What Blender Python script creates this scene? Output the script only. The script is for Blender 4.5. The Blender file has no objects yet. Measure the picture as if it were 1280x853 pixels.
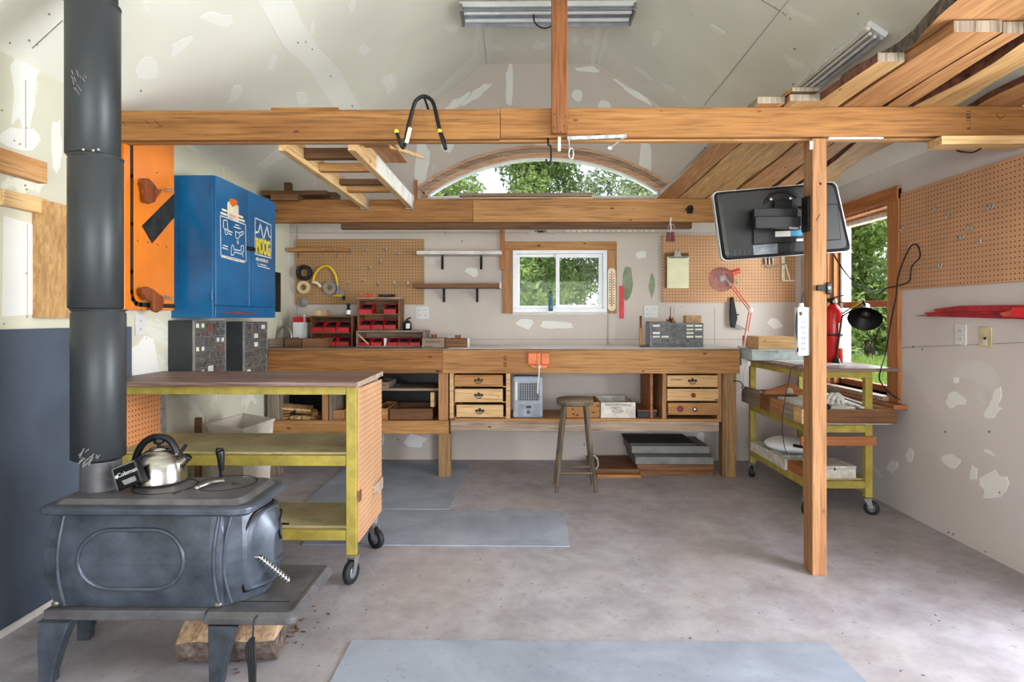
import bpy, bmesh, math, random
from mathutils import Vector, Matrix, Euler
PI = math.pi
C = bpy.context.scene.collection
random.seed(7)
# ------------------------------------------------------------------ survey of the room (metres)
F = 760.0; TH = math.radians(0.754); cT, sT = math.cos(TH), math.sin(TH); EYE = 1.2; HOR = 397.0
XL, XR, YB = -1.95, 2.35, 5.12          # left wall, right wall, far wall
YR = -2.3                               # rear wall behind the photographer
def ray(px, py):
    u = (px-640)/F; v = -(py-HOR)/F
    return (u*cT-sT, u*sT+cT, v)
def PY(px, py, Y):
    d = ray(px, py); t = Y/d[1]; return Vector((d[0]*t, Y, EYE+d[2]*t))
def PX(px, py, X):
    d = ray(px, py); t = X/d[0]; return Vector((X, d[1]*t, EYE+d[2]*t))
def PZ(px, py, Z=0.0):
    d = ray(px, py); t = (Z-EYE)/d[2]; return Vector((d[0]*t, d[1]*t, Z))
# ------------------------------------------------------------------ materials
def lin(c):
    return tuple(((v/255)/12.92 if v/255 <= .04045 else ((v/255+.055)/1.055)**2.4) for v in c)+(1,)
MATS = {}
class NT:
    def __init__(s, name):
        s.m = bpy.data.materials.new(name); s.m.use_nodes = True; s.t = s.m.node_tree
        s.b = s.t.nodes['Principled BSDF']; MATS[name] = s.m
    def n(s, typ, **kw):
        o = s.t.nodes.new(typ)
        for k, v in kw.items(): setattr(o, k, v)
        return o
    def l(s, a, b): s.t.links.new(a, b)
    def coords(s, scale=(1,1,1), rnd=True):
        tc = s.n('ShaderNodeTexCoord'); mp = s.n('ShaderNodeMapping'); mp.inputs['Scale'].default_value = scale
        if rnd:
            oi = s.n('ShaderNodeObjectInfo'); mm = s.n('ShaderNodeMath', operation='MULTIPLY'); mm.inputs[1].default_value = 37.0
            s.l(oi.outputs['Random'], mm.inputs[0]); va = s.n('ShaderNodeVectorMath', operation='ADD')
            s.l(tc.outputs['Object'], va.inputs[0]); s.l(mm.outputs[0], va.inputs[1]); s.l(va.outputs[0], mp.inputs[0])
        else: s.l(tc.outputs['Object'], mp.inputs[0])
        return mp.outputs[0]
    def noise(s, vec, scale, detail=5, rough=.55, dist=0):
        o = s.n('ShaderNodeTexNoise'); s.l(vec, o.inputs['Vector'])
        o.inputs['Scale'].default_value = scale; o.inputs['Detail'].default_value = detail
        o.inputs['Roughness'].default_value = rough; o.inputs['Distortion'].default_value = dist
        return o.outputs['Fac']
    def ramp(s, fac, stops):
        r = s.n('ShaderNodeValToRGB'); s.l(fac, r.inputs[0]); e = r.color_ramp.elements
        while len(e) < len(stops): e.new(.5)
        for i, (p, c) in enumerate(stops): e[i].position = p; e[i].color = c if len(c) == 4 else lin(c)
        return r.outputs[0]
    def mix(s, fac, a, b, mode='MIX'):
        o = s.n('ShaderNodeMix', data_type='RGBA', blend_type=mode)
        for sock, v in ((o.inputs[0], fac), (o.inputs[6], a), (o.inputs[7], b)):
            if hasattr(v, 'links'): s.l(v, sock)
            elif isinstance(v, (int, float)): sock.default_value = v
            else: sock.default_value = v if len(v) == 4 else lin(v)
        return o.outputs[2]
    def bump(s, h, strength=.2, dist=.01):
        o = s.n('ShaderNodeBump'); o.inputs['Strength'].default_value = strength; o.inputs['Distance'].default_value = dist
        s.l(h, o.inputs['Height']); s.l(o.outputs[0], s.b.inputs['Normal'])
    def set(s, col=None, rough=.6, metal=0, spec=.4):
        if col is not None:
            if hasattr(col, 'links'): s.l(col, s.b.inputs['Base Color'])
            else: s.b.inputs['Base Color'].default_value = lin(col)
        s.b.inputs['Roughness'].default_value = rough; s.b.inputs['Metallic'].default_value = metal
        s.b.inputs['Specular IOR Level'].default_value = spec
        return s.m
def paint(name, col, rough=.55, metal=0, var=.12, scale=9, spec=.4):
    t = NT(name); v = t.coords(); n = t.noise(v, scale, 6, .65)
    d = tuple(max(0, x*(1-var*1.6)) for x in col); u = tuple(min(255, x*(1+var*.6)) for x in col)
    t.set(t.ramp(n, [(.3, d), (.7, u)]), rough, metal, spec); return t.m
def wood(name, c1, c2, axis='x', rough=.62, knots=True, fine=1.0, dark=(92,52,26), cont=1.0):
    t = NT(name); a, b = .55, 13*fine
    sc = {'x': (a, b, b), 'y': (b, a, b), 'z': (b, b, a)}[axis]
    v = t.coords(sc); n1 = t.noise(v, 1.6, 8, .62, .8); n2 = t.noise(v, 7, 3, .6, .2)
    col = t.ramp(n1, [(.28, c2), (.5, tuple((p+q)/2 for p, q in zip(c1, c2))), (.72, c1)])
    col = t.mix(t.ramp(n2, [(.45, (0,0,0,1)), (.75, (1,1,1,1))]), col, tuple(x*.78 for x in c2))
    if knots:
        k = {'x': (3.2, 7, 7), 'y': (7, 3.2, 7), 'z': (7, 7, 3.2)}[axis]
        vo = t.n('ShaderNodeTexVoronoi'); t.l(t.coords(k), vo.inputs['Vector']); vo.inputs['Scale'].default_value = 1.5
        kf = t.ramp(vo.outputs['Distance'], [(.05, (1,1,1,1)), (.10, (0,0,0,1))])
        col = t.mix(kf, col, dark)
    big = t.noise(t.coords((1,1,1)), 1.3, 2)
    col = t.mix(.35*cont, col, t.ramp(big, [(.3, (105,100,95)), (.7, (200,198,190))]), 'SOFT_LIGHT')
    t.bump(n1, .15, .004); t.set(col, rough, 0, .3); return t.m
def plaster(name, base, patch, amount=.60):
    t = NT(name); v = t.coords(rnd=False)
    big = t.noise(v, .9, 3); n = t.noise(v, 1.7, 6, .62, 1.2); f = t.noise(v, 60, 3)
    col = t.ramp(big, [(.3, tuple(x*.94 for x in base)), (.7, tuple(min(255, x*1.04) for x in base))])
    col = t.mix(t.ramp(n, [(amount, (0,0,0,1)), (amount+.03, (.75,.75,.75,1))]), col, patch)
    sp = t.n('ShaderNodeTexVoronoi'); t.l(v, sp.inputs['Vector']); sp.inputs['Scale'].default_value = 3.1
    col = t.mix(t.ramp(sp.outputs['Distance'], [(.022, (.8,.8,.8,1)), (.03, (0,0,0,1))]), col, (95,90,84))
    t.bump(f, .08, .003); t.set(col, .85, 0, .2); return t.m
plaster('drywall', (202,194,192), (216,212,210), .64)
plaster('drywall_ceiling', (228,227,217), (240,240,235), .64)
plaster('drywall_gable', (198,188,180), (216,211,205), .66)
plaster('drywall_left', (206,203,184), (222,225,212), .58)
plaster('joint_compound', (236,236,231), (241,241,238), .7)
plaster('wall_compound', (224,223,219), (231,230,227), .7)
paint('seam_line', (146,141,134), .9)
# floor
t = NT('concrete'); v = t.coords(rnd=False)
n = t.noise(v, .8, 8, .62, .6); n2 = t.noise(v, 5, 8, .7); n3 = t.noise(v, 55, 4, .7)
col = t.ramp(n, [(.25, (126,118,119)), (.46, (147,140,145)), (.6, (155,151,158)), (.78, (168,163,170))])
col = t.mix(.38, col, t.ramp(n2, [(.3, (104,97,98)), (.7, (206,202,210))]))
n4 = t.noise(v, 19, 7, .75); col = t.mix(t.ramp(n4, [(.58, (0,0,0,1)), (.68, (.55,.55,.55,1))]), col, (112,104,106)); n5 = t.noise(v, 1.9, 3); col = t.mix(t.ramp(n5, [(.45, (0,0,0,1)), (.7, (.35,.35,.35,1))]), col, (168,158,148))
col = t.mix(t.ramp(n3, [(.66, (0,0,0,1)), (.74, (.5,.5,.5,1))]), col, (98,88,84))
vo = t.n('ShaderNodeTexVoronoi'); t.l(v, vo.inputs['Vector']); vo.inputs['Scale'].default_value = 6.5
col = t.mix(t.ramp(vo.outputs['Distance'], [(.02, (.8,.8,.8,1)), (.045, (0,0,0,1))]), col, (85,72,66))
t.bump(n2, .12, .01); t.set(col, .5, 0, .35)
t = NT('mat_rubber'); v = t.coords(rnd=False); n = t.noise(v, 2.2, 7, .62, .5); n3 = t.noise(v, 40, 3)
col = t.ramp(n, [(.3, (122,129,142)), (.7, (160,167,182))]); col = t.mix(t.ramp(n3, [(.64, (0,0,0,1)), (.72, (.4,.4,.4,1))]), col, (95,98,106))
t.set(col, .55)
# woods
wood('beam_wood_x', (176,126,74), (138,92,48), 'x')
wood('beam_wood_z', (160,102,60), (116,70,38), 'z')
wood('post_wood_z', (180,134,92), (148,102,64), 'z')
wood('pine_x', (196,148,96), (164,116,68), 'x')
wood('pine_y', (218,172,122), (190,138,90), 'y')
wood('pine_z', (196,148,104), (164,116,76), 'z')
wood('pale_pine_x', (226,190,142), (204,162,112), 'x')
wood('pale_pine_y', (232,200,150), (212,172,120), 'y')
wood('slab_y', (192,146,102), (158,108,68), 'y', dark=(96,56,36))
wood('slab_pale_y', (200,166,118), (170,128,84), 'y', dark=(120,70,52))
wood('dark_wood_x', (120,84,54), (84,56,36), 'x')
wood('dark_wood_y', (120,84,54), (78,52,34), 'y')
wood('grey_wood_x', (166,148,132), (128,108,92), 'x')
wood('grey_wood_y', (170,158,142), (120,104,88), 'y')
wood('grey_wood_z', (170,158,142), (118,104,90), 'z')
wood('brown_ply_x', (146,104,70), (108,72,46), 'x', knots=False)
wood('worn_top_x', (176,156,150), (112,80,66), 'x', knots=False, rough=.5)
wood('whitewash_x', (200,184,170), (152,126,106), 'x')
wood('old_wood_z', (136,122,106), (82,70,58), 'z', knots=False)
wood('old_wood_x', (150,134,116), (92,76,62), 'x', knots=False)
wood('scorched_z', (176,138,92), (122,92,64), 'z')
wood('red_cedar_x', (190,124,80), (156,92,54), 'x')
wood('window_wood_y', (196,134,88), (164,100,58), 'y', knots=False)
wood('window_wood_z', (200,140,92), (168,106,62), 'z', knots=False)
wood('window_wood_x', (226,190,162), (196,150,120), 'x', knots=False)
wood('burl', (170,92,48), (110,54,28), 'z', knots=False)
wood('log_wood', (214,190,160), (160,126,96), 'y', knots=False)
def pegboard(name, c1, plane):
    t = NT(name); tc = t.n('ShaderNodeTexCoord')
    sc = t.n('ShaderNodeVectorMath', operation='SCALE'); sc.inputs['Scale'].default_value = 1/.0254; t.l(tc.outputs['Object'], sc.inputs[0])
    fr = t.n('ShaderNodeVectorMath', operation='FRACTION'); t.l(sc.outputs[0], fr.inputs[0])
    sb = t.n('ShaderNodeVectorMath', operation='SUBTRACT'); t.l(fr.outputs[0], sb.inputs[0]); sb.inputs[1].default_value = (.5,.5,.5)
    mu = t.n('ShaderNodeVectorMath', operation='MULTIPLY'); t.l(sb.outputs[0], mu.inputs[0]); mu.inputs[1].default_value = (1,0,1) if plane == 'xz' else (0,1,1)
    le = t.n('ShaderNodeVectorMath', operation='LENGTH'); t.l(mu.outputs[0], le.inputs[0])
    n = t.noise(t.coords(), 3, 6)
    col = t.ramp(n, [(.3, tuple(x*.9 for x in c1)), (.7, c1)])
    col = t.mix(t.ramp(le.outputs['Value'], [(.14, (1,1,1,1)), (.18, (0,0,0,1))]), col, (62,36,22))
    t.set(col, .6, 0, .3)
pegboard('pegboard_brown', (176,136,92), 'xz')
pegboard('pegboard_tan', (206,158,118), 'xz')
pegboard('pegboard_side', (206,158,120), 'yz')
pegboard('pegboard_orange', (222,150,98), 'yz')
t = NT('osb'); v = t.coords((1,1,.35)); vo = t.n('ShaderNodeTexVoronoi'); t.l(v, vo.inputs['Vector']); vo.inputs['Scale'].default_value = 95
n = t.noise(v, 18, 5); col = t.mix(.5, t.ramp(n, [(.3, (134,92,50)), (.7, (200,160,106))]), t.ramp(vo.outputs['Color'], [(.2, (160,116,70)), (.8, (204,164,112))]))
t.set(col, .6)
paint('stove_iron', (84,92,104), .36, .4, .22, 7, .5)
paint('stove_iron_dark', (98,97,100), .42, .2, .2, 8)
t = NT('pipe_black'); v = t.coords((1,1,.3)); n = t.noise(v, 5, 6); n2 = t.noise(v, 30, 5, .7)
col = t.ramp(n, [(.3, (46,49,52)), (.7, (62,66,70))]); col = t.mix(t.ramp(n2, [(.72, (0,0,0,1)), (.78, (.6,.6,.6,1))]), col, (150,155,160)); t.set(col, .42, .25)
t = NT('hearth_panel'); v = t.coords(rnd=False); n = t.noise(v, 1.6, 6); col = t.ramp(n, [(.3, (62,70,84)), (.7, (84,94,110))]); t.set(col, .5)
paint('yellow_paint', (174,156,70), .5, 0, .12, 12)
paint('yellow_shelf', (190,176,132), .6, 0, .12, 6)
paint('blue_enamel', (6,94,146), .28, 0, .12, 3, .5)
paint('rust_red', (122,58,66), .7)
paint('orange_board', (232,128,34), .28, 0, .06, 3)
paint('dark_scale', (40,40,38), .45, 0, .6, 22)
paint('black_plastic', (19,20,22), .35); paint('black_rubber', (28,30,33), .6)
paint('black_metal', (20,20,23), .4, .4)
paint('tv_back', (27,27,28), .3, 0, .3, 2); paint('tv_edge', (178,178,178), .3, .3)
paint('white_plastic', (216,216,216), .4, 0, .04); paint('white_paint', (226,222,216), .6, 0, .08)
paint('white_vinyl', (238,240,246), .35, 0, .03)
paint('dirty_white_box', (216,210,200), .7, 0, .14, 14)
paint('beige_plastic', (214,200,160), .5); paint('bin_plastic', (222,214,200), .55, 0, .06)
paint('red_plastic', (186,26,38), .38, 0, .12); paint('red_paint', (176,36,48), .5, 0, .2); paint('bright_red', (222,34,44), .4)
paint('lamp_red', (224,92,64), .35); paint('lamp_inside', (236,178,170), .5)
paint('extinguisher_red', (192,30,32), .25)
paint('grey_enamel', (168,176,190), .45); paint('grey_plastic', (120,126,134), .35, 0, .2, 25)
paint('clear_drawer', (92,94,94), .2, 0, .35, 30, .6); paint('pale_label', (226,224,214), .7)
paint('dark_cabinet', (46,50,52), .5); paint('silver', (190,190,188), .3, .9, .1); paint('steel_dull', (150,146,140), .4, .8)
t = NT('brushed_steel'); v = t.coords((1,1,40), rnd=False); n = t.noise(v, 3, 4); t.set(t.ramp(n, [(.3, (150,146,140)), (.7, (196,192,186))]), .24, 1)
paint('brass_dark', (50,42,32), .4, .4); paint('copper', (150,92,70), .4, .4)
paint('yellow_hose', (222,186,44), .5); paint('yellow_cap', (226,206,70), .5); paint('grey_tape', (140,138,134), .5)
paint('masking_tape', (206,186,146), .7); paint('orange_plastic', (222,110,40), .35); paint('orange_string', (240,96,60), .7)
paint('paper_cream', (232,232,196), .8, 0, .03); paint('cardboard', (196,160,118), .8); paint('sage_paint', (128,146,120), .9, 0, .08)
paint('green_patch', (140,154,128), .9); paint('galvanised', (206,208,210), .35, .7, .2, 40)
paint('board_grey', (128,128,126), .7); paint('board_charcoal', (62,62,60), .7); paint('pale_blue_box', (186,200,202), .6)
paint('bark', (96,84,76), .9, 0, .5, 25); paint('bark_red', (112,72,56), .9, 0, .4, 20)
paint('bottle_teal', (70,110,130), .15); paint('sky_sticker', (70,160,200), .4); paint('cream_sticker', (236,226,196), .6)
paint('moog_yellow', (240,214,40), .5); paint('cloth_white', (224,222,214), .9, 0, .12, 20)
paint('window_screen', (190,196,200), .6); paint('ink', (40,34,30), .8); paint('ink_red', (120,40,30), .8)
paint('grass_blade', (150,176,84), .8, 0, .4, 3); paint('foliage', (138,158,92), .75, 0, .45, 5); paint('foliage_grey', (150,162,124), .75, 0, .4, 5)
paint('outdoor_bark', (70,62,54), .9); paint('lime', (196,206,60), .5)
for nm in ('foliage', 'foliage_grey', 'grass_blade'):
    mm = MATS[nm]; nt = mm.node_tree; b = nt.nodes['Principled BSDF']; tr = nt.nodes.new('ShaderNodeBsdfTranslucent'); ms = nt.nodes.new('ShaderNodeMixShader'); ms.inputs[0].default_value = .4
    nt.links.new(b.inputs['Base Color'].links[0].from_socket, tr.inputs[0]); nt.links.new(b.outputs[0], ms.inputs[1]); nt.links.new(tr.outputs[0], ms.inputs[2]); nt.links.new(ms.outputs[0], nt.nodes['Material Output'].inputs[0])
t = NT('glass'); out = t.t.nodes['Material Output']; tr = t.n('ShaderNodeBsdfTransparent'); gl = t.n('ShaderNodeBsdfGlossy'); gl.inputs['Roughness'].default_value = .02
ms = t.n('ShaderNodeMixShader'); ms.inputs[0].default_value = .006; tr.inputs[0].default_value = (.96,.98,.97,1)
t.l(tr.outputs[0], ms.inputs[1]); t.l(gl.outputs[0], ms.inputs[2]); t.l(ms.outputs[0], out.inputs[0])
t = NT('meadow'); v = t.coords(rnd=False); n = t.noise(v, 1.2, 8, .7); t.set(t.ramp(n, [(.3, (112,136,66)), (.7, (186,196,124))]), .9)
# ------------------------------------------------------------------ mesh builder
class MB:
    def __init__(s): s.v = []; s.f = []; s.m = []; s.s = []
    def add(s, vs, fs, mi=0, sm=False):
        b = len(s.v); s.v += [Vector(p) for p in vs]
        for f in fs: s.f.append([b+i for i in f]); s.m.append(mi); s.s.append(sm)
        return s
    def box(s, x0, x1, y0, y1, z0, z1, mi=0):
        if x0 > x1: x0, x1 = x1, x0
        if y0 > y1: y0, y1 = y1, y0
        if z0 > z1: z0, z1 = z1, z0
        vs = [(x0,y0,z0),(x1,y0,z0),(x1,y1,z0),(x0,y1,z0),(x0,y0,z1),(x1,y0,z1),(x1,y1,z1),(x0,y1,z1)]
        return s.add(vs, [(0,3,2,1),(4,5,6,7),(0,1,5,4),(1,2,6,5),(2,3,7,6),(3,0,4,7)], mi)
    def obox(s, c, size, rot=(0,0,0), mi=0):
        M = Euler(rot).to_matrix(); h = Vector(size)/2; b = MB().box(-h.x,h.x,-h.y,h.y,-h.z,h.z)
        return s.add([M@v+Vector(c) for v in b.v], b.f, mi)
    def pb(s, x0, y0, x1, y1, Y, depth, mi=0):
        """box whose near face stands at depth Y between two sighted corners"""
        a = PY(x0, y1, Y); b = PY(x1, y0, Y); return s.box(a.x, b.x, Y, Y+depth, a.z, b.z, mi)
    def bar(s, p0, p1, w, h, up=(0,0,1), mi=0):
        p0, p1 = Vector(p0), Vector(p1); d = (p1-p0).normalized(); u = Vector(up)
        if abs(d.dot(u)) > .98: u = Vector((0,1,0))
        r = d.cross(u).normalized(); u = r.cross(d).normalized(); r *= w/2; u *= h/2
        vs = [p0-r-u, p0+r-u, p0+r+u, p0-r+u, p1-r-u, p1+r-u, p1+r+u, p1-r+u]
        return s.add(vs, [(0,1,2,3),(7,6,5,4),(0,4,5,1),(1,5,6,2),(2,6,7,3),(3,7,4,0)], mi)
    def tube(s, pts, r, n=10, closed=False, mi=0, cap=True):
        pts = [Vector(p) for p in pts]; N = len(pts); rs = r if isinstance(r, (list, tuple)) else [r]*N
        b = len(s.v); prev = None; rings = []
        for i, p in enumerate(pts):
            if closed: d = pts[(i+1) % N]-pts[i-1]
            else: d = pts[min(i+1, N-1)]-pts[max(i-1, 0)]
            d.normalize()
            if prev is None:
                u = Vector((0,0,1)) if abs(d.z) < .9 else Vector((1,0,0)); a = d.cross(u).normalized()
            else:
                a = prev-d*prev.dot(d); a.normalize()
            prev = a; c = d.cross(a)
            rings.append([p+(a*math.cos(2*PI*k/n)+c*math.sin(2*PI*k/n))*rs[i] for k in range(n)])
        vs = [q for R in rings for q in R]; fs = []
        for i in range(N if closed else N-1):
            j = (i+1) % N
            for k in range(n): fs.append((i*n+k, i*n+(k+1) % n, j*n+(k+1) % n, j*n+k))
        s.add(vs, fs, mi, True)
        if cap and not closed:
            s.add(rings[0], [tuple(reversed(range(n)))], mi); s.add(rings[-1], [tuple(range(n))], mi)
        return s
    def cyl(s, p0, p1, r0, r1=None, n=20, mi=0): return s.tube([p0, p1], [r0, r0 if r1 is None else r1], n, mi=mi)
    def lathe(s, prof, o=(0,0,0), axis=(0,0,1), n=28, mi=0, sm=True):
        """prof: (radius, height) list turned round axis"""
        q = Vector((0,0,1)).rotation_difference(Vector(axis).normalized()).to_matrix(); o = Vector(o); vs = []; fs = []
        for r, h in prof:
            for k in range(n): vs.append(q@Vector((max(r,1e-5)*math.cos(2*PI*k/n), max(r,1e-5)*math.sin(2*PI*k/n), h))+o)
        for i in range(len(prof)-1):
            for k in range(n): fs.append((i*n+k, i*n+(k+1) % n, (i+1)*n+(k+1) % n, (i+1)*n+k))
        return s.add(vs, fs, mi, sm)
    def prism(s, poly, d, mi=0):
        """poly: 3-D points in a plane, d: extrusion vector"""
        d = Vector(d); n = len(poly); P = [Vector(p) for p in poly]
        fs = [tuple(range(n)), tuple(reversed(range(n, 2*n)))]+[((i+1) % n, i, n+i, n+(i+1) % n) for i in range(n)]
        return s.add(P+[p+d for p in P], fs, mi)
    def ball(s, c, r, sc=(1,1,1), n=16, m=10, mi=0):
        vs = []; fs = []
        for i in range(m+1):
            a = PI*i/m
            for k in range(n): vs.append(Vector((c[0]+r*sc[0]*math.sin(a)*math.cos(2*PI*k/n), c[1]+r*sc[1]*math.sin(a)*math.sin(2*PI*k/n), c[2]+r*sc[2]*math.cos(a))))
        for i in range(m):
            for k in range(n): fs.append((i*n+k, (i+1)*n+k, (i+1)*n+(k+1) % n, i*n+(k+1) % n))
        return s.add(vs, fs, mi, True)
    def ribbon(s, pts, w, nrm, th=.0012, mi=0, closed=False):
        pts = [Vector(p) for p in pts]; nrm = Vector(nrm); seg = list(zip(pts, pts[1:]+([pts[0]] if closed else [])))
        if not closed: seg = seg[:len(pts)-1]
        for a, b in seg:
            d = (b-a)
            if d.length < 1e-6: continue
            d.normalize(); r = d.cross(nrm).normalized()*w/2; e = d*w*.4
            s.prism([a-r-e, b-r+e, b+r+e, a+r-e], nrm*th, mi)
        return s
    def build(s, name, mat, parent=None, bevel=0, fix=True):
        off = Vector((0,0,0)); q = parent
        if parent is None:
            xs = [v.x for v in s.v]; ys = [v.y for v in s.v]; zs = [v.z for v in s.v]
            off = Vector(((min(xs)+max(xs))/2, (min(ys)+max(ys))/2, min(zs)))
        while q is not None: off = off+q.location; q = q.parent
        me = bpy.data.meshes.new(name); me.from_pydata([v-off for v in s.v], [], s.f)
        for m in (mat if isinstance(mat, (list, tuple)) else [mat]): me.materials.append(MATS[m])
        me.polygons.foreach_set('material_index', s.m); me.polygons.foreach_set('use_smooth', s.s)
        if fix:
            bm = bmesh.new(); bm.from_mesh(me); bmesh.ops.recalc_face_normals(bm, faces=bm.faces); bm.to_mesh(me); bm.free()
        me.update(); o = bpy.data.objects.new(name, me); C.objects.link(o)
        if parent is None: o.location = off
        else: o.parent = parent
        if bevel:
            b = o.modifiers.new('bevel', 'BEVEL'); b.width = bevel; b.segments = 2; b.limit_method = 'ANGLE'; b.angle_limit = math.radians(50)
        return o
def tag(o, label, cat, group=None, kind=None):
    if label: o['label'] = label
    if cat: o['category'] = cat
    if group: o['group'] = group
    if kind: o['kind'] = kind
    return o
def thing(name, label, cat, loc, group=None):
    o = bpy.data.objects.new(name, None); C.objects.link(o); o.location = loc; o.empty_display_size = .05
    return tag(o, label, cat, group)
def one(mb, name, mat, label, cat, group=None, bevel=0, kind=None): return tag(mb.build(name, mat, None, bevel), label, cat, group, kind)
def struct(mb, name, mat, parent=None, bevel=0):
    o = mb.build(name, mat, parent, bevel)
    if parent is None: o['kind'] = 'structure'
    return o
def sroot(name, loc):
    o = bpy.data.objects.new(name, None); C.objects.link(o); o.location = loc; o['kind'] = 'structure'; return o
def text(s, size, pos, rot, mat, parent, name='lettering', align='CENTER', sx=1.0, th=.0006, bold=0):
    cu = bpy.data.curves.new('t', 'FONT'); cu.body = s; cu.size = size; cu.extrude = th; cu.align_x = align; cu.align_y = 'CENTER'; cu.offset = bold
    o = bpy.data.objects.new('t', cu); C.objects.link(o); dg = bpy.context.evaluated_depsgraph_get(); dg.update()
    me = bpy.data.meshes.new_from_object(o.evaluated_get(dg)); bpy.data.objects.remove(o); bpy.data.curves.remove(cu)
    M = Matrix.Translation(pos) @ Euler(rot).to_matrix().to_4x4() @ Matrix.Diagonal((sx,1,1,1))
    off = Vector((0,0,0)); q = parent
    while q is not None: off = off+q.location; q = q.parent
    me.transform(Matrix.Translation(-off) @ M); me.materials.clear(); me.materials.append(MATS[mat])
    r = bpy.data.objects.new(name, me); C.objects.link(r); r.parent = parent; me.name = name; return r
FACE = (PI/2, 0, 0); FACEX = (PI/2, 0, PI/2)
def arc(c, r, a0, a1, n, plane='xz', ry=None):
    ry = r if ry is None else ry; out = []
    for i in range(n+1):
        a = a0+(a1-a0)*i/n; u, w = r*math.cos(a), ry*math.sin(a)
        out.append(Vector((c[0]+u, c[1], c[2]+w)) if plane == 'xz' else Vector((c[0], c[1]+u, c[2]+w)) if plane == 'yz' else Vector((c[0]+u, c[1]+w, c[2])))
    return out
def smooth(pts, k=6):
    P = [Vector(p) for p in pts]; out = []
    for i in range(len(P)-1):
        p0, p1, p2, p3 = P[max(i-1,0)], P[i], P[i+1], P[min(i+2, len(P)-1)]
        for j in range(k):
            t = j/k; out.append(.5*((2*p1)+(p2-p0)*t+(2*p0-5*p1+4*p2-p3)*t*t+(3*p1-p0-3*p2+p3)*t**3))
    return out+[P[-1]]
def blob(cx, cy, rx, ry, ang=0, n=14, j=.28, seed=0):
    R = random.Random(seed or int(cx*13+cy)); a0 = math.radians(ang); out = []
    for i in range(n):
        a = 2*PI*i/n; k = 1+R.uniform(-j, j); x, y = rx*k*math.cos(a), ry*k*math.sin(a)
        out.append((cx+x*math.cos(a0)-y*math.sin(a0), cy+x*math.sin(a0)+y*math.cos(a0)))
    return out
# ================================================================== THE ROOM
FZ = 3.337; FL, FR = -.283, .647            # flat part of the ceiling
ZL, ZR = 2.20, 2.16                         # plate heights
def ceil_z(x):
    if x < FL: return ZL+(x-XL)*(FZ-ZL)/(FL-XL)
    if x > FR: return ZR+(XR-x)*(FZ-ZR)/(XR-FR)
    return FZ
def wall_cols(y0, y1, holes, extra=()):
    """end wall built of vertical strips; holes: (x0, x1, low(x), high(x))"""
    xs = {XL-.15, XL, FL, FR, XR, XR+.15} | set(extra)
    for h in holes: xs |= {h[0], h[1]}
    xs = sorted(xs); mb = MB()
    for a, b in zip(xs, xs[1:]):
        mid = (a+b)/2; top = lambda x: ceil_z(min(max(x, XL), XR))+.02
        iv = [(lambda x: -.02, top)]
        for h in sorted(holes, key=lambda h: h[2](mid)):
            if h[0] <= mid <= h[1]:
                lo, hi = iv.pop(); iv += [(lo, h[2]), (h[3], hi)]
        for lo, hi in iv:
            if hi(mid)-lo(mid) < 1e-4: continue
            mb.prism([(a, y0, lo(a)), (b, y0, lo(b)), (b, y0, hi(b)), (a, y0, hi(a))], (0, y1-y0, 0))
    return mb
floor = MB().box(XL-.15, XR+.15, YR-.2, YB+.15, -.12, 0); struct(floor, 'floor', 'concrete')
# far wall with its two windows
WX0, WX1 = PY(641,0,YB).x, PY(759,0,YB).x; WZ0, WZ1 = PY(0,391,YB).z, PY(0,313,YB).z
ax0, ax1 = PY(527,0,YB).x, PY(836,0,YB).x; AZ0 = PY(0,249,YB).z; spring = .05; rise = .335
acx = (ax0+ax1)/2; ah = (ax1-ax0)/2; AR = (ah*ah+rise*rise)/(2*rise)
def arch_z(x, g=0): return AZ0+spring+rise-AR+math.sqrt(max((AR+g)**2-(x-acx)**2, 0))
samples = [ax0+(ax1-ax0)*i/24 for i in range(25)]
wb = wall_cols(YB, YB+.15, [(WX0, WX1, lambda x: WZ0, lambda x: WZ1), (ax0, ax1, lambda x: AZ0, arch_z)], samples)
def patches(mb, lst, proj, nrm, mi=1, th=.0016):
    for k, p in enumerate(lst):
        poly = blob(*p) if not isinstance(p, list) else p
        P = [proj(x, y) for x, y in poly]; mb.prism(P, Vector(nrm)*th*(1+.13*(k % 5)), mi)
onB = lambda x, y: PY(x, y, YB)
bp = [(527,205,9,34,3,16,.22), (637,106,5,27,2,14,.2), (722,120,7,8,0,8,.2), (756,132,9,7,5,9,.2), (806,200,8,30,4,14,.25), (736,87,14,4,5,10,.3),
      (596,116,6,9,40,9,.3), (570,130,20,5,-35,12,.4), (560,182,9,8,0,9,.3), (595,118,26,3.5,-38,12,.3), (795,118,28,3,33,12,.3), (680,182,10,6,0,9,.3), (592,342,9,6,25,9,.35),
      (801,319,8,5,0,9,.3), (655,404,14,7,0,10,.4), (700,406,22,6,3,12,.4), (850,416,6,4,-20,9,.4), (520,551,13,9,-10,10,.35), (475,548,5,10,0,9,.3), (876,548,5,9,10,9,.3),
      (655,318,0.1,0.1), (968,405,10,6,20,9,.35)]
patches(wb, bp, onB, (0,-1,0))
patches(wb, [blob(784,354,7,20,4,12,.15,5), blob(815,357,4,15,2,12,.2,9)], onB, (0,-1,0), 2)
for x0, x1, y in ((345, 1000, 291), (590, 1000, 424)): wb.prism([onB(x0,y), onB(x1,y), onB(x1,y+.5), onB(x0,y+.5)], (0,-.002,0), 3)
for x, y0, y1 in ((371, 282, 300), (371,382,430), (759.5,391,436), (759.5,425,440), (893,385,575), (556,289,295)): wb.prism([onB(x,y0), onB(x+.5,y0), onB(x+.5,y1), onB(x,y1)], (0,-.002,0), 3)
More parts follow.
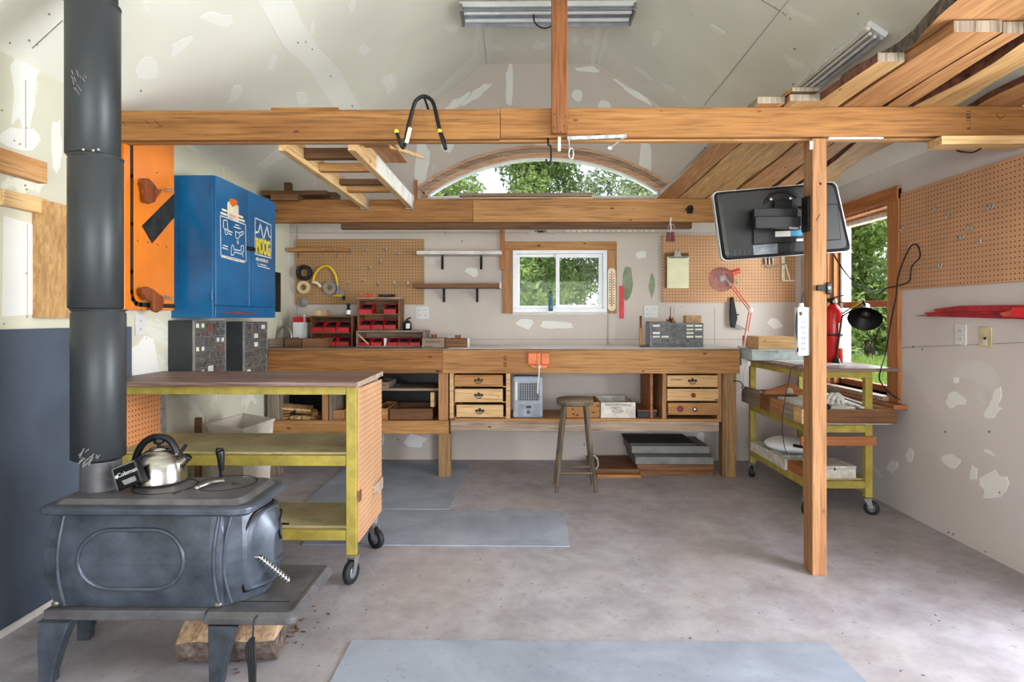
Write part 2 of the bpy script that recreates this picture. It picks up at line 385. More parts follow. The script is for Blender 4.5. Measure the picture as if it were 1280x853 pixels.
for x, y in ((666,550),(741,500),(720,510),(600,560),(852,384),(420,290),(394,286)): wb.prism([onB(a,b) for a,b in blob(x,y,.8,.8,0,6,.1)], (0,-.002,0), 3)
struct(wb, 'wall_back', ['drywall_gable','wall_compound','green_patch','seam_line'])
# left wall
lw = MB().box(XL-.15, XL, YR, YB, 0, ZL+.03); onL = lambda x, y: PX(x, y, XL)
patches(lw, [blob(30,110,15,60,2,18,.3,3), blob(28,175,26,16,0,12,.25,4), blob(70,180,8,30,0,12,.3), blob(180,450,20,26,0,12,.2), [(5,270),(54,285),(54,392),(3,396)]], onL, (1,0,0))
for x, y0, y1 in ((31, 100, 185), (33, 280, 398)): lw.prism([onL(x,y0), onL(x+.6,y0), onL(x+.6,y1), onL(x,y1)], (.003,0,0), 2)
for x, y in ((32,160),(17,176),(24,180),(33,237),(31,232),(32,342),(4,405),(2,138)): lw.prism([onL(a,b) for a,b in blob(x,y,1.2,1,0,6,.3)], (.004,0,0), 2)
struct(lw, 'wall_left', ['drywall_left','wall_compound','seam_line'])
# right wall: window opening near the far corner, open doorway nearer the viewer
VY0, VY1, VZ0, VZ1 = 3.89, 4.69, .70, 1.93
DY0, DY1, DZ1 = .75, 2.30, 2.05
rw = MB(); T = XR+.15
rw.box(XR, T, YR, DY0, 0, ZR+.03).box(XR, T, DY0, DY1, DZ1, ZR+.03).box(XR, T, DY1, VY0, 0, ZR+.03)
rw.box(XR, T, VY0, VY1, 0, VZ0).box(XR, T, VY0, VY1, VZ1, ZR+.03).box(XR, T, VY1, YB, 0, ZR+.03)
onR = lambda x, y: PX(x, y, XR)
patches(rw, [blob(1194,500,11,10,0,13,.3,2), blob(1240,513,9,12,30,11,.35,3), blob(1190,578,12,9,10,11,.3,4), blob(1242,606,18,14,-30,12,.3,5), blob(1137,570,4,9,10,10,.3,6),
   blob(1116,583,7,9,25,11,.25,7), blob(1217,592,5,9,10,9,.25,8), blob(1237,566,9,2,25,8,.3,9), blob(1247,495,5,12,10,10,.3,10), blob(1115,520,4,9,0,9,.3,11), blob(1061,555,8,5,0,9,.3,12),
   blob(1195,475,4,4,0,9,.3,13)], onR, (-1,0,0))
rw.prism([onR(1126,434.5), onR(1280,428), onR(1280,428.7), onR(1126,435.1)], (-.002,0,0), 2)
for x, y in ((1142,434),(1153,437),(1186,666),(1192,668),(1232,690),(1237,540),(1182,540),(1250,616)): rw.prism([onR(a,b) for a,b in blob(x,y,1.1,1.4,0,6,.3)], (-.004,0,0), 2)
struct(rw, 'wall_right', ['drywall','wall_compound','seam_line'])
# rear wall with its open double doorway
struct(wall_cols(YR-.15, YR, [(-1.5, 1.9, lambda x: -.02, lambda x: 2.12)]), 'wall_rear', 'drywall')
# ceiling: two slopes and a flat strip
y0c, y1c = YR-.15, YB+.15; cb = MB()
prof = [(XL-.15, ceil_z(XL)-.102), (FL, FZ), (FR, FZ), (XR+.15, ceil_z(XR)-.103)]
for (xa, za), (xb, zb) in zip(prof, prof[1:]): cb.prism([(xa,y0c,za), (xb,y0c,zb), (xb,y0c,zb+.12), (xa,y0c,za+.12)], (0, y1c-y0c, 0))
def hit(px, py, side):
    d = ray(px, py)
    if side == 'L': k = (FZ-ZL)/(FL-XL); a = ZL-k*XL; t = (a-EYE)/(d[2]-k*d[0])
    elif side == 'R': k = -(FZ-ZR)/(XR-FR); a = ZR-k*XR; t = (a-EYE)/(d[2]-k*d[0])
    else: t = (FZ-EYE)/d[2]
    return Vector((d[0]*t, d[1]*t, EYE+d[2]*t))
nL = Vector((.56,0,-.83)); nR = Vector((-.56,0,-.83)); nF = Vector((0,0,-1))
hl = lambda x, y: hit(x,y,'L'); hr = lambda x, y: hit(x,y,'R'); hf = lambda x, y: hit(x,y,'F')
patches(cb, [blob(184,86,14,15,20,12,.15,2), blob(226,57,22,6,-38,10,.3,3), blob(277,26,20,9,8,12,.45,4), blob(293,117,12,6,-50,10,.3,5), blob(376,123,8,8,20,9,.25,6), blob(455,62,7,8,0,9,.2,7),
     blob(340,78,5,12,25,9,.3,8), blob(487,104,9,12,0,10,.3,9), blob(440,6,4,10,20,9,.3,10), blob(566,35,9,5,0,9,.3,11), blob(390,35,4,9,10,9,.3,14)], hl, nL)
tape = [(318,-6),(330,14),(352,55),(385,85),(402,112),(420,136),(452,137),(437,112),(425,88),(400,62),(378,28),(362,-6)]
patches(cb, [tape, [(597,18),(603,18),(610,79),(604,84),(560,112),(520,137),(508,137),(548,112),(590,70)], [(222,184),(240,182),(330,245),(318,248)], [(352,137+45),(372,186),(330,212),(320,208)]], hl, nL)
patches(cb, [blob(803,91,12,2.5,35,8,.3,2), blob(836,110,11,3,33,9,.3,3), blob(820,50,6,10,20,9,.3,4), blob(792,30,5,8,0,9,.3,5), [(752,20),(762,20),(756,60),(749,82),(745,80)], blob(895,36,12,2.5,30,8,.3,6)], hr, nR)
patches(cb, [blob(674,56,10,6,0,10,.3,3), blob(718,50,5,6,0,8,.3,4), blob(739,52,9,4,0,8,.3,5), [(745,18),(753,18),(748,60),(742,79),(738,79)], [(605,18),(612,18),(616,60),(612,79),(608,79)], blob(622,60,8,4,0,8,.4,9)], hf, nF)
def seam(h, n, a, b, w=.55, mi=2):
    dx, dy = b[0]-a[0], b[1]-a[1]; L = math.hypot(dx, dy); ox, oy = -dy/L*w/2, dx/L*w/2
    cb.prism([h(a[0]+ox,a[1]+oy), h(b[0]+ox,b[1]+oy), h(b[0]-ox,b[1]-oy), h(a[0]-ox,a[1]-oy)], n*.003, mi)
seam(hr, nR, (880,132), (1000,-18)); seam(hr, nR, (950,-2), (976,14)); seam(hl, nL, (601,18), (608,80)); seam(hr, nR, (757,18), (746,80), .4)
seam(hl, nL, (40,60), (78,25), .8)
for x, y in ((969,9),(979,16),(982,18),(988,23),(1044,62),(992,105),(1073,17)): cb.prism([hr(a,b) for a,b in blob(x,y,1,.9,0,6,.3)], nR*.004, 2)
for x, y in ((372,53),(382,52),(390,61),(413,95),(12,53),(36,50),(61,17),(46,55),(176,113),(440,132)): cb.prism([hl(a,b) for a,b in blob(x,y,1,.9,0,6,.3)], nL*.005, 2)
struct(cb, 'ceiling', ['drywall_ceiling','joint_compound','seam_line'])
# thin pale strip along the foot of the left wall
struct(MB().box(XL, XL+.012, 1.0, 3.0, 0, .03), 'baseboard_left', 'white_paint')
# dark heat-shield panel behind the stove
p = MB().box(XL+.001, XL+.02, .9, 3.0, .035, 1.155)
one(p, 'wall_panel', 'hearth_panel', 'dark slate grey sheet panel covering the lower left wall behind the stove', 'panel', bevel=.002)
# ------------------------------------------------------------------ window_1 : small white slider over the bench
w1 = sroot('window_1', (acx, YB, WZ0)); yb = YB+.03
def ring(mb, x0, x1, z0, z1, w, ya, yb_): mb.box(x0,x1,ya,yb_,z0,z0+w).box(x0,x1,ya,yb_,z1-w,z1).box(x0,x0+w,ya,yb_,z0+w,z1-w).box(x1-w,x1,ya,yb_,z0+w,z1-w); return mb
struct(ring(MB(), WX0, WX1, WZ0, WZ1, .035, YB-.01, YB+.13), 'window_frame', 'white_vinyl', w1, .003)
mx = PY(697.5,0,YB).x
struct(ring(MB(), WX0+.036, mx+.014, WZ0+.036, WZ1-.036, .022, YB+.055, YB+.09), 'sash', 'white_vinyl', w1, .002)
struct(ring(MB(), mx-.016, WX1-.036, WZ0+.036, WZ1-.036, .03, YB+.02, YB+.054), 'sash', 'white_vinyl', w1, .002)
struct(MB().box(WX0+.056, mx-.006, YB+.07, YB+.075, WZ0+.056, WZ1-.056), 'pane', 'glass', w1)
struct(MB().box(mx+.012, WX1-.064, YB+.035, YB+.04, WZ0+.064, WZ1-.064), 'pane', 'glass', w1)
cs = lambda a, b, c_, d, m, n='window_casing': struct(MB().pb(a, b, c_, d, YB-.018, .018), n, m, w1, .002)
cs(628,302,771,313,'pine_x'); cs(628,313,640.5,392,'pine_z'); cs(759.5,313,771,392,'pine_z'); cs(640,391.5,760,393.5,'white_paint','window_sill')
# ------------------------------------------------------------------ window_2 : arched window in the gable
w2 = sroot('window_2', (acx, YB, AZ0))
def arch_band(g0, g1, ya, yb_, n=30, xa=None, xb=None):
    mb = MB(); xa = ax0 if xa is None else xa; xb = ax1 if xb is None else xb; oz = AZ0+spring+rise-AR
    t0 = math.acos((xb-acx)/AR); t1 = math.acos((xa-acx)/AR); P = []
    for i in range(n+1):
        a = t0+(t1-t0)*i/n; P.append((math.cos(a), math.sin(a)))
    for (c0, s0), (c1, s1) in zip(P, P[1:]):
        mb.prism([(acx+c0*(AR+g0), ya, oz+s0*(AR+g0)), (acx+c0*(AR+g1), ya, oz+s0*(AR+g1)), (acx+c1*(AR+g1), ya, oz+s1*(AR+g1)), (acx+c1*(AR+g0), ya, oz+s1*(AR+g0))], (0, yb_-ya, 0))
    return mb
o = arch_band(-.038, -.002, YB-.012, YB+.11).box(ax0, ax0+.03, YB-.012, YB+.11, AZ0, AZ0+spring).box(ax1-.03, ax1, YB-.012, YB+.11, AZ0, AZ0+spring); struct(o, 'window_frame', 'window_wood_x', w2, .002)
struct(arch_band(-.056, -.039, YB+.03, YB+.09).box(ax0+.03, ax1-.03, YB+.03, YB+.09, AZ0, AZ0+.022), 'sash', 'white_vinyl', w2)
struct(arch_band(.03, .055, YB-.03, YB, 9), 'casing_bead', 'window_wood_x', w2, .003)
struct(arch_band(-.002, .03, YB-.02, YB, 9), 'casing_bead', 'whitewash_x', w2, .003)
gm = MB()
for a, b in zip(samples, samples[1:]): gm.prism([(a,YB+.06,AZ0), (b,YB+.06,AZ0), (b,YB+.06,arch_z(b)-.045), (a,YB+.06,arch_z(a)-.045)], (0,.006,0))
struct(gm, 'pane', 'glass', w2)
struct(MB().box(ax0-.06, ax0-.035, YB-.02, YB, AZ0-.03, AZ0+.15), 'casing_bead', 'window_wood_z', w2, .002)
# ------------------------------------------------------------------ window_3 : tall wooden window in the right wall
w3 = sroot('window_3', (XR, (VY0+VY1)/2, VZ0)); cw = .115
struct(MB().box(XR-.022, XR, VY0-cw, VY0, VZ0-.03, VZ1+.07), 'window_casing', 'window_wood_z', w3, .003)
struct(MB().box(XR-.022, XR, VY1, VY1+.1, VZ0-.03, VZ1+.07), 'window_casing', 'window_wood_z', w3, .003)
struct(MB().box(XR-.03, XR, VY0-cw, VY1+.1, VZ1, VZ1+.085), 'window_casing', 'window_wood_y', w3, .003)
struct(MB().box(XR, XR+.148, VY0, VY0+.015, VZ0, VZ1).box(XR, XR+.148, VY1-.015, VY1, VZ0, VZ1).box(XR, XR+.148, VY0, VY1, VZ1-.015, VZ1), 'window_jamb', 'window_wood_z', w3)
struct(MB().box(XR-.06, XR+.148, VY0-.02, VY1+.02, VZ0-.03, VZ0), 'window_sill', 'whitewash_x', w3, .003)
def ringx(mb, y0, y1, z0, z1, w, xa, xb): return mb.box(xa,xb,y0,y1,z0,z0+w).box(xa,xb,y0,y1,z1-w,z1).box(xa,xb,y0,y0+w,z0+w,z1-w).box(xa,xb,y1-w,y1,z0+w,z1-w)
struct(ringx(MB(), VY0+.015, VY1-.015, VZ0, VZ1-.015, .045, XR+.085, XR+.13), 'window_frame', 'window_wood_y', w3, .003)
struct(MB().box(XR+.08, XR+.135, VY0+.06, VY1-.06, 1.27, 1.315), 'meeting_rail', 'window_wood_y', w3, .003)
struct(MB().box(XR+.07, XR+.14, VY1-.085, VY1-.06, VZ0+.04, VZ1-.06), 'sash_track', 'white_vinyl', w3, .003)
struct(MB().box(XR+.03, XR+.07, VY1-.05, VY1-.03, VZ0, VZ1-.03), 'sash_track', 'window_wood_z', w3, .003)
struct(MB().box(XR+.105, XR+.11, VY0+.06, VY1-.1, VZ0+.045, 1.27), 'pane', 'glass', w3)
struct(MB().box(XR+.105, XR+.11, VY0+.06, VY1-.1, 1.315, VZ1-.06), 'pane', 'glass', w3)
struct(MB().cyl((XR+.03, VY0+.02, VZ1-.06), (XR+.03, VY1-.02, VZ1-.06), .018), 'roller_blind', 'cloth_white', w3)
# ================================================================== OUTSIDE
gp = MB().add([(-40,5.3,-.3),(60,5.3,-.3),(60,60,-.1),(-40,60,-.1)], [(0,1,2,3)]); gp.add([(2.5,-20,-.3),(60,-20,-.3),(60,5.3,-.3),(2.5,5.3,-.3)], [(0,1,2,3)]); gp.add([(-40,-20,-.3),(2.5,-20,-.3),(2.5,-2.55,-.3),(-40,-2.55,-.3)], [(0,1,2,3)])
struct(gp, 'ground', 'meadow')
def leaves(cent, n, size, seed, flat=.0):
    R = random.Random(seed); vs = []; fs = []
    for i in range(n):
        c, r = R.choice(cent); d = Vector((R.gauss(0,1), R.gauss(0,1), R.gauss(0,1))).normalized()*(R.random()**.4)*r; p = Vector(c)+Vector((d.x, d.y, d.z*.8))
        a = Vector((R.gauss(0,1), R.gauss(0,1), R.gauss(0,1)-.5)).normalized(); b = a.cross(Vector((R.gauss(0,1), R.gauss(0,1), R.gauss(0,1)))).normalized()
        s_ = size*R.uniform(.6, 1.3); k = len(vs); a = a*s_; b = b*s_*.42
        vs += [p-a, p+b*.9-a*.1, p+a, p-b*.9-a*.1]; fs.append((k,k+1,k+2,k+3))
    m = MB(); m.add(vs, fs); return m
def tree(x, y, h, rad, seed, label, mat='foliage', n=9000, low=.4, size=.12):
    R = random.Random(seed); t = thing('tree', label, 'tree', (x, y, -.3), 'trees outside the windows')
    tr = MB(); tr.tube(smooth([(x,y,-.3),(x+R.uniform(-.2,.2),y,h*.3),(x+R.uniform(-.4,.4),y,h*.6),(x,y,h*.9)],5), [.16*(1-i/18)+.02 for i in range(16)], 8)
    tr.build('trunk', 'outdoor_bark', t); cents = []
    for k in range(9):
        a = R.uniform(0,2*PI); rr = rad*R.uniform(.4,.9); zz = R.uniform(low, h*.95); b0 = Vector((x,y,max(zz-rad*.5,.3))); b1 = Vector((x+rr*math.cos(a), y+rr*math.sin(a)*.6, zz))
        br = MB(); mid = (b0+b1)/2+Vector((0,0,.2)); br.tube(smooth([b0,mid,b1],4), [.05-.004*i for i in range(9)], 6); br.build('branch', 'outdoor_bark', t)
        cents += [(b1, rad*.42), (mid, rad*.3), (b1+Vector((R.uniform(-.6,.6),R.uniform(-.6,.6),R.uniform(-.8,.3))), rad*.4)]
    for k in range(12): cents.append((Vector((x+R.uniform(-rad,rad), y+R.uniform(-.7,.7), R.uniform(low,h))), rad*.38))
    leaves(cents, n, size, seed).build('crown', mat, t, fix=False)
tree(-2.6, 16, 6.0, 1.55, 3, 'leafy green tree seen through the left end of the arched window', n=22000, size=.075)
tree(.55, 16, 7.0, 1.6, 4, 'leafy green tree outside, filling the middle of the arched window', n=26000, size=.075)
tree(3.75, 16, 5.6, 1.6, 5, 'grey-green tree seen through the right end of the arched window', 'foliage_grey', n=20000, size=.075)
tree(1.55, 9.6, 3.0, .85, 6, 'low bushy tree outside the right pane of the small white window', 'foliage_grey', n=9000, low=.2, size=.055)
tree(-.25, 9.6, 3.1, .85, 7, 'low bushy tree outside the left pane of the small white window', n=9000, low=.2, size=.055)
tree(12.0, 21, 9.5, 2.6, 8, 'tall green tree standing across the meadow outside the right wall window', n=24000, low=.4, size=.12)
tree(18.2, 27, 10, 3.0, 9, 'green tree farther across the meadow, outside the right wall window', n=20000, low=.4, size=.13)
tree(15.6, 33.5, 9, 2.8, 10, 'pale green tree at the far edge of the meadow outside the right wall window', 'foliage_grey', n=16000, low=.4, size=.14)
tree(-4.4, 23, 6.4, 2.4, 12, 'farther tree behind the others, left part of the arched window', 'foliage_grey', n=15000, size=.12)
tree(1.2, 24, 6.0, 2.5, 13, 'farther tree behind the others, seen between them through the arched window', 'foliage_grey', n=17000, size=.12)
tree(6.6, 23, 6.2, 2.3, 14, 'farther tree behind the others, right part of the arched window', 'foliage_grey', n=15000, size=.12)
R = random.Random(11); vs = []; fs = []
for i in range(26000):
    y = R.uniform(6, 17.8); x = y*R.uniform(.50, .70)+R.uniform(-.5,.5); h = R.uniform(.18,.5); w = .012+.0009*y; a = R.uniform(0,PI); k = len(vs); lx, ly = R.uniform(-.12,.12), R.uniform(-.12,.12)
    vs += [(x-w*math.cos(a),y-w*math.sin(a),-.3),(x+w*math.cos(a),y+w*math.sin(a),-.3),(x+lx,y+ly,-.3+h)]; fs.append((k,k+1,k+2))
tag(MB().add(vs, fs).build('meadow_grass', 'grass_blade', fix=False), 'tall sunlit meadow grass outside the right wall window', 'grass', kind='stuff')
# ================================================================== LIGHT AND CAMERA
sc = bpy.context.scene
W = bpy.data.worlds.new('sky'); sc.world = W; W.use_nodes = True; nt = W.node_tree; bg = nt.nodes['Background']
tc = nt.nodes.new('ShaderNodeTexCoord'); sp = nt.nodes.new('ShaderNodeSeparateXYZ'); nt.links.new(tc.outputs['Generated'], sp.inputs[0])
rp = nt.nodes.new('ShaderNodeValToRGB'); nt.links.new(sp.outputs['Z'], rp.inputs[0]); e = rp.color_ramp.elements
e[0].position = .0; e[0].color = (.95,.97,1,1); e[1].position = .7; e[1].color = (.55,.72,.98,1)
nt.links.new(rp.outputs[0], bg.inputs[0]); bg.inputs[1].default_value = 1.15
def light(name, typ, loc, rot, energy, col=(1,1,1), size=None, sy=None, **k):
    L = bpy.data.lights.new(name, typ); L.energy = energy; L.color = col
    if size: L.shape = 'RECTANGLE'; L.size = size; L.size_y = sy
    for a, b in k.items(): setattr(L, a, b)
    o = bpy.data.objects.new(name, L); C.objects.link(o); o.location = loc; o.rotation_euler = rot; return o
s = light('sun', 'SUN', (0,0,20), (0,0,0), 5.0, (1,.96,.88)); s.rotation_euler = Vector((.45,.75,-1.15)).to_track_quat('-Z','Y').to_euler(); s.data.angle = .02
light('doorway_daylight_side', 'AREA', (XR+1.5, (DY0+DY1)/2-.45, 1.3), Vector((-1,.25,.10)).to_track_quat('-Z','Y').to_euler(), 330, (.93,.96,1), 3.0, 2.0)
light('doorway_daylight_rear', 'AREA', (.2, YR-.25, 1.15), (math.radians(122),0,0), 135, (.93,.96,1), 3.3, 2.0)  # unseen lamp added as fill from the rear opening, tilted up to brighten the ceiling
light('window_daylight_right', 'AREA', (XR+.45, (VY0+VY1)/2, 1.45), Vector((-1,-.3,-.25)).to_track_quat('-Z','Y').to_euler(), 22, (.95,.98,1), .9, 1.2)
light('window_daylight_gable', 'AREA', (acx, YB+.6, 2.75), Vector((0,-1,-.55)).to_track_quat('-Z','Y').to_euler(), 26, (.95,.98,1), 1.9, .5)
cam = bpy.data.cameras.new('camera'); co = bpy.data.objects.new('camera', cam); C.objects.link(co)
cam.sensor_width = 36; cam.lens = F/1280*36; cam.shift_y = -29.5/1280; cam.clip_start = .05; cam.clip_end = 200
co.location = (0,0,EYE); co.rotation_euler = (PI/2, 0, TH); sc.camera = co
sc.view_settings.view_transform = 'Standard'; sc.view_settings.look = 'None'; sc.view_settings.gamma = 1; sc.view_settings.use_curve_mapping = False
sc.view_settings.exposure = 0.55
# ================================================================== FRAMING OVERHEAD
YF = 2.84                                    # near face of the front tie beam
def beam(name, x0, x1, ya, yb_, z0, z1, mat, label, cat='beam', group=None, bev=.003): return one(MB().box(x0,x1,ya,yb_,z0,z1), name, mat, label, cat, group, bev)
bt = thing('tie_beam', 'long pine tie beam nearest the viewer, crossing the whole room above the post', 'beam', (.2, YF+.04, 2.04))
xj = PY(625,0,YF).x
m = MB().box(XL, xj-.001, YF, YF+.038, 2.035, 2.175); m.build('beam_board', 'beam_wood_x', bt, .003)
m = MB().box(xj+.001, XR, YF, YF+.038, 2.04, 2.178); m.build('beam_board', 'beam_wood_x', bt, .003)
m = MB().box(XL, XR, YF+.039, YF+.077, 2.032, 2.17); m.build('beam_board', 'pine_x', bt, .003)
m = MB().box(PY(338,0,YF).x, PY(422,0,YF).x, YF+.004, YF+.035, 2.176, 2.188); m.build('top_strip', 'beam_wood_x', bt, .001)
text('6 . 1871', .028, PY(1211,150,YF-.0004), (PI/2,-PI/2,0), 'ink', bt, 'grade_stamp')
ck = MB(); 
for L in ([(152.5,152),(157,156)],[(194,151),(200,158),(204,156)],[(1245,143),(1250,149),(1257,144)],[(182,151),(186,155)]): ck.ribbon([PY(a,b,YF) for a,b in L], .003, (0,-1,0))
ck.build('pencil_mark', 'ink_red', bt)
pt = thing('support_post', 'square pine post standing on the floor under the near tie beam', 'post', (1.39, YF+.05, 0))
px0, px1 = 1.357, 1.424
MB().box(px0, px1, YF, YF+.09, 0, 2.033).build('post_shaft', 'post_wood_z', pt, .004)
MB().pb(1012,176,1016.5,187,YF-.0015,.0015).build('strap_plate', 'galvanised', pt, .0005)
k = MB(); k.ribbon([PY(1020,276,YF), PY(1025,268,YF)], .003, (0,-1,0)); k.build('pencil_mark', 'ink', pt)
MB().cyl(PY(1025,230,YF-.001), PY(1025,230,YF+.01), .007).build('bolt_hole', 'black_metal', pt)
hp = thing('hanging_post', 'upright stud dropping from the ceiling to the middle of the near tie beam', 'post', (.19, YF-.03, 2.04))
a = PY(689.5,170,YF-.04).x; b = PY(709.5,170,YF-.04).x
MB().box(a, b, YF-.04, YF-.001, 2.05, FZ-.002).build('stud', 'beam_wood_z', hp, .003)
for q in ((693,143),(707,146),(693,160),(701,165),(705,158)): MB().cyl(PY(q[0],q[1],YF-.042), PY(q[0],q[1],YF-.04), .003, n=8).build('nail_head', 'black_metal', hp)
YK = 4.50
bk = thing('back_beam', 'pine beam with dark knots running beneath the arched window', 'beam', (.2, YK, 1.9))
xs_ = PY(591,0,YK).x; zt = PY(0,250.5,YK).z; zb = PY(0,279,YK).z
MB().box(XL, xs_-.001, YK, YK+.038, zb, zt).build('beam_board', 'beam_wood_x', bk, .003)
MB().box(xs_+.001, XR, YK, YK+.038, zb, zt).build('beam_board', 'pine_x', bk, .003)
MB().box(XL, XR, YK+.04, YK+.078, zb+.003, zt-.003).build('beam_board', 'beam_wood_x', bk, .003)
x0 = PY(426,0,YK+.01).x; x1 = PY(865,0,YK+.01).x
one(MB().box(x0, x1, YK+.01, YK+.06, PY(0,287,YK).z, zb-.001), 'batten', 'dark_wood_x', 'long dark brown batten fixed under the beam below the arched window', 'board', bevel=.002)
for i,(xa,sd) in enumerate(((628,1),)):
    v = PY(628,288,YB-.04); one(MB().box(v.x-.018, v.x+.018, YB-.045, YB, 1.60, 1.93), 'brace_block', 'window_wood_z', 'short upright pine block above the left corner of the small window', 'board', bevel=.002)
# two joists and their blocking on the left
jz0, jz1 = 2.005, 2.10
jl = [(-1.166, -1.128), (-.83, -.792)]
for (x0, x1), lab in zip(jl, ('left one of the two pale joists running between the beams on the left', 'right one of the two pale joists, with a whitewashed right side')):
    t = thing('joist', lab, 'joist', ((x0+x1)/2, 3.7, jz0), 'joists between the beams')
    MB().box(x0, x1, YF+.079, YK-.003, jz0, jz1).build('board', 'pale_pine_y', t, .002)
    if x0 > -1: MB().box(x1+.0005, x1+.003, YF+.5, YK-.05, jz0+.002, jz1-.002).build('whitewashed_side', 'white_paint', t)
    h = MB().box(x0-.004, x0-.0005, YK-.06, YK-.001, jz0-.004, jz1).box(x1+.0035, x1+.007, YK-.06, YK-.001, jz0-.004, jz1).box(x0-.004, x1+.007, YK-.06, YK-.001, jz0-.008, jz0-.004); h.build('joist_hanger', 'galvanised', t)
rows = [(192,'dark_wood_x','darkest brown'),(207,'pine_x','orange-brown'),(226,'dark_wood_x','narrow dark brown'),(236,'pine_x','pale orange')]
for k,(py, mt, w) in enumerate(rows):
    Y = (2.0-EYE+.04)*F/(HOR-py)*1.0; z0 = [2.03,2.02,2.03,2.02][k]; Y = (z0-EYE)*F/(HOR-[197,213,230,239][k])
    one(MB().box(jl[0][1]+.001, jl[1][0]-.001, Y, Y+.05, z0, z0+[.055,.045,.035,.035][k]), 'blocking_board', mt, w+' cross board between the two pale joists, '+['nearest the viewer','second from the viewer','third from the viewer','nearest the far wall'][k], 'board', 'cross boards between the joists', .002)
one(MB().box(PY(455,0,3.0).x, PY(487,0,3.0).x, 2.93, 3.02, 2.045, 2.085), 'offcut_board', 'scorched_z', 'short pine offcut tucked behind the near beam, right of the joists', 'board', bevel=.002)
one(MB().bar((-.72,2.95,2.062), (-.60,3.75,2.19), .014, .02), 'thin_lath', 'pale_pine_y', 'thin pale lath leaning behind the near beam beside the whitewashed joist', 'board')
one(MB().box(-.80+.012, -.66, 2.94, 3.55, 2.105, 2.12), 'plywood_offcut', 'slab_y', 'pale plywood offcut lying on the right joist', 'board')
# odd lumber lying on the left end of the back beam
def PYb(*a): return PY(*a)
lum = [(326,238,408,244,4.46,'dark_wood_x','long thin dark board topping the pile at the left end of the back beam',.3),
       (338,243,372,250.3,4.44,'brown_ply_x','short brown board with a pale end on the left end of the back beam',.12),
       (355,228,363,243,4.62,'dark_wood_x','dark block standing up from the lumber pile above the blue cabinet',.05),
       (403,240,420,250,4.55,'dark_wood_x','small dark offcut on the back beam beside the left joist',.12)]
for a,b,c_,d,Y,mt,lb,dp in lum: one(MB().pb(a,b,c_,d,Y,dp), 'lumber_offcut', mt, lb, 'board', 'lumber on the back beam', .002)
for k in range(4):
    p0 = PY(362+k*5, 247, 4.6)+Vector((0,.02*k,.0)); one(MB().bar(p0, p0+Vector((-.12-.01*k,.38,.04)), .03, .012), 'lumber_offcut', 'grey_wood_y', 'grey lath fanned out on the back beam, '+['first','second','third','fourth'][k]+' from the left', 'board', 'lumber on the back beam')
for k,(a,b,c_,d,mt,lb) in enumerate(((574,241,740,245.5,'grey_wood_x','long weathered trim strip lying under the arched window, upper one'),(578,246,742,249.8,'window_wood_x','long reddish trim strip lying on the back beam under the arched window, lower one'))):
    one(MB().pb(a,b,c_,d,YK+.03-.02*k,.05), 'trim_strip', mt, lb, 'board', 'trim strips on the back beam', .002)
one(MB().pb(560,248,690,250.2,YK,.02), 'thin_strip', 'grey_wood_x', 'very thin grey strip along the top front edge of the back beam', 'board')
# ------------------------------------------------------------------ rough slabs on the two beams, right-hand side
def zs(y): return 2.181-.062*(y-YF) if y > YF else 2.181
def slab(pl, pr, th, dz, mat, label, seed, edge=None, n=14, wob=.012):
    """board: left and right edge given as (x at near end, y near) .. (x far, y far)"""
    R = random.Random(seed); L = []; Rr = []; f0, f1, f2, f3 = [R.uniform(0,6) for _ in range(4)]
    for i in range(n+1):
        t = i/n
        for P, q, ph in ((pl, L, f0), (pr, Rr, f2)):
            y = P[1]+(P[3]-P[1])*t; x = P[0]+(P[2]-P[0])*t+wob*math.sin(6*t*2+ph)+wob*.5*math.sin(17*t+ph*2); q.append((x, y))
    mb = MB()
    for i in range(n):
        a, b, c_, d = L[i], Rr[i], Rr[i+1], L[i+1]; z0 = [zs(p[1])+dz for p in (a,b,c_,d)]
        vs = [(p[0],p[1],z) for p,z in zip((a,b,c_,d), z0)]+[(p[0],p[1],z+th) for p,z in zip((a,b,c_,d), z0)]
        fs = [(0,3,2,1),(4,5,6,7)]; mb.add(vs, fs, 0)
        mb.add([vs[0],vs[3],vs[7],vs[4]], [(0,1,2,3)], 1); mb.add([vs[1],vs[2],vs[6],vs[5]], [(0,1,2,3)], 1)
        if i == 0: mb.add([vs[0],vs[1],vs[5],vs[4]], [(0,1,2,3)], 2)
        if i == n-1: mb.add([vs[3],vs[2],vs[6],vs[7]], [(0,1,2,3)], 2)
    bmv = mb.build('wood_slab', [mat, edge or 'slab_y', 'grey_wood_z'])
    return tag(bmv, label, 'board', 'rough boards lying across the two beams')
slab((1.085,2.80,1.0,4.72), (1.215,2.80,1.145,4.72), .03, 0, 'slab_y', 'leftmost rough board across the beams, its edge grey against the gable wall', 1, 'grey_wood_y', wob=.003)
slab((1.228,2.77,1.165,4.72), (1.415,2.77,1.36,4.72), .03, 0, 'slab_pale_y', 'second rough board from the left across the beams, smooth and pale', 2, wob=.006)
slab((1.36,2.35,1.385,4.70), (1.47,2.35,1.52,4.70), .035, 0, 'slab_pale_y', 'rough board across the beams whose sawn end steps back behind the longer ones', 3, 'bark_red', wob=.01)
slab((1.485,2.11,1.545,4.70), (1.655,2.11,1.745,4.70), .04, 0, 'slab_y', 'wide sawn board with a grey end grain reaching over the near beam toward the viewer', 4, wob=.006)
slab((1.668,2.12,1.765,4.65), (1.745,2.12,1.885,4.65), .04, 0, 'slab_y', 'narrow board right of the wide sawn board, its grey end flush with it', 5, 'bark_red', wob=.008)
slab((1.77,1.75,1.91,4.62), (1.93,1.75,2.115,4.62), .04, 0, 'slab_pale_y', 'long live-edged board nearest the right wall, underside streaked red', 6, 'bark_red', wob=.022)
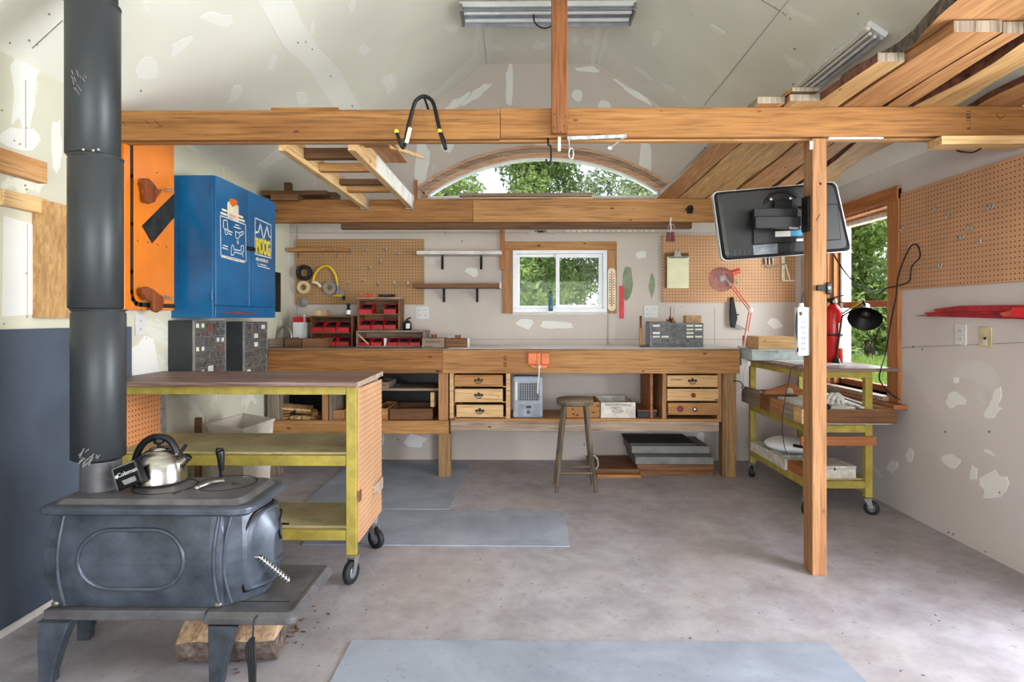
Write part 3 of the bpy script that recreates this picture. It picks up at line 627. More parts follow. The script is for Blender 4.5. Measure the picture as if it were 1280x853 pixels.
slab((1.40,1.55,1.50,3.05), (1.73,1.55,1.72,3.05), .055, .046, 'slab_y', 'thick live-edged slab lying on top of the other boards near the ceiling', 7, 'bark', wob=.03)
slab((1.76,1.60,1.80,2.9), (2.02,1.60,2.04,2.9), .05, .046, 'slab_y', 'second thick slab lying on top of the boards, against the right slope', 8, 'bark', wob=.02)
slab((2.10,2.55,2.13,3.3), (2.325,2.55,2.33,3.3), .03, 0, 'slab_y', 'short bark-edged board by the right wall on top of the near beam', 9, 'bark_red', wob=.008)
slab((1.22,2.74,1.20,3.1), (1.34,2.74,1.32,3.1), .018, .032, 'dark_wood_y', 'small dark offcut lying on the boards above the post', 10, wob=.006)
slab((1.18,2.90,1.24,3.7), (1.21,2.90,1.27,3.7), .02, .032, 'bark_red', 'narrow bark strip lying above the pale boards', 12, 'bark_red', wob=.006)
t = thing('hanging_board', 'pale planed board fixed under the right end of the near beam', 'board', (2.0, YF, 2.0))
MB().box(PY(1181,0,2.78).x, XR-.002, 2.80, 2.90, 1.992, 2.03).build('board', 'pale_pine_x', t, .002)
MB().tube(smooth([PY(1202,186,2.79)+Vector((0,.03,.0)), PY(1204,190,2.79), PY(1216,190.5,2.79), PY(1226,186,2.79)], 5), .004, 8).build('hook', 'black_metal', t)
# ------------------------------------------------------------------ fluorescent fixtures
t = thing('fluorescent_fixture', 'white shop light hanging under the flat ceiling behind the upright stud', 'light', (.18, 3.9, 3.12))
Y = 3.86; x0, x1 = PY(573,0,Y).x, PY(797,0,Y).x; z0 = PY(0,18,Y).z
MB().box(x0, x1, Y+.04, Y+.16, z0+.05, z0+.085).build('housing', 'white_plastic', t, .004)
m = MB()
for s_ in (-1, 1): m.prism([(x0, Y+.10+s_*.02, z0+.05), (x0, Y+.10+s_*.11, z0+.004), (x0, Y+.10+s_*.11, z0), (x0, Y+.10+s_*.02, z0+.045)], (x1-x0, 0, 0))
m.build('reflector', 'grey_enamel', t, .001)
for s_ in (-1, 1): MB().cyl((x0+.03, Y+.10+s_*.05, z0+.014), (x1-.03, Y+.10+s_*.05, z0+.014), .013).build('tube', 'white_plastic', t)
for x in (x0+.006, x1-.022): MB().box(x, x+.016, Y-.005, Y+.205, z0-.002, z0+.05).build('end_cap', 'steel_dull', t, .002)
for x in (x0+.2, x1-.2): MB().tube([(x, Y+.1, z0+.085), (x, Y+.1, ceil_z(x)-.001)], .003, 6).build('hanger', 'steel_dull', t)
pc = [PY(667,18,3.9), PY(668,27,3.9), PY(675,34,3.9), PY(684,35,3.9), PY(691,30,3.9), PY(697,20,3.9)]
MB().tube(smooth(pc, 5), .005, 8).build('cord', 'black_rubber', t)
t = thing('fluorescent_fixture', 'white shop light fixed along the sloping ceiling above the rough boards', 'light', (1.72, 3.3, 2.6))
def onslope(x, y, off): z = ceil_z(x); return Vector((x, y, z))+nR*off
def sbox(xa, xb, ya, yb_, o0, o1):
    q = [onslope(xa,ya,o0), onslope(xb,ya,o0), onslope(xb,ya,o1), onslope(xa,ya,o1)]; return MB().prism(q, (0, yb_-ya, 0))
sbox(1.675,1.765,2.93,3.85,.002,.03).build('housing', 'white_plastic', t, .003)
m = sbox(1.68,1.697,2.93,3.85,.03,.05); m.build('reflector', 'white_paint', t, .002); sbox(1.744,1.76,2.93,3.85,.03,.05).build('reflector', 'grey_enamel', t, .002)
for x in (1.71, 1.732): MB().cyl(onslope(x,2.95,.042), onslope(x,3.82,.042), .009).build('tube', 'white_plastic', t)
# ------------------------------------------------------------------ hooks and hardware on the near beam
t = thing('bicycle_hanger', 'black double storage hook with yellow tips hung over the near beam', 'hook', (-.4, 2.78, 2.1))
Yh = 2.80
p = [PY(x,y,Yh-.0) for x,y in ((496.5,168),(503,184),(506,183),(510,160),(517,133),(522,124),(530,120.5),(538,124),(543,133),(549,160),(554,174),(557,186))]
MB().tube(smooth(p[2:], 5), .009, 10).build('frame', 'black_metal', t)
MB().tube(smooth([PY(495,163,Yh-.02), PY(498,172,Yh-.02), PY(502,183,Yh-.01), PY(505,184.5,Yh)], 5), .008, 10).build('hook', 'black_metal', t)
MB().tube(smooth([PY(549,163,Yh-.03), PY(552,172,Yh-.03), PY(556,184,Yh-.02), PY(557,186,Yh)], 5), .008, 10).build('hook', 'black_metal', t)
for q in ((495.5,164.5,Yh-.02),(549.5,164,Yh-.03)): MB().ball(PY(*q), .011).build('tip_cap', 'yellow_cap', t)
MB().tube([PY(512.5,160,Yh), PY(507.5,179,Yh)], .0105, 10).build('sleeve', 'cream_sticker', t)
MB().tube([PY(530,121,Yh)+Vector((0,0,.0)), PY(530,121,Yh)+Vector((0,.12,-.01)), PY(530,121,Yh)+Vector((0,.13,-.06))], .006, 8).build('beam_hook', 'black_metal', t)
t = thing('wire_hook', 'small black hook hanging under the near beam in front of the arched window', 'hook', (.15, YF, 1.9))
MB().tube(smooth([PY(685,172,YF+.01), PY(685.5,181,YF), PY(688.5,184,YF), PY(688.5,200,YF), PY(686,206,YF), PY(683,203,YF), PY(683,199,YF)], 5), .0045, 8).build('hook', 'black_metal', t)
one(MB().pb(697.5,171,701,189,YF-.004,.0038), 'perforated_strap', 'cream_sticker', 'short pale perforated strap hanging below the stud on the near beam', 'strap')
t = thing('folding_bracket', 'galvanised metal arm screwed along the bottom of the near beam', 'bracket', (.4, YF, 2.03))
MB().bar(PY(709,173,YF-.008), PY(783,170.5,YF-.008), .012, .016).build('rail', 'galvanised', t, .001)
MB().bar(PY(781,172,YF-.012), PY(760,187,YF-.012), .006, .008).build('brace', 'steel_dull', t)
MB().ball(PY(762,185,YF-.012), .011, (1,.5,1)).build('pivot', 'galvanised', t)
r = arc(PY(714,192,YF-.012), .011, 0, 2*PI, 12, 'xz', .026); MB().tube(r[:-1], .003, 8, closed=True).build('ring', 'galvanised', t); MB().tube([PY(711,175,YF-.012), PY(712,186,YF-.012)], .003, 8).build('link', 'galvanised', t)
one(MB().pb(1036,168,1105,173.5,YF+.012,.02), 'foam_strip', 'cloth_white', 'white foam strip under the near beam just right of the post', 'strip', bevel=.004)
t = thing('binder_clips', 'two dark red bulldog clips hanging on a string from the back beam', 'clip', (1.12, YK-.02, 1.8))
MB().tube(smooth([PY(839,272,YK-.003), PY(838,279,YK-.008), PY(839,287,YK-.008)], 4), .006, 8).build('string', 'white_paint', t)
for q in (835.5, 841): MB().prism([PY(q-2.2,302,YK-.02), PY(q+2.6,302,YK-.02), PY(q+2,290,YK-.02), PY(q-1.6,290,YK-.02)], (0,.02,0)).build('clip_body', 'rust_red', t, .002)
for q in (837, 841): MB().tube(arc(PY(q,285,YK-.014), .012, 0, 2*PI, 10, 'xz', .03)[:-1], .002, 6, closed=True).build('clip_wire', 'silver', t)
t = thing('cup_hook', 'small black metal hook fixture screwed to the back beam near the television', 'hook', (1.25, YK-.01, 1.98))
MB().pb(859,259,866,267,YK-.008,.0078).build('plate', 'black_metal', t, .002)
MB().tube(smooth([PY(858,263,YK-.008), PY(861,258,YK-.02), PY(865,258,YK-.02), PY(866,263,YK-.02)],4), .006, 8).build('hook', 'black_metal', t)
t = thing('ceiling_hook', 'black winged metal hook under the back beam above the small window', 'hook', (.2, YK+.1, 1.84))
MB().pb(668,288,683,290.5,YK+.08,.04).build('plate', 'black_metal', t, .002)
for s_ in (-1,1): MB().tube(smooth([PY(675.5+s_*4,290,YK+.08), PY(675.5+s_*12,291,YK+.07), PY(675.5+s_*16,293,YK+.06)],4), .005, 8).build('wing', 'silver', t)
MB().box(PY(0+669,0,YK+.09).x, PY(682,0,YK+.09).x, YK+.079, YK+.12, PY(0,287.6,YK+.08).z, PY(0,287.6,YK+.08).z+.04).build('mount', 'black_metal', t)
m = MB()
for i in range(16): m.pb(708+i*7,287.2-(.02*i),713+i*7,290.5-(.02*i),YB-.006,.005)
m.pb(706,286.5,820,287.6,YB-.008,.007); one(m, 'slotted_strip', 'white_paint', 'white slotted strip on the far wall above and right of the small window', 'strip')
# wall boards and osb strip on the left wall
for (ya, yb_), k in (((184,213),(204,227)), 0), ((((235,256)),(252.5,266.5)), 1):
    a0 = PX(0, ya[0] if isinstance(ya, tuple) else ya, -1.91)
lb = [(0,184,213,59.5,-1.912,'upper pine block board fixed on the left wall, cut off by the edge of view','pine_y'),(5,236,256,59.5,-1.912,'lower pinkish block board fixed on the left wall above the particle board strip','pale_pine_y')]
for x, ya, yb_, x2, X, l, mt in lb:
    p0 = PX(x, ya, X); p1 = PX(x, yb_, X); q = PX(x2, yb_, X); y0 = p0.y-(.5 if x == 0 else 0)
    one(MB().box(XL, X, y0, q.y, p1.z, p0.z), 'wall_board', mt, l, 'board', 'block boards on the left wall', .002)
a = PX(60,251,-1.885); one(MB().box(XL+.0005, -1.885, a.y, a.y+.30, EYE-.002, a.z), 'particle_board', 'osb', 'flaky orange particle board strip on the left wall beside the stovepipe', 'board', bevel=.002)
# ================================================================== FAR WALL: pegboards, shelves, small things
def hook_peg(px, py, Y, kind=0, parent=None, label='', group='', nx=(0,-1,0)):
    """small bent wire peg hook pushed into a pegboard on the far wall"""
    p = PY(px, py, Y); m = MB()
    if kind == 0: pts = [p+Vector((0,-.002,.012)), p+Vector((0,-.012,.012)), p+Vector((0,-.014,-.012)), p+Vector((0,-.03,-.018)), p+Vector((0,-.042,-.004))]
    elif kind == 1: pts = [p+Vector((0,-.002,.0)), p+Vector((0,-.10,.0)), p+Vector((0,-.11,.015))]
    else: pts = [p+Vector((-.03,-.002,.012)), p+Vector((-.03,-.02,-.01)), p+Vector((0,-.03,-.018)), p+Vector((.03,-.02,-.01)), p+Vector((.03,-.002,.012))]
    m.tube(smooth(pts, 4), .003, 8); m.obox(p+Vector((0,-.002,.012)), (.010,.008,.014)); return one(m, 'peg_hook', 'silver', label, 'hook', group)
one(MB().pb(369.5,299,530,381,YB-.02,.012), 'pegboard', 'pegboard_brown', 'large brown pegboard on the far wall, left of the two wall shelves', 'pegboard', bevel=.001)
one(MB().pb(828,294,994.5,378,YB-.02,.012), 'pegboard', 'pegboard_tan', 'tan pegboard on the far wall behind the red desk lamp', 'pegboard', bevel=.001)
pegs = [(409,314,1),(424,314,1),(432,313,0),(439,314,0),(459,314,1),(483,314,1),(499,319,1),(476,327,0),(449,336,0),(463,335,0),(456,352,1),(436,355,1),(473,355,0),(493,355,0),(510,355,0),(375,317,0)]
wh = ['below the small wooden shelf, left','below the small wooden shelf, middle','at the right end of the small wooden shelf','just right of the small wooden shelf','fourth from the right in the top row','second from the right in the top row','rightmost of the top row','alone just under the top row','left of the middle pair','right of the middle pair','above the second red bin unit','right of the yellow hose','left of three along the bottom','middle of three along the bottom','rightmost along the bottom','under the left end of the small wooden shelf']
for (x,y,k),w in zip(pegs, wh): hook_peg(x, y, YB-.021, k, label='metal peg hook on the brown pegboard, '+w, group='peg hooks on the brown pegboard')
t = thing('small_shelf', 'small wooden shelf board on the brown pegboard above the black coil', 'shelf', (PY(396,0,YB).x, YB-.02, 1.74))
MB().pb(358,310,433,314,YB-.12,.098).build('board', 'pine_x', t, .002)
for x in (374,421): MB().bar(PY(x,315,YB-.10), PY(x,322,YB-.024), .004, .004).bar(PY(x,314.6,YB-.10), PY(x,314.6,YB-.024), .004, .004).build('bracket', 'steel_dull', t)
def torus(m, c, R_, r, axis='y', n=24):
    return m.tube(arc(c, R_, 0, 2*PI, n, {'y':'xz','x':'yz','z':'xy'}[axis])[:-1], r, 10, closed=True)
m = MB(); c = PY(379.5,341,YB-.06)
for k in range(4): torus(m, c+Vector((0,.012*k,.002*(k%2))), .052-.002*(k%2), .014)
one(m, 'cable_coil', 'black_rubber', 'black coiled cable hanging on the brown pegboard', 'cable')
def tape_roll(px, py, Y, r, mat, label, w=.03):
    c = PY(px, py, Y); t = thing('tape_roll', label, 'tape', c, 'tape rolls on the pegboard'); 
    MB().lathe([(r*.5,0),(r,0),(r,w),(r*.5,w),(r*.5,0)], c+Vector((0,w/2,0)), (0,-1,0), sm=False).build('tape', mat, t, .001)
    MB().lathe([(r*.44,-.001),(r*.5,-.001),(r*.5,w+.001),(r*.44,w+.001),(r*.44,-.001)], c+Vector((0,w/2,0)), (0,-1,0), sm=False).build('core', 'cardboard', t); return t
tape_roll(380,359.5,YB-.045,.055,'masking_tape','cream masking tape roll below the black coil')
tape_roll(412.5,360,YB-.045,.055,'grey_tape','grey duct tape roll hanging under the yellow hose')
m = MB(); torus(m, PY(379,378,YB-.03), .038, .006); m.lathe([(.0,.0),(.036,0),(.036,.006),(0,.006)], PY(379,378,YB-.028), (0,-1,0)); one(m, 'round_lid', 'grey_tape', 'round grey dish hanging at the lower left corner of the brown pegboard', 'dish')
t = thing('yellow_hose', 'bright yellow air hose arched over a hook on the brown pegboard', 'hose', PY(405,334,YB-.04))
MB().tube(smooth([PY(*q) for q in ((391,354,YB-.05),(393,345,YB-.05),(398,337,YB-.05),(405,333,YB-.05),(412,334,YB-.05),(418,341,YB-.05),(421,350,YB-.05),(422,358,YB-.05))],5), .011, 10).build('hose', 'yellow_hose', t)
MB().cyl(PY(422,357,YB-.05), PY(422.5,364,YB-.05), .012).build('fitting', 'grey_plastic', t)
MB().tube(smooth([PY(391,353,YB-.05), PY(396,354,YB-.06), PY(401,359,YB-.06)],4), [.013]*9, 8).build('fitting', 'cream_sticker', t)
t = thing('trowel', 'short tool with a yellow-edged blade hanging under the yellow hose', 'tool', PY(424,370,YB-.03))
MB().pb(416,368.5,429,371,YB-.05,.01).build('blade_edge', 'yellow_hose', t, .001); MB().pb(420,363,430,368.4,YB-.05,.012).build('body', 'grey_tape', t, .002); MB().pb(428,370,431,375,YB-.05,.01).build('tip', 'black_metal', t)
# the two long shelves
def bracket(px, y0, y1, Y, d, parent):
    a = PY(px, y0, Y-d*.9); b = PY(px, y0, Y-.004); c_ = PY(px, y1, Y-.004)
    a.z = b.z = b.z
    MB().bar(a, b, .03, .004).bar(b, c_, .022, .004, up=(0,1,0)).prism([a+Vector((-.004,.012,0)), a+Vector((-.004,.05,0)), c_+Vector((-.004,-.003,.06)), c_+Vector((-.004,-.003,0))], (.008,0,0)).build('bracket', 'black_metal', parent, .001)
t = thing('wall_shelf', 'white painted wall shelf, the upper one right of the brown pegboard', 'shelf', PY(573,315,YB), 'wall shelves')
MB().pb(520.5,313.5,627,318,YB-.2,.198).build('board', 'white_paint', t, .003)
for x in (553,601.5): bracket(x, 318.5, 337, YB, .19, t)
t = thing('wall_shelf', 'bare brown wall shelf, the lower one right of the brown pegboard', 'shelf', PY(570,357,YB), 'wall shelves')
MB().pb(516,354.5,625,360,YB-.2,.198).build('board', 'brown_ply_x', t, .003); MB().pb(624.5,353,626,360.5,YB-.2,.198).build('end_strip', 'white_paint', t)
for x in (555,596.5): bracket(x, 360.5, 378, YB, .19, t)
# thermometer, level, outlets
t = thing('thermometer', 'cream wall thermometer on the right casing of the small window', 'thermometer', PY(765,360,YB-.02))
m = MB(); p0, p1 = PY(760,389,YB-.03), PY(769.5,335,YB-.03); r = (p1.x-p0.x)/2; cx = (p0.x+p1.x)/2
poly = arc((cx,YB-.03,p1.z-r), r, 0, PI, 8)+arc((cx,YB-.03,p0.z+r), r, PI, 2*PI, 8); m.prism(poly, (0,.01,0)); m.build('plate', 'cream_sticker', t, .001)
MB().cyl((cx,YB-.034,p0.z+.05), (cx,YB-.034,p1.z-.03), .003, n=8).ball((cx,YB-.034,p0.z+.045), .006).build('glass_tube', 'bright_red', t)
m = MB()
for i in range(12):
    for s_ in (-1,1): m.box(cx+s_*.016-.004, cx+s_*.016+.004, YB-.0315, YB-.03, p0.z+.06+i*.022, p0.z+.07+i*.022)
m.build('scale_marks', 'ink', t)
t = thing('spirit_level', 'bright red narrow strip hanging on the wall right of the thermometer', 'level', PY(777.5,398,YB))
MB().pb(775,357.5,780,398.5,YB-.022,.018).build('body', 'bright_red', t, .002); MB().cyl(PY(777.5,358,YB-.02), PY(777.5,358,YB), .005).build('nail', 'steel_dull', t)
def outlet_back(x0,y0,x1,y1,label,n=2, mat='white_plastic'):
    t = thing('outlet', label, 'outlet', PY((x0+x1)/2,y1,YB)); MB().pb(x0,y0,x1,y1,YB-.006,.005).build('cover_plate', mat, t, .002)
    w = (x1-x0)/n
    for k in range(n):
        for j in range(2):
            cx_, cy_ = x0+w*(k+.5), y0+(y1-y0)*(.3+.4*j); r = t
            m = MB().pb(cx_-2,cy_-2,cx_+2,cy_+2,YB-.008,.002); o = m.build('receptacle', mat, t, .001)
            MB().pb(cx_-1,cy_-1,cx_-.6,cy_+.6,YB-.0085,.001).pb(cx_+.5,cy_-1,cx_+.9,cy_+.6,YB-.0085,.001).build('slot', 'ink', o)
outlet_back(520,383.5,536,399,'white square switch plate on the far wall below the brown pegboard')
outlet_back(805,382,822,397.5,'white double outlet on the far wall above the grey parts organizer')
# clipboard
t = thing('clipboard', 'clipboard with a cream pad hanging on the tan pegboard', 'clipboard', PY(845,340,YB-.03))
MB().pb(831,316.5,861,360,YB-.03,.0095).build('board', 'brown_ply_x', t, .001); MB().pb(834,321,861,360.5,YB-.036,.0062).build('paper_pad', 'paper_cream', t, .001)
MB().pb(836,320,860,323,YB-.042,.006).build('clip_base', 'steel_dull', t, .001)
m = MB(); m.prism([PY(842,321,YB-.044), PY(852,321,YB-.044), PY(850,315,YB-.044), PY(844,315,YB-.044)], (0,.004,0)); torus(m, PY(847,315,YB-.042), .014, .005); m.build('clip', 'silver', t, .001)
t = thing('hand_clamp', 'black pivoting hand clamp hanging on the wall under the tan pegboard', 'clamp', PY(918,395,YB-.02))
MB().prism([PY(*q, YB-.05) for q in ((914,372),(917,371),(921,392),(922,398),(919,410),(914.5,409.5),(913,395))], (0,.03,0)).build('frame', 'black_metal', t, .003)
MB().prism([PY(*q, YB-.045) for q in ((914,391),(924,393),(924,394.5),(914,393.5))], (0,.02,0)).build('lever', 'black_metal', t, .001)
MB().prism([PY(*q, YB-.045) for q in ((918,404),(921,405),(932,411),(931,412.5),(917,410))], (0,.02,0)).build('jaw', 'grey_tape', t, .001)
MB().tube(arc(PY(920,354,YB-.03), .022, 0, 2*PI, 14)[:-1], .002, 6, closed=True).build('wire_ring', 'silver', t)
# tools at the right end of the tan pegboard, partly behind the television
t = thing('wooden_square', 'white try square with a diagonal brace on the tan pegboard', 'square', PY(983,350,YB-.03))
MB().prism([PY(*q, YB-.035) for q in ((977,318),(981,318),(981,350),(994,350),(994,352),(977,352))], (0,.012,0)).build('stock', 'cream_sticker', t, .001)
MB().bar(PY(981,328,YB-.03), PY(987,350,YB-.03), .012, .012).build('brace', 'cream_sticker', t, .001)
t = thing('pliers', 'steel pliers on a wire hook under the bottom edge of the television', 'pliers', PY(962,330,YB-.03))
for q in (956.5, 961, 965.5): MB().tube([PY(q,321,YB-.04), PY(q+.6,331,YB-.04)], [.012,.008], 8).build('tool_end', 'steel_dull', t)
MB().tube(smooth([PY(956,332,YB-.05), PY(962,335,YB-.06), PY(975,332,YB-.06), PY(984,329,YB-.05)],4), .004, 8).build('wire_hook', 'steel_dull', t)
# ================================================================== THE WORKBENCH
YW = 4.53
WL, WM, WR = PY(335,0,YW).x, PY(553,0,YW).x, PY(925,0,YW).x
Z = lambda y, Y=YW: PY(640, y, Y).z
zt_, za, zr0, zr1 = Z(437.3), Z(467), Z(527.5), Z(543)
wbn = thing('workbench', 'long pine workbench under the far wall with a pale sheet-covered top', 'workbench', ((WL+WR)/2, 4.82, 0))
MB().box(WL-.01, WR-.005, YW-.012, YB-.004, zt_, zt_+.008).build('top_sheet', 'galvanised', wbn, .002).data.materials[0] = MATS['grey_wood_x']
MB().box(PY(560,0,YW).x, WR-.003, YW-.014, YB-.004, zt_+.0085, zt_+.0105).build('sheet_cover', 'white_plastic', wbn)
MB().box(WL, WR-.01, YW+.04, YB-.006, zt_-.03, zt_-.0005).build('top_board', 'pine_x', wbn)
MB().box(WL, WM-.001, YW, YW+.038, za, zt_-.001).build('apron', 'beam_wood_x', wbn, .003)
MB().box(WM+.001, WR, YW, YW+.038, za, zt_-.001).build('apron', 'pine_x', wbn, .003)
text('LE 43', .03, PY(631.5,452,YW-.0005), (PI/2,-PI/2,0), 'ink_red', wbn, 'painted_mark', sx=1.25, bold=.0008)
lx = [(334,349,YW+.05),(548,563,YW+.012),(903,920.5,YW+.045)]
for (a,b,Y),mt in zip(lx, ('grey_wood_z','scorched_z','scorched_z')):
    MB().box(PY(a,0,Y).x, PY(b,0,Y).x, Y, Y+.09, 0, (zt_-.031 if a != 548 else zr0-.001) if a == 334 or a == 903 else Z(543)-.001).build('leg', mt, wbn, .004)
MB().box(PY(548,0,YW+.04).x, PY(560,0,YW+.04).x, YW+.04, YW+.12, Z(527), za).build('post', 'pine_z', wbn, .003)
for x in (340, 556, 911): MB().box(PY(x,0,YB-.1).x-.04, PY(x,0,YB-.1).x+.04, YB-.095, YB-.01, 0, zt_-.031).build('leg', 'scorched_z', wbn, .003)
MB().box(PY(330,0,YW).x, PY(560.5,0,YW).x, YW, YW+.038, zr1, zr0+.004).build('shelf_rail', 'pine_x', wbn, .003)
MB().box(WL, PY(560,0,YW+.2).x, YW+.04, YB-.1, zr0-.03, zr0-.008).build('lower_shelf', 'grey_wood_x', wbn)
MB().box(PY(467,0,YW+.1).x, PY(548,0,YW+.1).x, YW+.10, YB-.1, Z(489,YW+.1), Z(486,YW+.1)).build('middle_shelf', 'grey_wood_x', wbn, .002)
MB().box(PY(548,0,YW+.09).x-.06, PY(548,0,YW+.09).x-.03, YW+.09, YW+.15, Z(509,YW+.1), Z(491,YW+.1)).build('shelf_block', 'pale_pine_x', wbn, .002)
MB().box(PY(402,0,YW+.01).x, PY(409,0,YW+.01).x, YW+.02, YB-.2, zr0, za).build('divider', 'pine_z', wbn, .002)
MB().box(PY(411,0,YW+.02).x, PY(414,0,YW+.02).x, YW+.03, YB-.2, zr0, za).build('divider', 'grey_wood_z', wbn, .002)
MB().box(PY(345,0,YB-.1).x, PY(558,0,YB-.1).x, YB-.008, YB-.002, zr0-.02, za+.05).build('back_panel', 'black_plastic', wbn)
MB().box(PY(463,0,YW+.05).x, PY(466,0,YW+.05).x, YW+.06, YB-.2, zr0, za).build('divider', 'dark_scale', wbn, .002)
# right section: shelf and rail
zs0, zs1 = Z(523.5,YW+.05), Z(527,YW+.05)
MB().box(PY(563,0,YW+.05).x, PY(902,0,YW+.05).x, YW+.05, YB-.1, zs1, zs0).build('long_shelf', 'pine_x', wbn, .002)
MB().box(PY(563,0,YW+.06).x, PY(899,0,YW+.06).x, YW+.06, YW+.098, Z(539.5,YW+.06), zs1-.001).build('shelf_rail', 'whitewash_x', wbn, .004)
MB().prism([PY(545,463,YW-.0015), PY(553,464.5,YW-.0015), PY(545,465.5,YW-.0015)], (0,.001,0)).build('knot', 'ink', wbn)
def cabinet(x0, x1, y0, y1, drawers, label, mat_side, pulls, mats, sidebox=None):
    t = thing('drawer_unit', label, 'drawers', (PY((x0+x1)/2,0,YW).x, YW+.06, zs0))
    X0, X1 = PY(x0,0,YW+.045).x, PY(x1,0,YW+.045).x; Ya = YW+.045
    fw = .03
    MB().box(X0, X0+fw, Ya, Ya+.42, zs0+.001, za-.002).build('side_panel', mat_side, t, .002)
    MB().box(X1-fw*1.1, X1, Ya, Ya+.42, zs0+.001, za-.002).build('side_panel', mat_side, t, .002)
    MB().box(X0+fw+.001, X1-fw*1.1-.001, Ya+.42, Ya+.43, zs0+.001, za-.002).build('back_panel', 'dark_wood_x', t)
    for k,(a,b,c_,d) in enumerate(drawers):
        p = PY(a,d,Ya-.004); q = PY(c_,b,Ya-.004)
        dr = MB().box(p.x, q.x, Ya-.004, Ya+.012, p.z, q.z).box(p.x+.004, p.x+.016, Ya+.012, Ya+.36, p.z+.004, q.z-.01).box(q.x-.016, q.x-.004, Ya+.012, Ya+.36, p.z+.004, q.z-.01).box(p.x+.016, q.x-.016, Ya+.012, Ya+.35, p.z+.004, p.z+.012).build('drawer', mats[k], t, .003)
        MB().box(X0+fw+.0005, p.x+.001, Ya+.02, Ya+.36, p.z-.006, p.z).box(q.x-.001, X1-fw*1.1-.0005, Ya+.02, Ya+.36, p.z-.006, p.z).build('runner', 'pale_pine_y', t)
        c0 = Vector(((p.x+q.x)/2, Ya-.006, (p.z+q.z)/2)); kd, dx = pulls[k]; c0.x += dx
        if kd == 'bail':
            o = MB().prism([c0+Vector((x*1.2,0,z*1.25)) for x,z in ((-.030,.004),(-.024,.012),(-.012,.008),(-.007,.018),(.007,.018),(.012,.008),(.024,.012),(.030,.004),(.024,-.006),(.010,0),(0,-.008),(-.010,0),(-.024,-.006))], (0,-.002,0)).build('handle', 'brass_dark', dr)
            MB().tube(arc(c0+Vector((0,-.010,.002)), .022, PI, 2*PI, 10, 'xz', .022), .0028, 8).build('bail', 'brass_dark', o)
        else:
            MB().lathe([(.004,0),(.006,.01),(.016,.016),(.017,.024),(.010,.03),(0,.031)], c0+Vector((0,.002,0)), (0,-1,0), 16).build('knob', 'burl' if kd == 'knob' else 'silver', dr)
            if kd == 'stain': MB().prism([c0+Vector((-.105+.026*math.cos(a*PI/8), .0035, .026*math.sin(a*PI/8))) for a in range(16)], (0,-.002,0)).build('round_plug', 'rust_red', dr)
    return t
cabinet(562,638,467,524, [(568,469,628.5,483.5),(568.5,486.5,628.5,503),(570.5,506.5,629,522)], 'three-drawer unit with ornate pulls at the left end of the long bench shelf', 'pale_pine_x', [('bail',0)]*3, ['pine_x','pale_pine_x','pale_pine_x'])
u2 = cabinet(828,902,467,524, [(834,469.5,897,484),(834,486.5,898,501.5),(835,504,899,519)], 'three-drawer unit with mismatched pulls at the right end of the bench', 'pine_z', [('bail',0),('knob',.0),('stain',.005)], ['pale_pine_x','pale_pine_x','pine_x'])
text('Drawer', .026, PY(846,474.5,YW+.0405), FACE, 'ink', u2, 'handwriting', sx=1.0)
one(MB().box(PY(806,0,YB-.3).x, PY(806,0,YB-.3).x+.02, YW+.09, YB-.12, zs0+.001, za-.002), 'side_board', 'red_cedar_x', 'reddish upright board on the bench shelf left of the right drawer unit', 'board', bevel=.002).rotation_euler = (0,0,0)
# ------------------------------------------------------------------ on the long shelf
zl = zs0+.001
t = thing('space_heater', 'grey upright box heater with a diamond grille on the bench shelf', 'heater', (PY(660,0,YW+.1).x, YW+.1, zl))
Y = YW+.07; p, q = PY(641,523.5,Y), PY(678.5,470.5,Y)
MB().box(p.x, q.x, Y, Y+.13, zl, q.z).build('housing', 'grey_enamel', t, .018)
g0, g1 = PY(648,501,Y), PY(674,479,Y); MB().box(g0.x, g1.x, Y-.003, Y-.0005, g0.z, g1.z).build('grille_recess', 'black_plastic', t)
m = MB(); n = 9
for i in range(n):
    for s_ in (-1,1):
        x = g0.x+(g1.x-g0.x)*(i+.5)/n; w = .016
        for j in range(7):
            z0 = g0.z+(g1.z-g0.z)*j/7; z1 = g0.z+(g1.z-g0.z)*(j+1)/7; m.ribbon([(x-s_*w/2*.6,Y-.004,z0),(x+s_*w/2*.6,Y-.004,z1)], .0028, (0,-1,0))
m.build('grille', 'grey_enamel', t)
for a,b in ((647,655),(666,675)):
    m = MB()
    for j in range(6): m.pb(a,506+j*2.5,b,506.9+j*2.5,Y-.003,.003)
    m.build('vent_slots', 'grey_plastic', t)
MB().pb(657.5,507.5,664,510.5,Y-.005,.004).build('switch', 'black_plastic', t); MB().cyl(PY(660.5,515.5,Y-.014), PY(660.5,515.5,Y), .014, n=20).build('dial', 'black_plastic', t)
MB().pb(644,478,646.5,500,Y-.004,.003).build('trim_strip', 'white_plastic', t, .001)
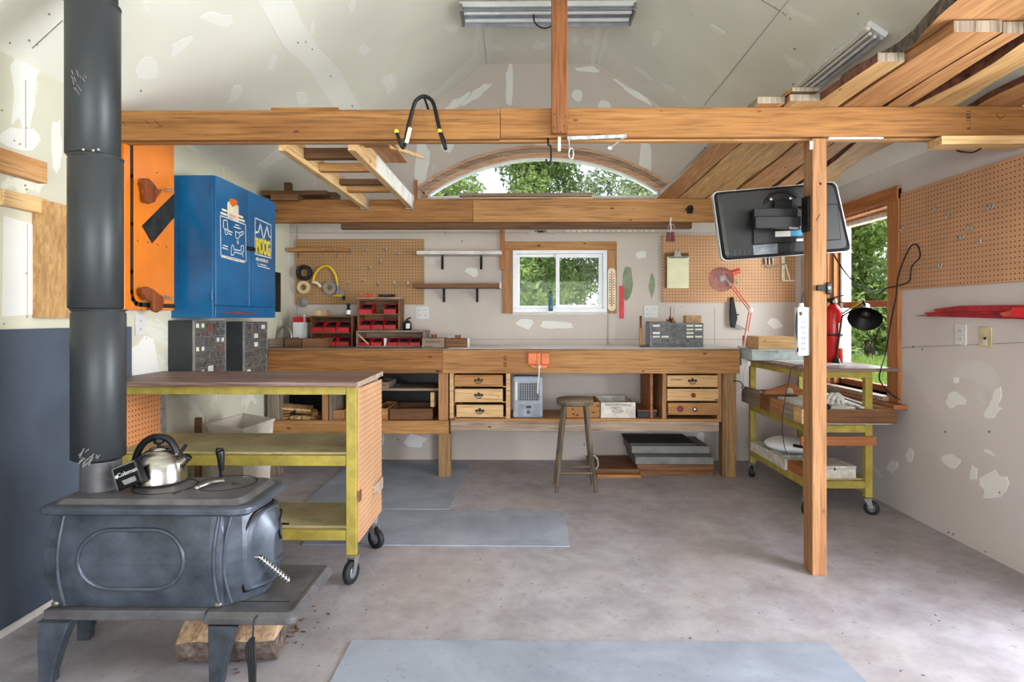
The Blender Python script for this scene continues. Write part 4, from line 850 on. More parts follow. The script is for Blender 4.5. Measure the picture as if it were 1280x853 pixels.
def crate(name, x0, y0, x1, y1, Y, d, mat, label, open_=True, cat='box', group=None, th=.012, zbase=None):
    t = thing(name, label, cat, (PY((x0+x1)/2,0,Y).x, Y+d/2, 0), group); p, q = PY(x0,y1,Y), PY(x1,y0,Y); z0 = p.z if zbase is None else zbase; t.location.z = z0
    MB().box(p.x, q.x, Y, Y+th, z0, q.z).build('front_panel', mat, t, .002)
    MB().box(p.x, q.x, Y+d-th, Y+d, z0, q.z).build('back_panel', mat, t, .002)
    MB().box(p.x, p.x+th, Y+th+.0005, Y+d-th-.0005, z0, q.z).build('side_panel', mat, t, .002); MB().box(q.x-th, q.x, Y+th+.0005, Y+d-th-.0005, z0, q.z).build('side_panel', mat, t, .002)
    MB().box(p.x+th+.0005, q.x-th-.0005, Y+th+.0005, Y+d-th-.0005, z0, z0+.006).build('bottom', mat, t)
    if not open_: MB().box(p.x-.002, q.x+.002, Y-.002, Y+d+.002, q.z+.0005, q.z+.011).build('lid', mat, t, .002)
    return t
t = crate('wooden_box', 708,503,750,522.5, YW+.10, .3, 'pine_x', 'knotty pine box on the bench shelf behind the stool seat', zbase=zl)
for a,b in ((716,512),(722,519),(742,516),(747,508),(717,518),(733,506)): MB().cyl(PY(a,b,YW+.0985), PY(a,b,YW+.1), .007, n=10).build('dark_knot', 'ink', t)
t = crate('white_box', 751,503.5,794.5,521.5, YW+.08, .42, 'dirty_white_box', 'open white wooden box with handwritten lettering on the bench shelf', zbase=zl)
text('SOLUTION VARIOUS', .022, PY(773,506.5,YW+.0795), FACE, 'ink', t, 'handwriting', sx=.95); text('& INSERTS', .020, PY(770,510.3,YW+.0795), FACE, 'ink', t, 'handwriting', sx=.9)
m = MB(); m.ribbon([PY(x,y,YW+.0795) for x,y in ((766,513),(776,513),(779,514),(776,515.5),(766,515.5),(765,514.2))], .003, (0,-1,0), closed=True); m.build('drawn_bolt', 'ink', t)
t = thing('toolbox', 'dark shallow case with a brown top beside the white lettered box', 'box', (PY(808,0,4.8).x, 4.8, zl))
p, q = PY(797,521,YW+.1), PY(821,517,YW+.1); MB().box(p.x, q.x, YW+.1, YW+.45, zl, zl+.045).build('case', 'black_plastic', t, .004); MB().box(p.x-.004, q.x+.004, YW+.095, YW+.455, zl+.0455, zl+.06).build('lid', 'brown_ply_x', t, .003)
# ------------------------------------------------------------------ left shelves of the bench
zc = zr0-.007
R = random.Random(5)
sp_ = [(345,515,.16,.10,-.4,'wide flat reddish board in the scrap pile, far left'),(372,505,.22,.10,.35,'large tilted board on top of the scrap pile under the bench'),(355,508,.14,.06,-.2,'short board in the scrap pile leaning under the large tilted one'),
       (352,521,.16,.03,1.0,'long pale stick lying toward the viewer at the left of the scrap pile'),(360,521,.15,.025,.9,'second pale stick from the left in the scrap pile'),(368,519,.08,.03,.6,'short thick stick in the middle of the scrap pile'),(376,520,.10,.03,.9,'square pale offcut in the middle of the scrap pile'),
       (384,521,.09,.03,1.1,'pale block end right of centre in the scrap pile'),(390,519,.10,.025,.7,'slanting stick near the right of the scrap pile'),(396,520,.08,.028,1.1,'pale stick end at the right of the scrap pile'),(380,513,.12,.035,.4,'brown offcut lying across the sticks in the scrap pile'),(393,511,.10,.04,-.6,'brown block at the right rear of the scrap pile')]
zz = [0,.062,.035,0,0,0,0,0,0,0,.03,.02]
for (x,y,L,w,a,lb),z in zip(sp_, zz):
    c = PY(x,y,YW+.16+.02*(z>0)); th = .018 if w > .05 else w*.8
    m = MB(); tilt = (.0,.0) if z == 0 else (.12,.10); m.obox((c.x, c.y, zc+th/2+z+(.012 if z else 0)), (w, L, th) if abs(a) > .5 else (L, w*1.3, th), (tilt[0] if z else 0, tilt[1]*(1 if x > 360 else -1) if z else 0, (PI/2-abs(a))*(-1 if a > 0 else 1)*.5 if abs(a) > .5 else a*.5))
    one(m, 'scrap_wood', ['pine_y','slab_y','pale_pine_y','red_cedar_x'][R.randrange(3)] if 'red' not in lb else 'red_cedar_x', lb, 'wood', 'scrap wood under the left end of the bench', .002)
crate('wooden_tray', 416,513,430,526.5, YW+.08, .34, 'slab_y', 'pale wooden tray on the bench lower shelf, second bay', zbase=zc)
t = crate('wooden_tray', 471,478,485.5,486.5, YW+.11, .30, 'grey_wood_x', 'small stencilled wooden tray on the middle shelf under the bench', zbase=Z(486,YW+.1)+.001)
text('ARKIVES', .024, PY(476,482,YW+.1095), FACE, 'ink_red', t, 'stencil', sx=.9)
t = crate('wooden_tray', 485,480,500,486.5, YW+.3, .2, 'dark_scale', 'black tray behind the stencilled tray on the middle shelf', zbase=Z(486,YW+.1)+.001)
crate('wooden_box', 468.5,511,484,527, YW+.07, .4, 'pine_x', 'narrow brown box on the lower shelf left of the low drawer-like box', zbase=zc)
crate('wooden_box', 487,511.5,541,527, YW+.10, .36, 'brown_ply_x', 'long low brown box on the bench lower shelf near the middle leg', zbase=zc)
# ------------------------------------------------------------------ under the bench on the floor
b0 = [(745,799,589.5,592.5,'pale bottom board of the pair on the floor behind the stool','pine_x',.0),(741,799,583,588.5,'brown top board of the pair on the floor behind the stool','brown_ply_x',.026)]
for a,b,c_,d,lb,mt,z in b0:
    p = PY(a,0,4.62).x; q = PY(b,0,4.62).x; one(MB().box(p,q,4.60 if z else 4.55,5.05,z,z+.024 if not z else z+.028), 'shelf_board', mt, lb, 'board', 'boards stacked under the bench', .002)
Yd = 4.62
for k,(a,b,h,mt,lb) in enumerate(((800,891,.035,'brown_ply_x','brown lowest board of the dark stack under the right of the bench'),(797,893,.045,'brown_ply_x','second board from the bottom of the dark stack'),(795,893,.055,'board_grey','thick pale grey board in the middle of the dark stack'),(793,891,.022,'board_charcoal','charcoal board above the thick grey board'),(791,889,.055,'board_grey','upper grey board of the dark stack'),(789,872,.02,'board_charcoal','thin black sheet on top of the dark stack'))):
    z = [0,.036,.082,.138,.161,.217][k]; one(MB().box(PY(a,0,Yd).x,PY(b,0,Yd).x,Yd+.01*k,5.04,z,z+h), 'stacked_board', mt, lb, 'board', 'boards stacked under the bench', .002)
# ------------------------------------------------------------------ stool
sx_, sy_ = PY(718.5,0,4.27).x, 4.27; szz = EYE-(498-HOR)*sy_/F
t = thing('stool', 'round weathered wooden stool with four splayed legs in front of the bench', 'stool', (sx_, sy_, 0))
m = MB(); m.lathe([(0,-.045),(.11,-.045),(.128,-.036),(.13,-.008),(.122,0),(0,.002)], (sx_,sy_,szz), n=32); m.build('seat', 'old_wood_x', t)
for a,b in ((-1,-1),(1,-1),(-1,1),(1,1)):
    top = Vector((sx_+a*.075, sy_+b*.07, szz-.045)); bot = Vector((sx_+a*.135, sy_+b*.10, 0)); MB().tube([top, top.lerp(bot,.5), bot], [.013,.015,.012], 10).build('leg', 'old_wood_z', t)
zr = .13
for b in (-1,1): MB().cyl((sx_-.118, sy_+b*.092, zr), (sx_+.118, sy_+b*.092, zr), .009, n=10).build('stretcher', 'old_wood_x', t)
for a in (-1,1): MB().cyl((sx_+a*.115, sy_-.092, zr+.12), (sx_+a*.115, sy_+.092, zr+.12), .010, n=10).build('stretcher', 'old_wood_x', t)
m = MB(); m.tube(smooth([(sx_+.115,sy_-.11,zr+.13),(sx_+.145,sy_-.10,zr+.10),(sx_+.15,sy_-.09,zr+.05),(sx_+.13,sy_-.10,zr+.03)],4), .006, 8); m.build('wire_tie', 'grey_tape', t)
# ------------------------------------------------------------------ bench top, left end: hopper bins in wooden racks
zt2 = zt_+.009
def red_bin(x0, y0, x1, y1, Y, label, group, mat='red_plastic', zb_=None):
    p, q = PY(x0,y1,Y), PY(x1,y0,Y); X0, X1, z0, z1 = p.x, q.x, p.z if zb_ is None else zb_, q.z; d = .13; h = z1-z0; w = .004
    m = MB(); m.box(X0,X1,Y,Y+d,z0,z0+w).box(X0,X1,Y+d-w,Y+d,z0+w,z1).box(X0,X1,Y-.004,Y,z0,z0+h*.42).box(X0,X1,Y-.010,Y-.004,z0+h*.34,z0+h*.44)
    for x in (X0, X1-w): m.prism([(x,Y,z0+w),(x,Y+d-w,z0+w),(x,Y+d-w,z1),(x,Y+.05,z1),(x,Y,z0+h*.45)], (w,0,0))
    o = one(m, 'storage_bin', mat, label, 'bin', group); b = o.modifiers.new('bevel','BEVEL'); b.width = .001; b.segments = 1
    MB().prism([(X0+w+.001,Y+.02,z0+w+.001),(X0+w+.001,Y+d-w-.001,z0+w+.001),(X0+w+.001,Y+d-w-.001,z0+h*.92),(X0+w+.001,Y+.05,z0+h*.6)], (X1-X0-2*w-.002,0,0)).build('contents', 'dark_scale', o)  # dark wedge painting the shelf's shade into the inside of the bin
    return o
def rack(name, x0, x1, y0, y1, shelves, Y, label, mat='dark_wood_x', d=.2, top=True, zbase=None):
    t = thing(name, label, 'rack', (PY((x0+x1)/2,0,Y).x, Y+d/2, 0)); p, q = PY(x0,y1,Y), PY(x1,y0,Y); z0 = p.z if zbase is None else zbase; t.location.z = z0
    for a,b in ((p.x,p.x+.016),(q.x-.016,q.x)): MB().box(a,b,Y,Y+d,z0,q.z).build('side_panel', mat, t, .002)
    MB().box(p.x+.017,q.x-.017,Y+d-.008,Y+d,z0,q.z-.012).build('back_panel', mat, t)
    zz_ = []
    for s_ in shelves: z = PY(x0,s_,Y).z if s_ < y1-1 else z0+.010; zz_.append(z); MB().box(p.x+.017,q.x-.017,Y,Y+d-.009,z-.010,z).build('shelf', mat, t, .001)
    if top: MB().box(p.x+(.017),q.x-.017,Y,Y+d-.009,q.z-.012,q.z).build('top_panel', mat, t, .001)
    return zz_
YS = 4.80
z = rack('bin_rack', 387.5,441,395,437, [415.5,436], YS, 'dark wooden rack of red bins on the bench top, left of the taller rack', zbase=zt2)
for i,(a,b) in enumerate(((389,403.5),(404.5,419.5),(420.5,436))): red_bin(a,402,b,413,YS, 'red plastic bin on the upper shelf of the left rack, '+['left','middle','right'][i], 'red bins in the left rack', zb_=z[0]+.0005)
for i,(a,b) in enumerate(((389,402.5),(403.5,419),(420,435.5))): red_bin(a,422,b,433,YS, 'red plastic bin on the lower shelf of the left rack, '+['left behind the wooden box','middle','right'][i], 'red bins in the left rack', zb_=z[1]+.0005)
z3 = rack('wide_rack', 445,531,413.5,437, [436], YS-.06, 'low wide rack of dark red bins carrying the taller rack of bins', 'grey_wood_x', .26, zbase=zt2)
topz = PY(0,413.5,YS-.06).z
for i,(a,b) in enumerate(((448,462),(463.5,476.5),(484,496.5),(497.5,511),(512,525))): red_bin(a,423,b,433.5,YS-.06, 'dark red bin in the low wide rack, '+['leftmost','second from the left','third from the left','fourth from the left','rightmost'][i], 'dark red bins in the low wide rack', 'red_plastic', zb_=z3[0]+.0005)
one(MB().bar(PY(447.5,418,YS-.10), PY(461,430.5,YS-.10), .008, .016, up=(0,1,0)), 'thin_strip', 'pale_pine_x', 'pale stick leaning across the left end of the low wide rack', 'stick')
t = thing('glue_tube', 'small white tube standing between the bins of the low wide rack', 'tube', PY(481,434,YS-.05)); t.location.z = z3[0]
MB().pb(479.8,423,483,433.5,YS-.05,.02).build('body', 'white_plastic', t, .002)
zb2 = topz+.001
z = rack('bin_rack', 446.5,500,374,413, [392.5,412], YS+.02, 'taller wooden rack of red bins standing on the low wide rack', 'brown_ply_x', .18, zbase=zb2)
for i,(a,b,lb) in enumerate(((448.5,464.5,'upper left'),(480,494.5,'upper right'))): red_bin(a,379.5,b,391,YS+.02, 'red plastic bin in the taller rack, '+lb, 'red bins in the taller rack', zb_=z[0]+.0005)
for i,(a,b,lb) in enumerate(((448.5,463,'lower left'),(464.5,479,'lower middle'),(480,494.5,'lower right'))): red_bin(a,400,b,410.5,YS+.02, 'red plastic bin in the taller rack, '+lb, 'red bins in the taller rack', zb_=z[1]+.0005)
one(MB().box(PY(445,0,YS).x,PY(501,0,YS).x,YS+.01,YS+.205,PY(0,373.8,YS+.02).z,PY(0,372.3,YS+.02).z), 'thin_cover', 'whitewash_x', 'thin pale panel lying on top of the taller rack of bins', 'board')
m = MB(); R = random.Random(3); zt3 = PY(0,372.3,YS+.02).z
for k in range(9):
    c = PY(454+k*1.9+R.uniform(-1,1),0,YS+.03); c.z = zt3+.012+R.uniform(0,.012); m.tube(arc(c, R.uniform(.012,.02), R.uniform(0,3), R.uniform(4,6.2), 8, R.choice(['xz','yz','xy'])), .0045, 6)
one(m, 'orange_rope', 'orange_string', 'tangle of orange cord on top of the taller rack of bins', 'cord')
m = MB()
for k in range(10): c = PY(474+k*2.1,0,YS+.03); c.z = zt3+.014; torus(m, c, .010, .004, 'x', 10)
one(m, 'black_rope', 'black_rubber', 'black coiled cord on top of the taller rack of bins, beside the orange cord', 'cord')
t = thing('oil_can', 'small dark can with a thin upright spout beside the taller bin rack', 'can', (PY(509,0,YS+.05).x, YS+.05, zb2))
c = t.location; MB().lathe([(0,0),(.036,0),(.036,.055),(.022,.075),(.012,.08),(0,.08)], c).build('body', 'dark_scale', t); MB().tube([c+Vector((-.02,0,.075)), c+Vector((-.022,0,.20))], [.004,.002], 8).build('spout', 'steel_dull', t)
MB().tube(smooth([c+Vector((-.01,0,.08)), c+Vector((.01,0,.095)), c+Vector((.03,0,.10))],4), .006, 8).build('lever', 'black_metal', t); MB().obox(c+Vector((.012,-.032,.035)), (.03,.01,.04)).build('label', 'white_plastic', t)
for a,b,txt,lb,z_ in ((527.5,555.5,'NABISCO','stencilled wooden crate on the bench top, right of the bins',423),(556.5,583.5,'','plain wooden crate on the bench top, right of the stencilled one',424)):
    t = crate('wooden_crate', a,z_,b,436, YW+.12, .2, 'grey_wood_x' if txt else 'brown_ply_x', lb, zbase=zt2)
    if txt: text('NABISCO', .026, PY(541,427.5,YW+.1195), FACE, 'ink', t, 'stencil'); text('BRANDS', .016, PY(536,433,YW+.1195), FACE, 'ink', t, 'stencil')
    for k,dx in enumerate((12,16) if txt else (13,17)): c = PY(a+dx,0,YW+.2); MB().cyl((c.x,YW+.25,PY(0,z_,YW+.12).z-.012), (c.x,YW+.25,PY(0,z_-4.5,YW+.12).z), .010).build('contents', 'burl', t)
t = thing('white_strip', 'narrow white block standing at the right end of the crates', 'block', (PY(585.5,0,YW+.15).x, YW+.15, zt2)); MB().box(PY(584.3,0,YW+.15).x,PY(586.5,0,YW+.15).x,YW+.15,YW+.2,zt2,PY(0,423,YW+.15).z).build('block', 'white_paint', t, .001)
# left corner of the bench top
t = thing('solvent_can', 'rectangular metal can with a red top and white body on the bench left end', 'can', (PY(375,0,4.9).x, 4.9, zt2))
p, q = PY(366,0,4.87).x, PY(383.5,0,4.87).x; za_ = PY(0,396.5,4.87).z; zm = PY(0,403,4.87).z
MB().box(p,q,4.87,4.97,zt2,zm).build('body', 'white_plastic', t, .004); MB().box(p,q,4.87,4.97,zm+.0005,za_).build('red_band', 'red_plastic', t, .004); MB().cyl(((p+q)/2+.02,4.92,za_), ((p+q)/2+.02,4.92,za_+.02), .014).build('cap', 'white_plastic', t)
MB().box(q-.025,q-.012,4.865,4.8695,zt2+.03,za_-.005).build('label', 'pale_label', t)
t = crate('wooden_basket', 335.5,424,354,437, YW+.14, .3, 'grey_wood_x', 'grey wooden box at the bench left end under the arched handle', zbase=zt2)
c = PY(355.5,424,YW+.3); m = MB(); h = arc(c, .058, 0, PI, 16, 'xz', .10); m.tube([c+Vector((.058,0,-.06))]+h+[c+Vector((-.058,0,-.06))], .010, 10)
one(m, 'arched_handle', 'steel_dull', 'arched grey metal loop standing behind the boxes at the bench left end', 'handle')
crate('wooden_box', 355.5,423.5,376.5,438, YW+.06, .35, 'dark_wood_x', 'dark reddish wooden box, left one of the touching pair on the bench', zbase=zt2)
crate('wooden_box', 377.5,423.5,403,438, YW+.06, .30, 'brown_ply_x', 'brown wooden box, right one of the touching pair on the bench', zbase=zt2)
t = thing('wheel', 'round coppery wheel standing behind the two wooden boxes on the bench', 'wheel', PY(380,424,YW+.40)); c = PY(380,422,YW+.42); c.z = zt2+.085
m = MB(); torus(m, c, .058, .012); m.build('rim', 'copper', t); MB().cyl(c+Vector((0,-.012,0)), c+Vector((0,.012,0)), .018).build('hub', 'silver', t)
for k in range(5): MB().bar(c, c+Vector((.055*math.cos(k*1.256),0,.055*math.sin(k*1.256))), .008, .008, up=(0,1,0)).build('spoke', 'copper', t)
MB().cyl(c+Vector((0,0,-.085)), c+Vector((0,0,-.06)), .03).build('foot', 'copper', t)
t = thing('cardboard_box', 'small cardboard box on top of the left bin rack', 'box', (PY(400,0,YS+.05).x, YS+.05, PY(0,395,YS).z)); zz1 = PY(0,395,YS).z+.0005
MB().box(PY(392,0,YS+.04).x,PY(408,0,YS+.04).x,YS+.04,YS+.12,zz1,PY(0,387.5,YS+.04).z).build('box', 'cardboard', t, .001); MB().box(PY(394.5,0,YS).x,PY(399,0,YS).x,YS+.036,YS+.0395,zz1,PY(0,388.5,YS+.04).z).build('flap', 'masking_tape', t)
t = thing('spray_bottle', 'small black bottle with a pale label standing on the left bin rack', 'bottle', (PY(435.5,0,YS+.05).x, YS+.05, zz1)); c = t.location
MB().lathe([(0,0),(.017,0),(.018,.05),(.012,.062),(.012,.08),(0,.08)], c).build('body', 'black_plastic', t); MB().lathe([(.0183,.01),(.0183,.045)], c).build('label', 'pale_label', t); MB().lathe([(.013,.08),(.016,.085),(.012,.098),(0,.1)], c).build('cap', 'black_plastic', t)
t = thing('dark_bottle', 'tall dark bottle between the two bin racks', 'bottle', (PY(443,0,YS).x, YS+.13, zt2)); c = t.location; MB().lathe([(0,0),(.020,0),(.020,.15),(.012,.17),(.010,.21),(0,.21)], c).build('body', 'black_plastic', t); MB().lathe([(.0125,.20),(.0125,.225),(0,.226)], c).build('cap', 'grey_tape', t)
# bench top right: organiser
def organiser(X0, X1, Y, d, z0, z1, cols, t, mat, face='y'):
    """cols: list of (share of width, rows, list of label cells)"""
    tot = sum(c[0] for c in cols); x = X0+.008; w_all = X1-X0-.016
    for share, rows_, lab in cols:
        w = w_all*share/tot; h = (z1-z0-.016)/rows_
        for r in range(rows_):
            za2 = z0+.008+h*r; dr = MB().box(x+.003, x+w-.003, Y-.006, Y-.001, za2+.003, za2+h-.003).box(x+w*.35, x+w*.65, Y-.012, Y-.006, za2+.003, za2+.007).build('drawer', 'clear_drawer' if face == 'y' else mat, t, .001)
            if r in lab: MB().box(x+.006, x+w-.006, Y-.0075, Y-.0062, za2+h*.28, za2+h*.8).build('paper_label', 'pale_label', dr)
        x += w
Yo = 4.72
t = thing('parts_organizer', 'grey small-parts organizer with white labels on the bench top right', 'organizer', (PY(845,0,Yo).x, Yo+.08, zt2+.002))
p, q = PY(812,434,Yo), PY(879.5,404,Yo)
MB().box(p.x,q.x,Yo,Yo+.16,zt2+.002,q.z).build('case', 'grey_plastic', t, .003)
organiser(p.x+.01,q.x,Yo,.16,zt2+.002,q.z,[(1,6,[2,3,5]),(1,6,[2]),(1.9,3,[]),(1,6,[2,3,4,5]),(1,6,[2,4,5])],t,'grey_plastic')
for k,z in enumerate((q.z,)): one(MB().box(PY(812,0,Yo).x,PY(838,0,Yo).x,Yo+.01,Yo+.13,z+.0005,z+.012), 'thin_tray', 'grey_wood_x', 'thin grey slat lying on top of the grey organizer', 'board', bevel=.001)
t = thing('pencil_holder', 'small wooden holder with two upright pencils on the grey organizer', 'holder', (PY(839,0,Yo+.09).x, Yo+.14, q.z)); c = Vector((PY(839,0,Yo+.14).x, Yo+.1475, q.z+.0005))
MB().prism([c+Vector((x,-.012,z)) for x,z in ((-.035,0),(.035,0),(.028,.02),(.015,.045),(.005,.03),(-.01,.05),(-.02,.02),(-.034,.03))], (0,.024,0)).build('block', 'burl', t, .002)
for dx,mt,h in ((-.008,'ink',.13),(.018,'masking_tape',.125)): MB().cyl(c+Vector((dx,-.016,.001)), c+Vector((dx,-.016,h)), .004, .003, n=8).build('pencil', mt, t)
t = thing('small_box', 'plain cardboard block on top of the grey organizer, right side', 'box', (PY(865,0,Yo).x, Yo+.1, q.z)); MB().box(PY(857.5,0,Yo+.05).x,PY(877,0,Yo+.05).x,Yo+.05,Yo+.14,q.z+.001,PY(0,394.5,Yo+.05).z).build('box', 'cardboard', t, .002)
t = thing('bar_clamp', 'small wooden-handled bar clamp standing upright left of the grey organizer', 'clamp', (PY(801,0,4.75).x, 4.75, zt2)); c = t.location
MB().box(c.x-.012,c.x+.012,4.74,4.765,zt2+.002,PY(0,411,4.75).z).build('handle', 'pine_z', t, .003); MB().box(c.x-.008,c.x+.008,4.745,4.76,PY(0,410.5,4.75).z,PY(0,395,4.75).z).build('bar', 'dark_wood_x', t, .002); MB().box(c.x-.008,c.x+.10,4.735,4.77,zt2+.002,zt2+.016).build('base', 'dark_wood_x', t, .002)
# orange clamp on the bench edge with its string
t = thing('orange_bracket', 'orange plastic cord reel clipped over the front edge of the bench', 'reel', (PY(673,0,YW).x, YW-.02, za))
MB().pb(660,441.5,671,456,YW-.03,.028).build('body', 'orange_plastic', t, .004); MB().pb(676.5,441.5,687,456,YW-.03,.028).build('body', 'orange_plastic', t, .004); MB().pb(671.2,441.5,676.3,458,YW-.022,.02).build('bridge', 'orange_plastic', t, .002)
MB().prism([PY(x,y,YW-.02) for x,y in ((661,456.3),(686.5,456.3),(683,461),(667,461))], (0,.018,0)).build('lip', 'orange_plastic', t, .002); MB().box(PY(659,0,YW).x,PY(688,0,YW).x,YW-.032,YW+.05,zt_+.0115,zt_+.016).build('top_flange', 'white_plastic', t, .001)
MB().ball(PY(674,459,YW-.05), .014).build('bead', 'white_plastic', t); MB().tube(smooth([PY(674,459,YW-.05), PY(673.5,470,YW-.045), PY(672.5,480,YW-.04), PY(672,492,YW-.04)],4), .006, 8).build('cord', 'white_plastic', t)
t = thing('teal_bottle', 'small teal glass bottle standing on the sill of the small window', 'bottle', PY(688.5,391,YB-.03)); c = PY(688.5,391,YB-.05); c.y = YB-.01; c.z = WZ0+.012
MB().box(c.x-.03, c.x+.03, YB-.05, YB-.011, WZ0-.004, WZ0+.011).build('ledge', 'white_vinyl', t, .002); MB().lathe([(0,0),(.018,0),(.020,.02),(.020,.11),(.010,.13),(.008,.15),(0,.15)], c+Vector((0,-.022,0))).build('body', 'bottle_teal', t); MB().lathe([(.009,.15),(.009,.168),(0,.17)], c+Vector((0,-.022,0))).build('stopper', 'ink', t)
# ================================================================== LEFT SIDE
# ------------------------------------------------------------------ cast iron stove
ZS = .60; SX0, SX1, SY0, SY1 = -1.575, -.87, 1.945, 2.30
st = thing('wood_stove', 'blue-grey cast iron box stove on four legs at the lower left', 'stove', (-1.22, 2.12, 0))
def rrect(x0, x1, y0, y1, r, z, n=6, rr=None):
    """rounded outline; rr gives the right-hand radii"""
    rr = r if rr is None else rr; o = []
    for cx, cy, q, a0 in ((x1-rr,y0+rr,rr,-PI/2),(x1-rr,y1-rr,rr,0),(x0+r,y1-r,r,PI/2),(x0+r,y0+r,r,PI)):
        for i in range(n+1): a = a0+PI/2*i/n; o.append(Vector((cx+q*math.cos(a), cy+q*math.sin(a), z)))
    return o
def loft(m, rings, mi=0, cap=True, sm=False):
    n = len(rings[0]); vs = [p for r in rings for p in r]; fs = []
    for i in range(len(rings)-1):
        for k in range(n): fs.append((i*n+k, i*n+(k+1)%n, (i+1)*n+(k+1)%n, (i+1)*n+k))
    m.add(vs, fs, mi, sm)
    if cap: m.add(rings[0], [tuple(reversed(range(n)))], mi); m.add(rings[-1], [tuple(range(n))], mi)
    return m
m = MB(); loft(m, [rrect(SX0+.02,SX1-.02,SY0+.02,SY1-.02,.03,.552), rrect(SX0,SX1,SY0,SY1,.04,.562,rr=.07), rrect(SX0,SX1,SY0,SY1,.04,.578,rr=.07), rrect(SX0+.012,SX1-.012,SY0+.012,SY1-.012,.03,.584,rr=.06)]); m.build('rim', 'stove_iron', st, .003)
m = MB(); loft(m, [rrect(SX0+.035,SX1-.04,SY0+.035,SY1-.02,.02,.584,rr=.04), rrect(SX0+.048,SX1-.056,SY0+.048,SY1-.03,.02,.599,rr=.04), rrect(SX0+.052,SX1-.06,SY0+.052,SY1-.034,.02,.600,rr=.04)])
tp = m.build('cook_top', 'stove_iron_dark', st, .002)
for cx, cy, r in ((PZ(283,604,.6).x, PZ(283,604,.6).y, .105), (PZ(203,610,.6).x, PZ(203,610,.6).y+.02, .105)):
    MB().lathe([(r-.0045,.0),(r-.0045,.0012),(r+.0005,.0012),(r+.0005,0)], (cx,cy,.6), sm=False).build('lid_seam', 'black_metal', tp)
for q in ((292,605),(297,605.5),(218,617.5),(223,615.5)): c = PZ(q[0],q[1],.6); MB().lathe([(0,.0012),(.007,.0012),(.007,0)], c, n=12, sm=False).build('lifter_hole', 'black_metal', tp)
# firebox, bulging slightly; plan outline with the bowed front end
def body_ring(z, bul):
    xl, xr = -1.545-bul*1.2, -.985; y0, y1 = 2.0-bul, 2.285
    pts = [Vector((xl,y0,z)), Vector((-1.02,y0,z)), Vector((xr,y0+.004,z))]
    for i in range(9):
        t = i/8; a = -1+2*t; pts.append(Vector((-.985+.098*(1-a*a)+bul*.6, y0+.012+(y1-y0-.02)*t, z)))
    return pts+[Vector((-1.02,y1,z)), Vector((xl,y1,z))]
m = MB(); loft(m, [body_ring(z, .022*math.sin(PI*min(max((z-.24)/.31,0),1))) for z in (.24,.27,.31,.35,.39,.43,.47,.51,.551)]); fb = m.build('firebox', 'stove_iron', st, .004)
B = lambda z: .022*math.sin(PI*(z-.24)/.31)
def sidept(px, py): p = PY(px,py,1.985); p.y = 2.0-B(p.z)-.001; return p
cA, cB = (139, 700), (191, 700); rim = []
for i in range(13): a = PI/2+PI*i/12; rim.append((cA[0]+40*math.cos(a), 700-37*math.sin(a)))
for i in range(13): a = -PI/2+PI*i/12; rim.append((cB[0]+40*math.cos(a), 700-37*math.sin(a)))
MB().tube([sidept(*q) for q in rim], .007, 8, closed=True).build('oval_moulding', 'stove_iron', fb)
for px_, lb in ((74,'l'),(268,'r')):
    pts = [sidept(px_+(3 if px_ < 100 else 4)*(1-math.sin(PI*t)), 645+115*t) for t in [i/10 for i in range(11)]]; MB().tube(pts, .006, 8).build('edge_moulding', 'stove_iron', fb)
pts = [sidept(279+6*(1-math.sin(PI*t)), 648+110*t)+Vector((0,.012,0)) for t in [i/10 for i in range(11)]]; MB().tube(pts, .005, 8).build('edge_moulding', 'stove_iron', fb)
for q in ((270,758),(66,757),(264,644)): MB().ball(sidept(*q)+Vector((0,.0,0)), .010, (1.4,.7,1)).build('corner_bolt', 'steel_dull', fb)
# door on the bowed end
def endx(y, z=.4): a = 2*((y-2.012)/(.265))-1; return -.985+.098*(1-a*a)+B(z)*.6+B(z)*0
def door_ring(grow, off):
    out = []; R0 = [(2.045,.275),(2.255,.275),(2.262,.33),(2.262,.46),(2.235,.525),(2.19,.535),(2.09,.535),(2.055,.50),(2.04,.44),(2.038,.33)]
    cy_, cz_ = 2.15, .40
    for y, z in R0: y2, z2 = cy_+(y-cy_)*grow, cz_+(z-cz_)*grow; out.append((y2, z2))
    S = smooth([Vector((endx(min(max(y,2.02),2.275),z)+off, y, z)) for y, z in out+[out[0]]], 3)[:-1]
    return [Vector((endx(min(max(p.y,2.02),2.275),p.z)+off, p.y, p.z)) for p in S]
m = MB(); loft(m, [door_ring(1.0,-.01), door_ring(1.0,.020), door_ring(.95,.025), door_ring(.91,.016), door_ring(.86,.022), door_ring(.4,.026)], sm=True); dr = m.build('door', 'stove_iron', st, .001); MB().tube(door_ring(1.01,.004), .006, 6, closed=True).build('door_gap', 'black_metal', dr)
ycv, zcv = 2.185, .455
m = MB(); ring_ = [Vector((endx(ycv+.045*math.cos(a))+.022, ycv+.045*math.cos(a), zcv+.05*math.sin(a))) for a in [2*PI*i/24 for i in range(24)]]; m.tube(ring_, .003, 6, closed=True); m.build('draft_seam', 'black_metal', dr)
MB().cyl((endx(ycv)+.016,ycv,zcv), (endx(ycv)+.05,ycv-.005,zcv), .004, n=8).bar((endx(ycv)+.024,ycv-.03,zcv+.012),(endx(ycv)+.024,ycv+.03,zcv-.012),.006,.006).build('draft_knob', 'black_metal', dr)
hy = 2.06; h0 = Vector((endx(hy)+.03, 2.055, .385)); h1 = Vector((endx(2.12)+.075, 2.10, .285)); m = MB(); N = 110; d_ = (h1-h0); u_ = Vector((1,0,.3)).cross(d_).normalized(); w_ = d_.cross(u_).normalized()
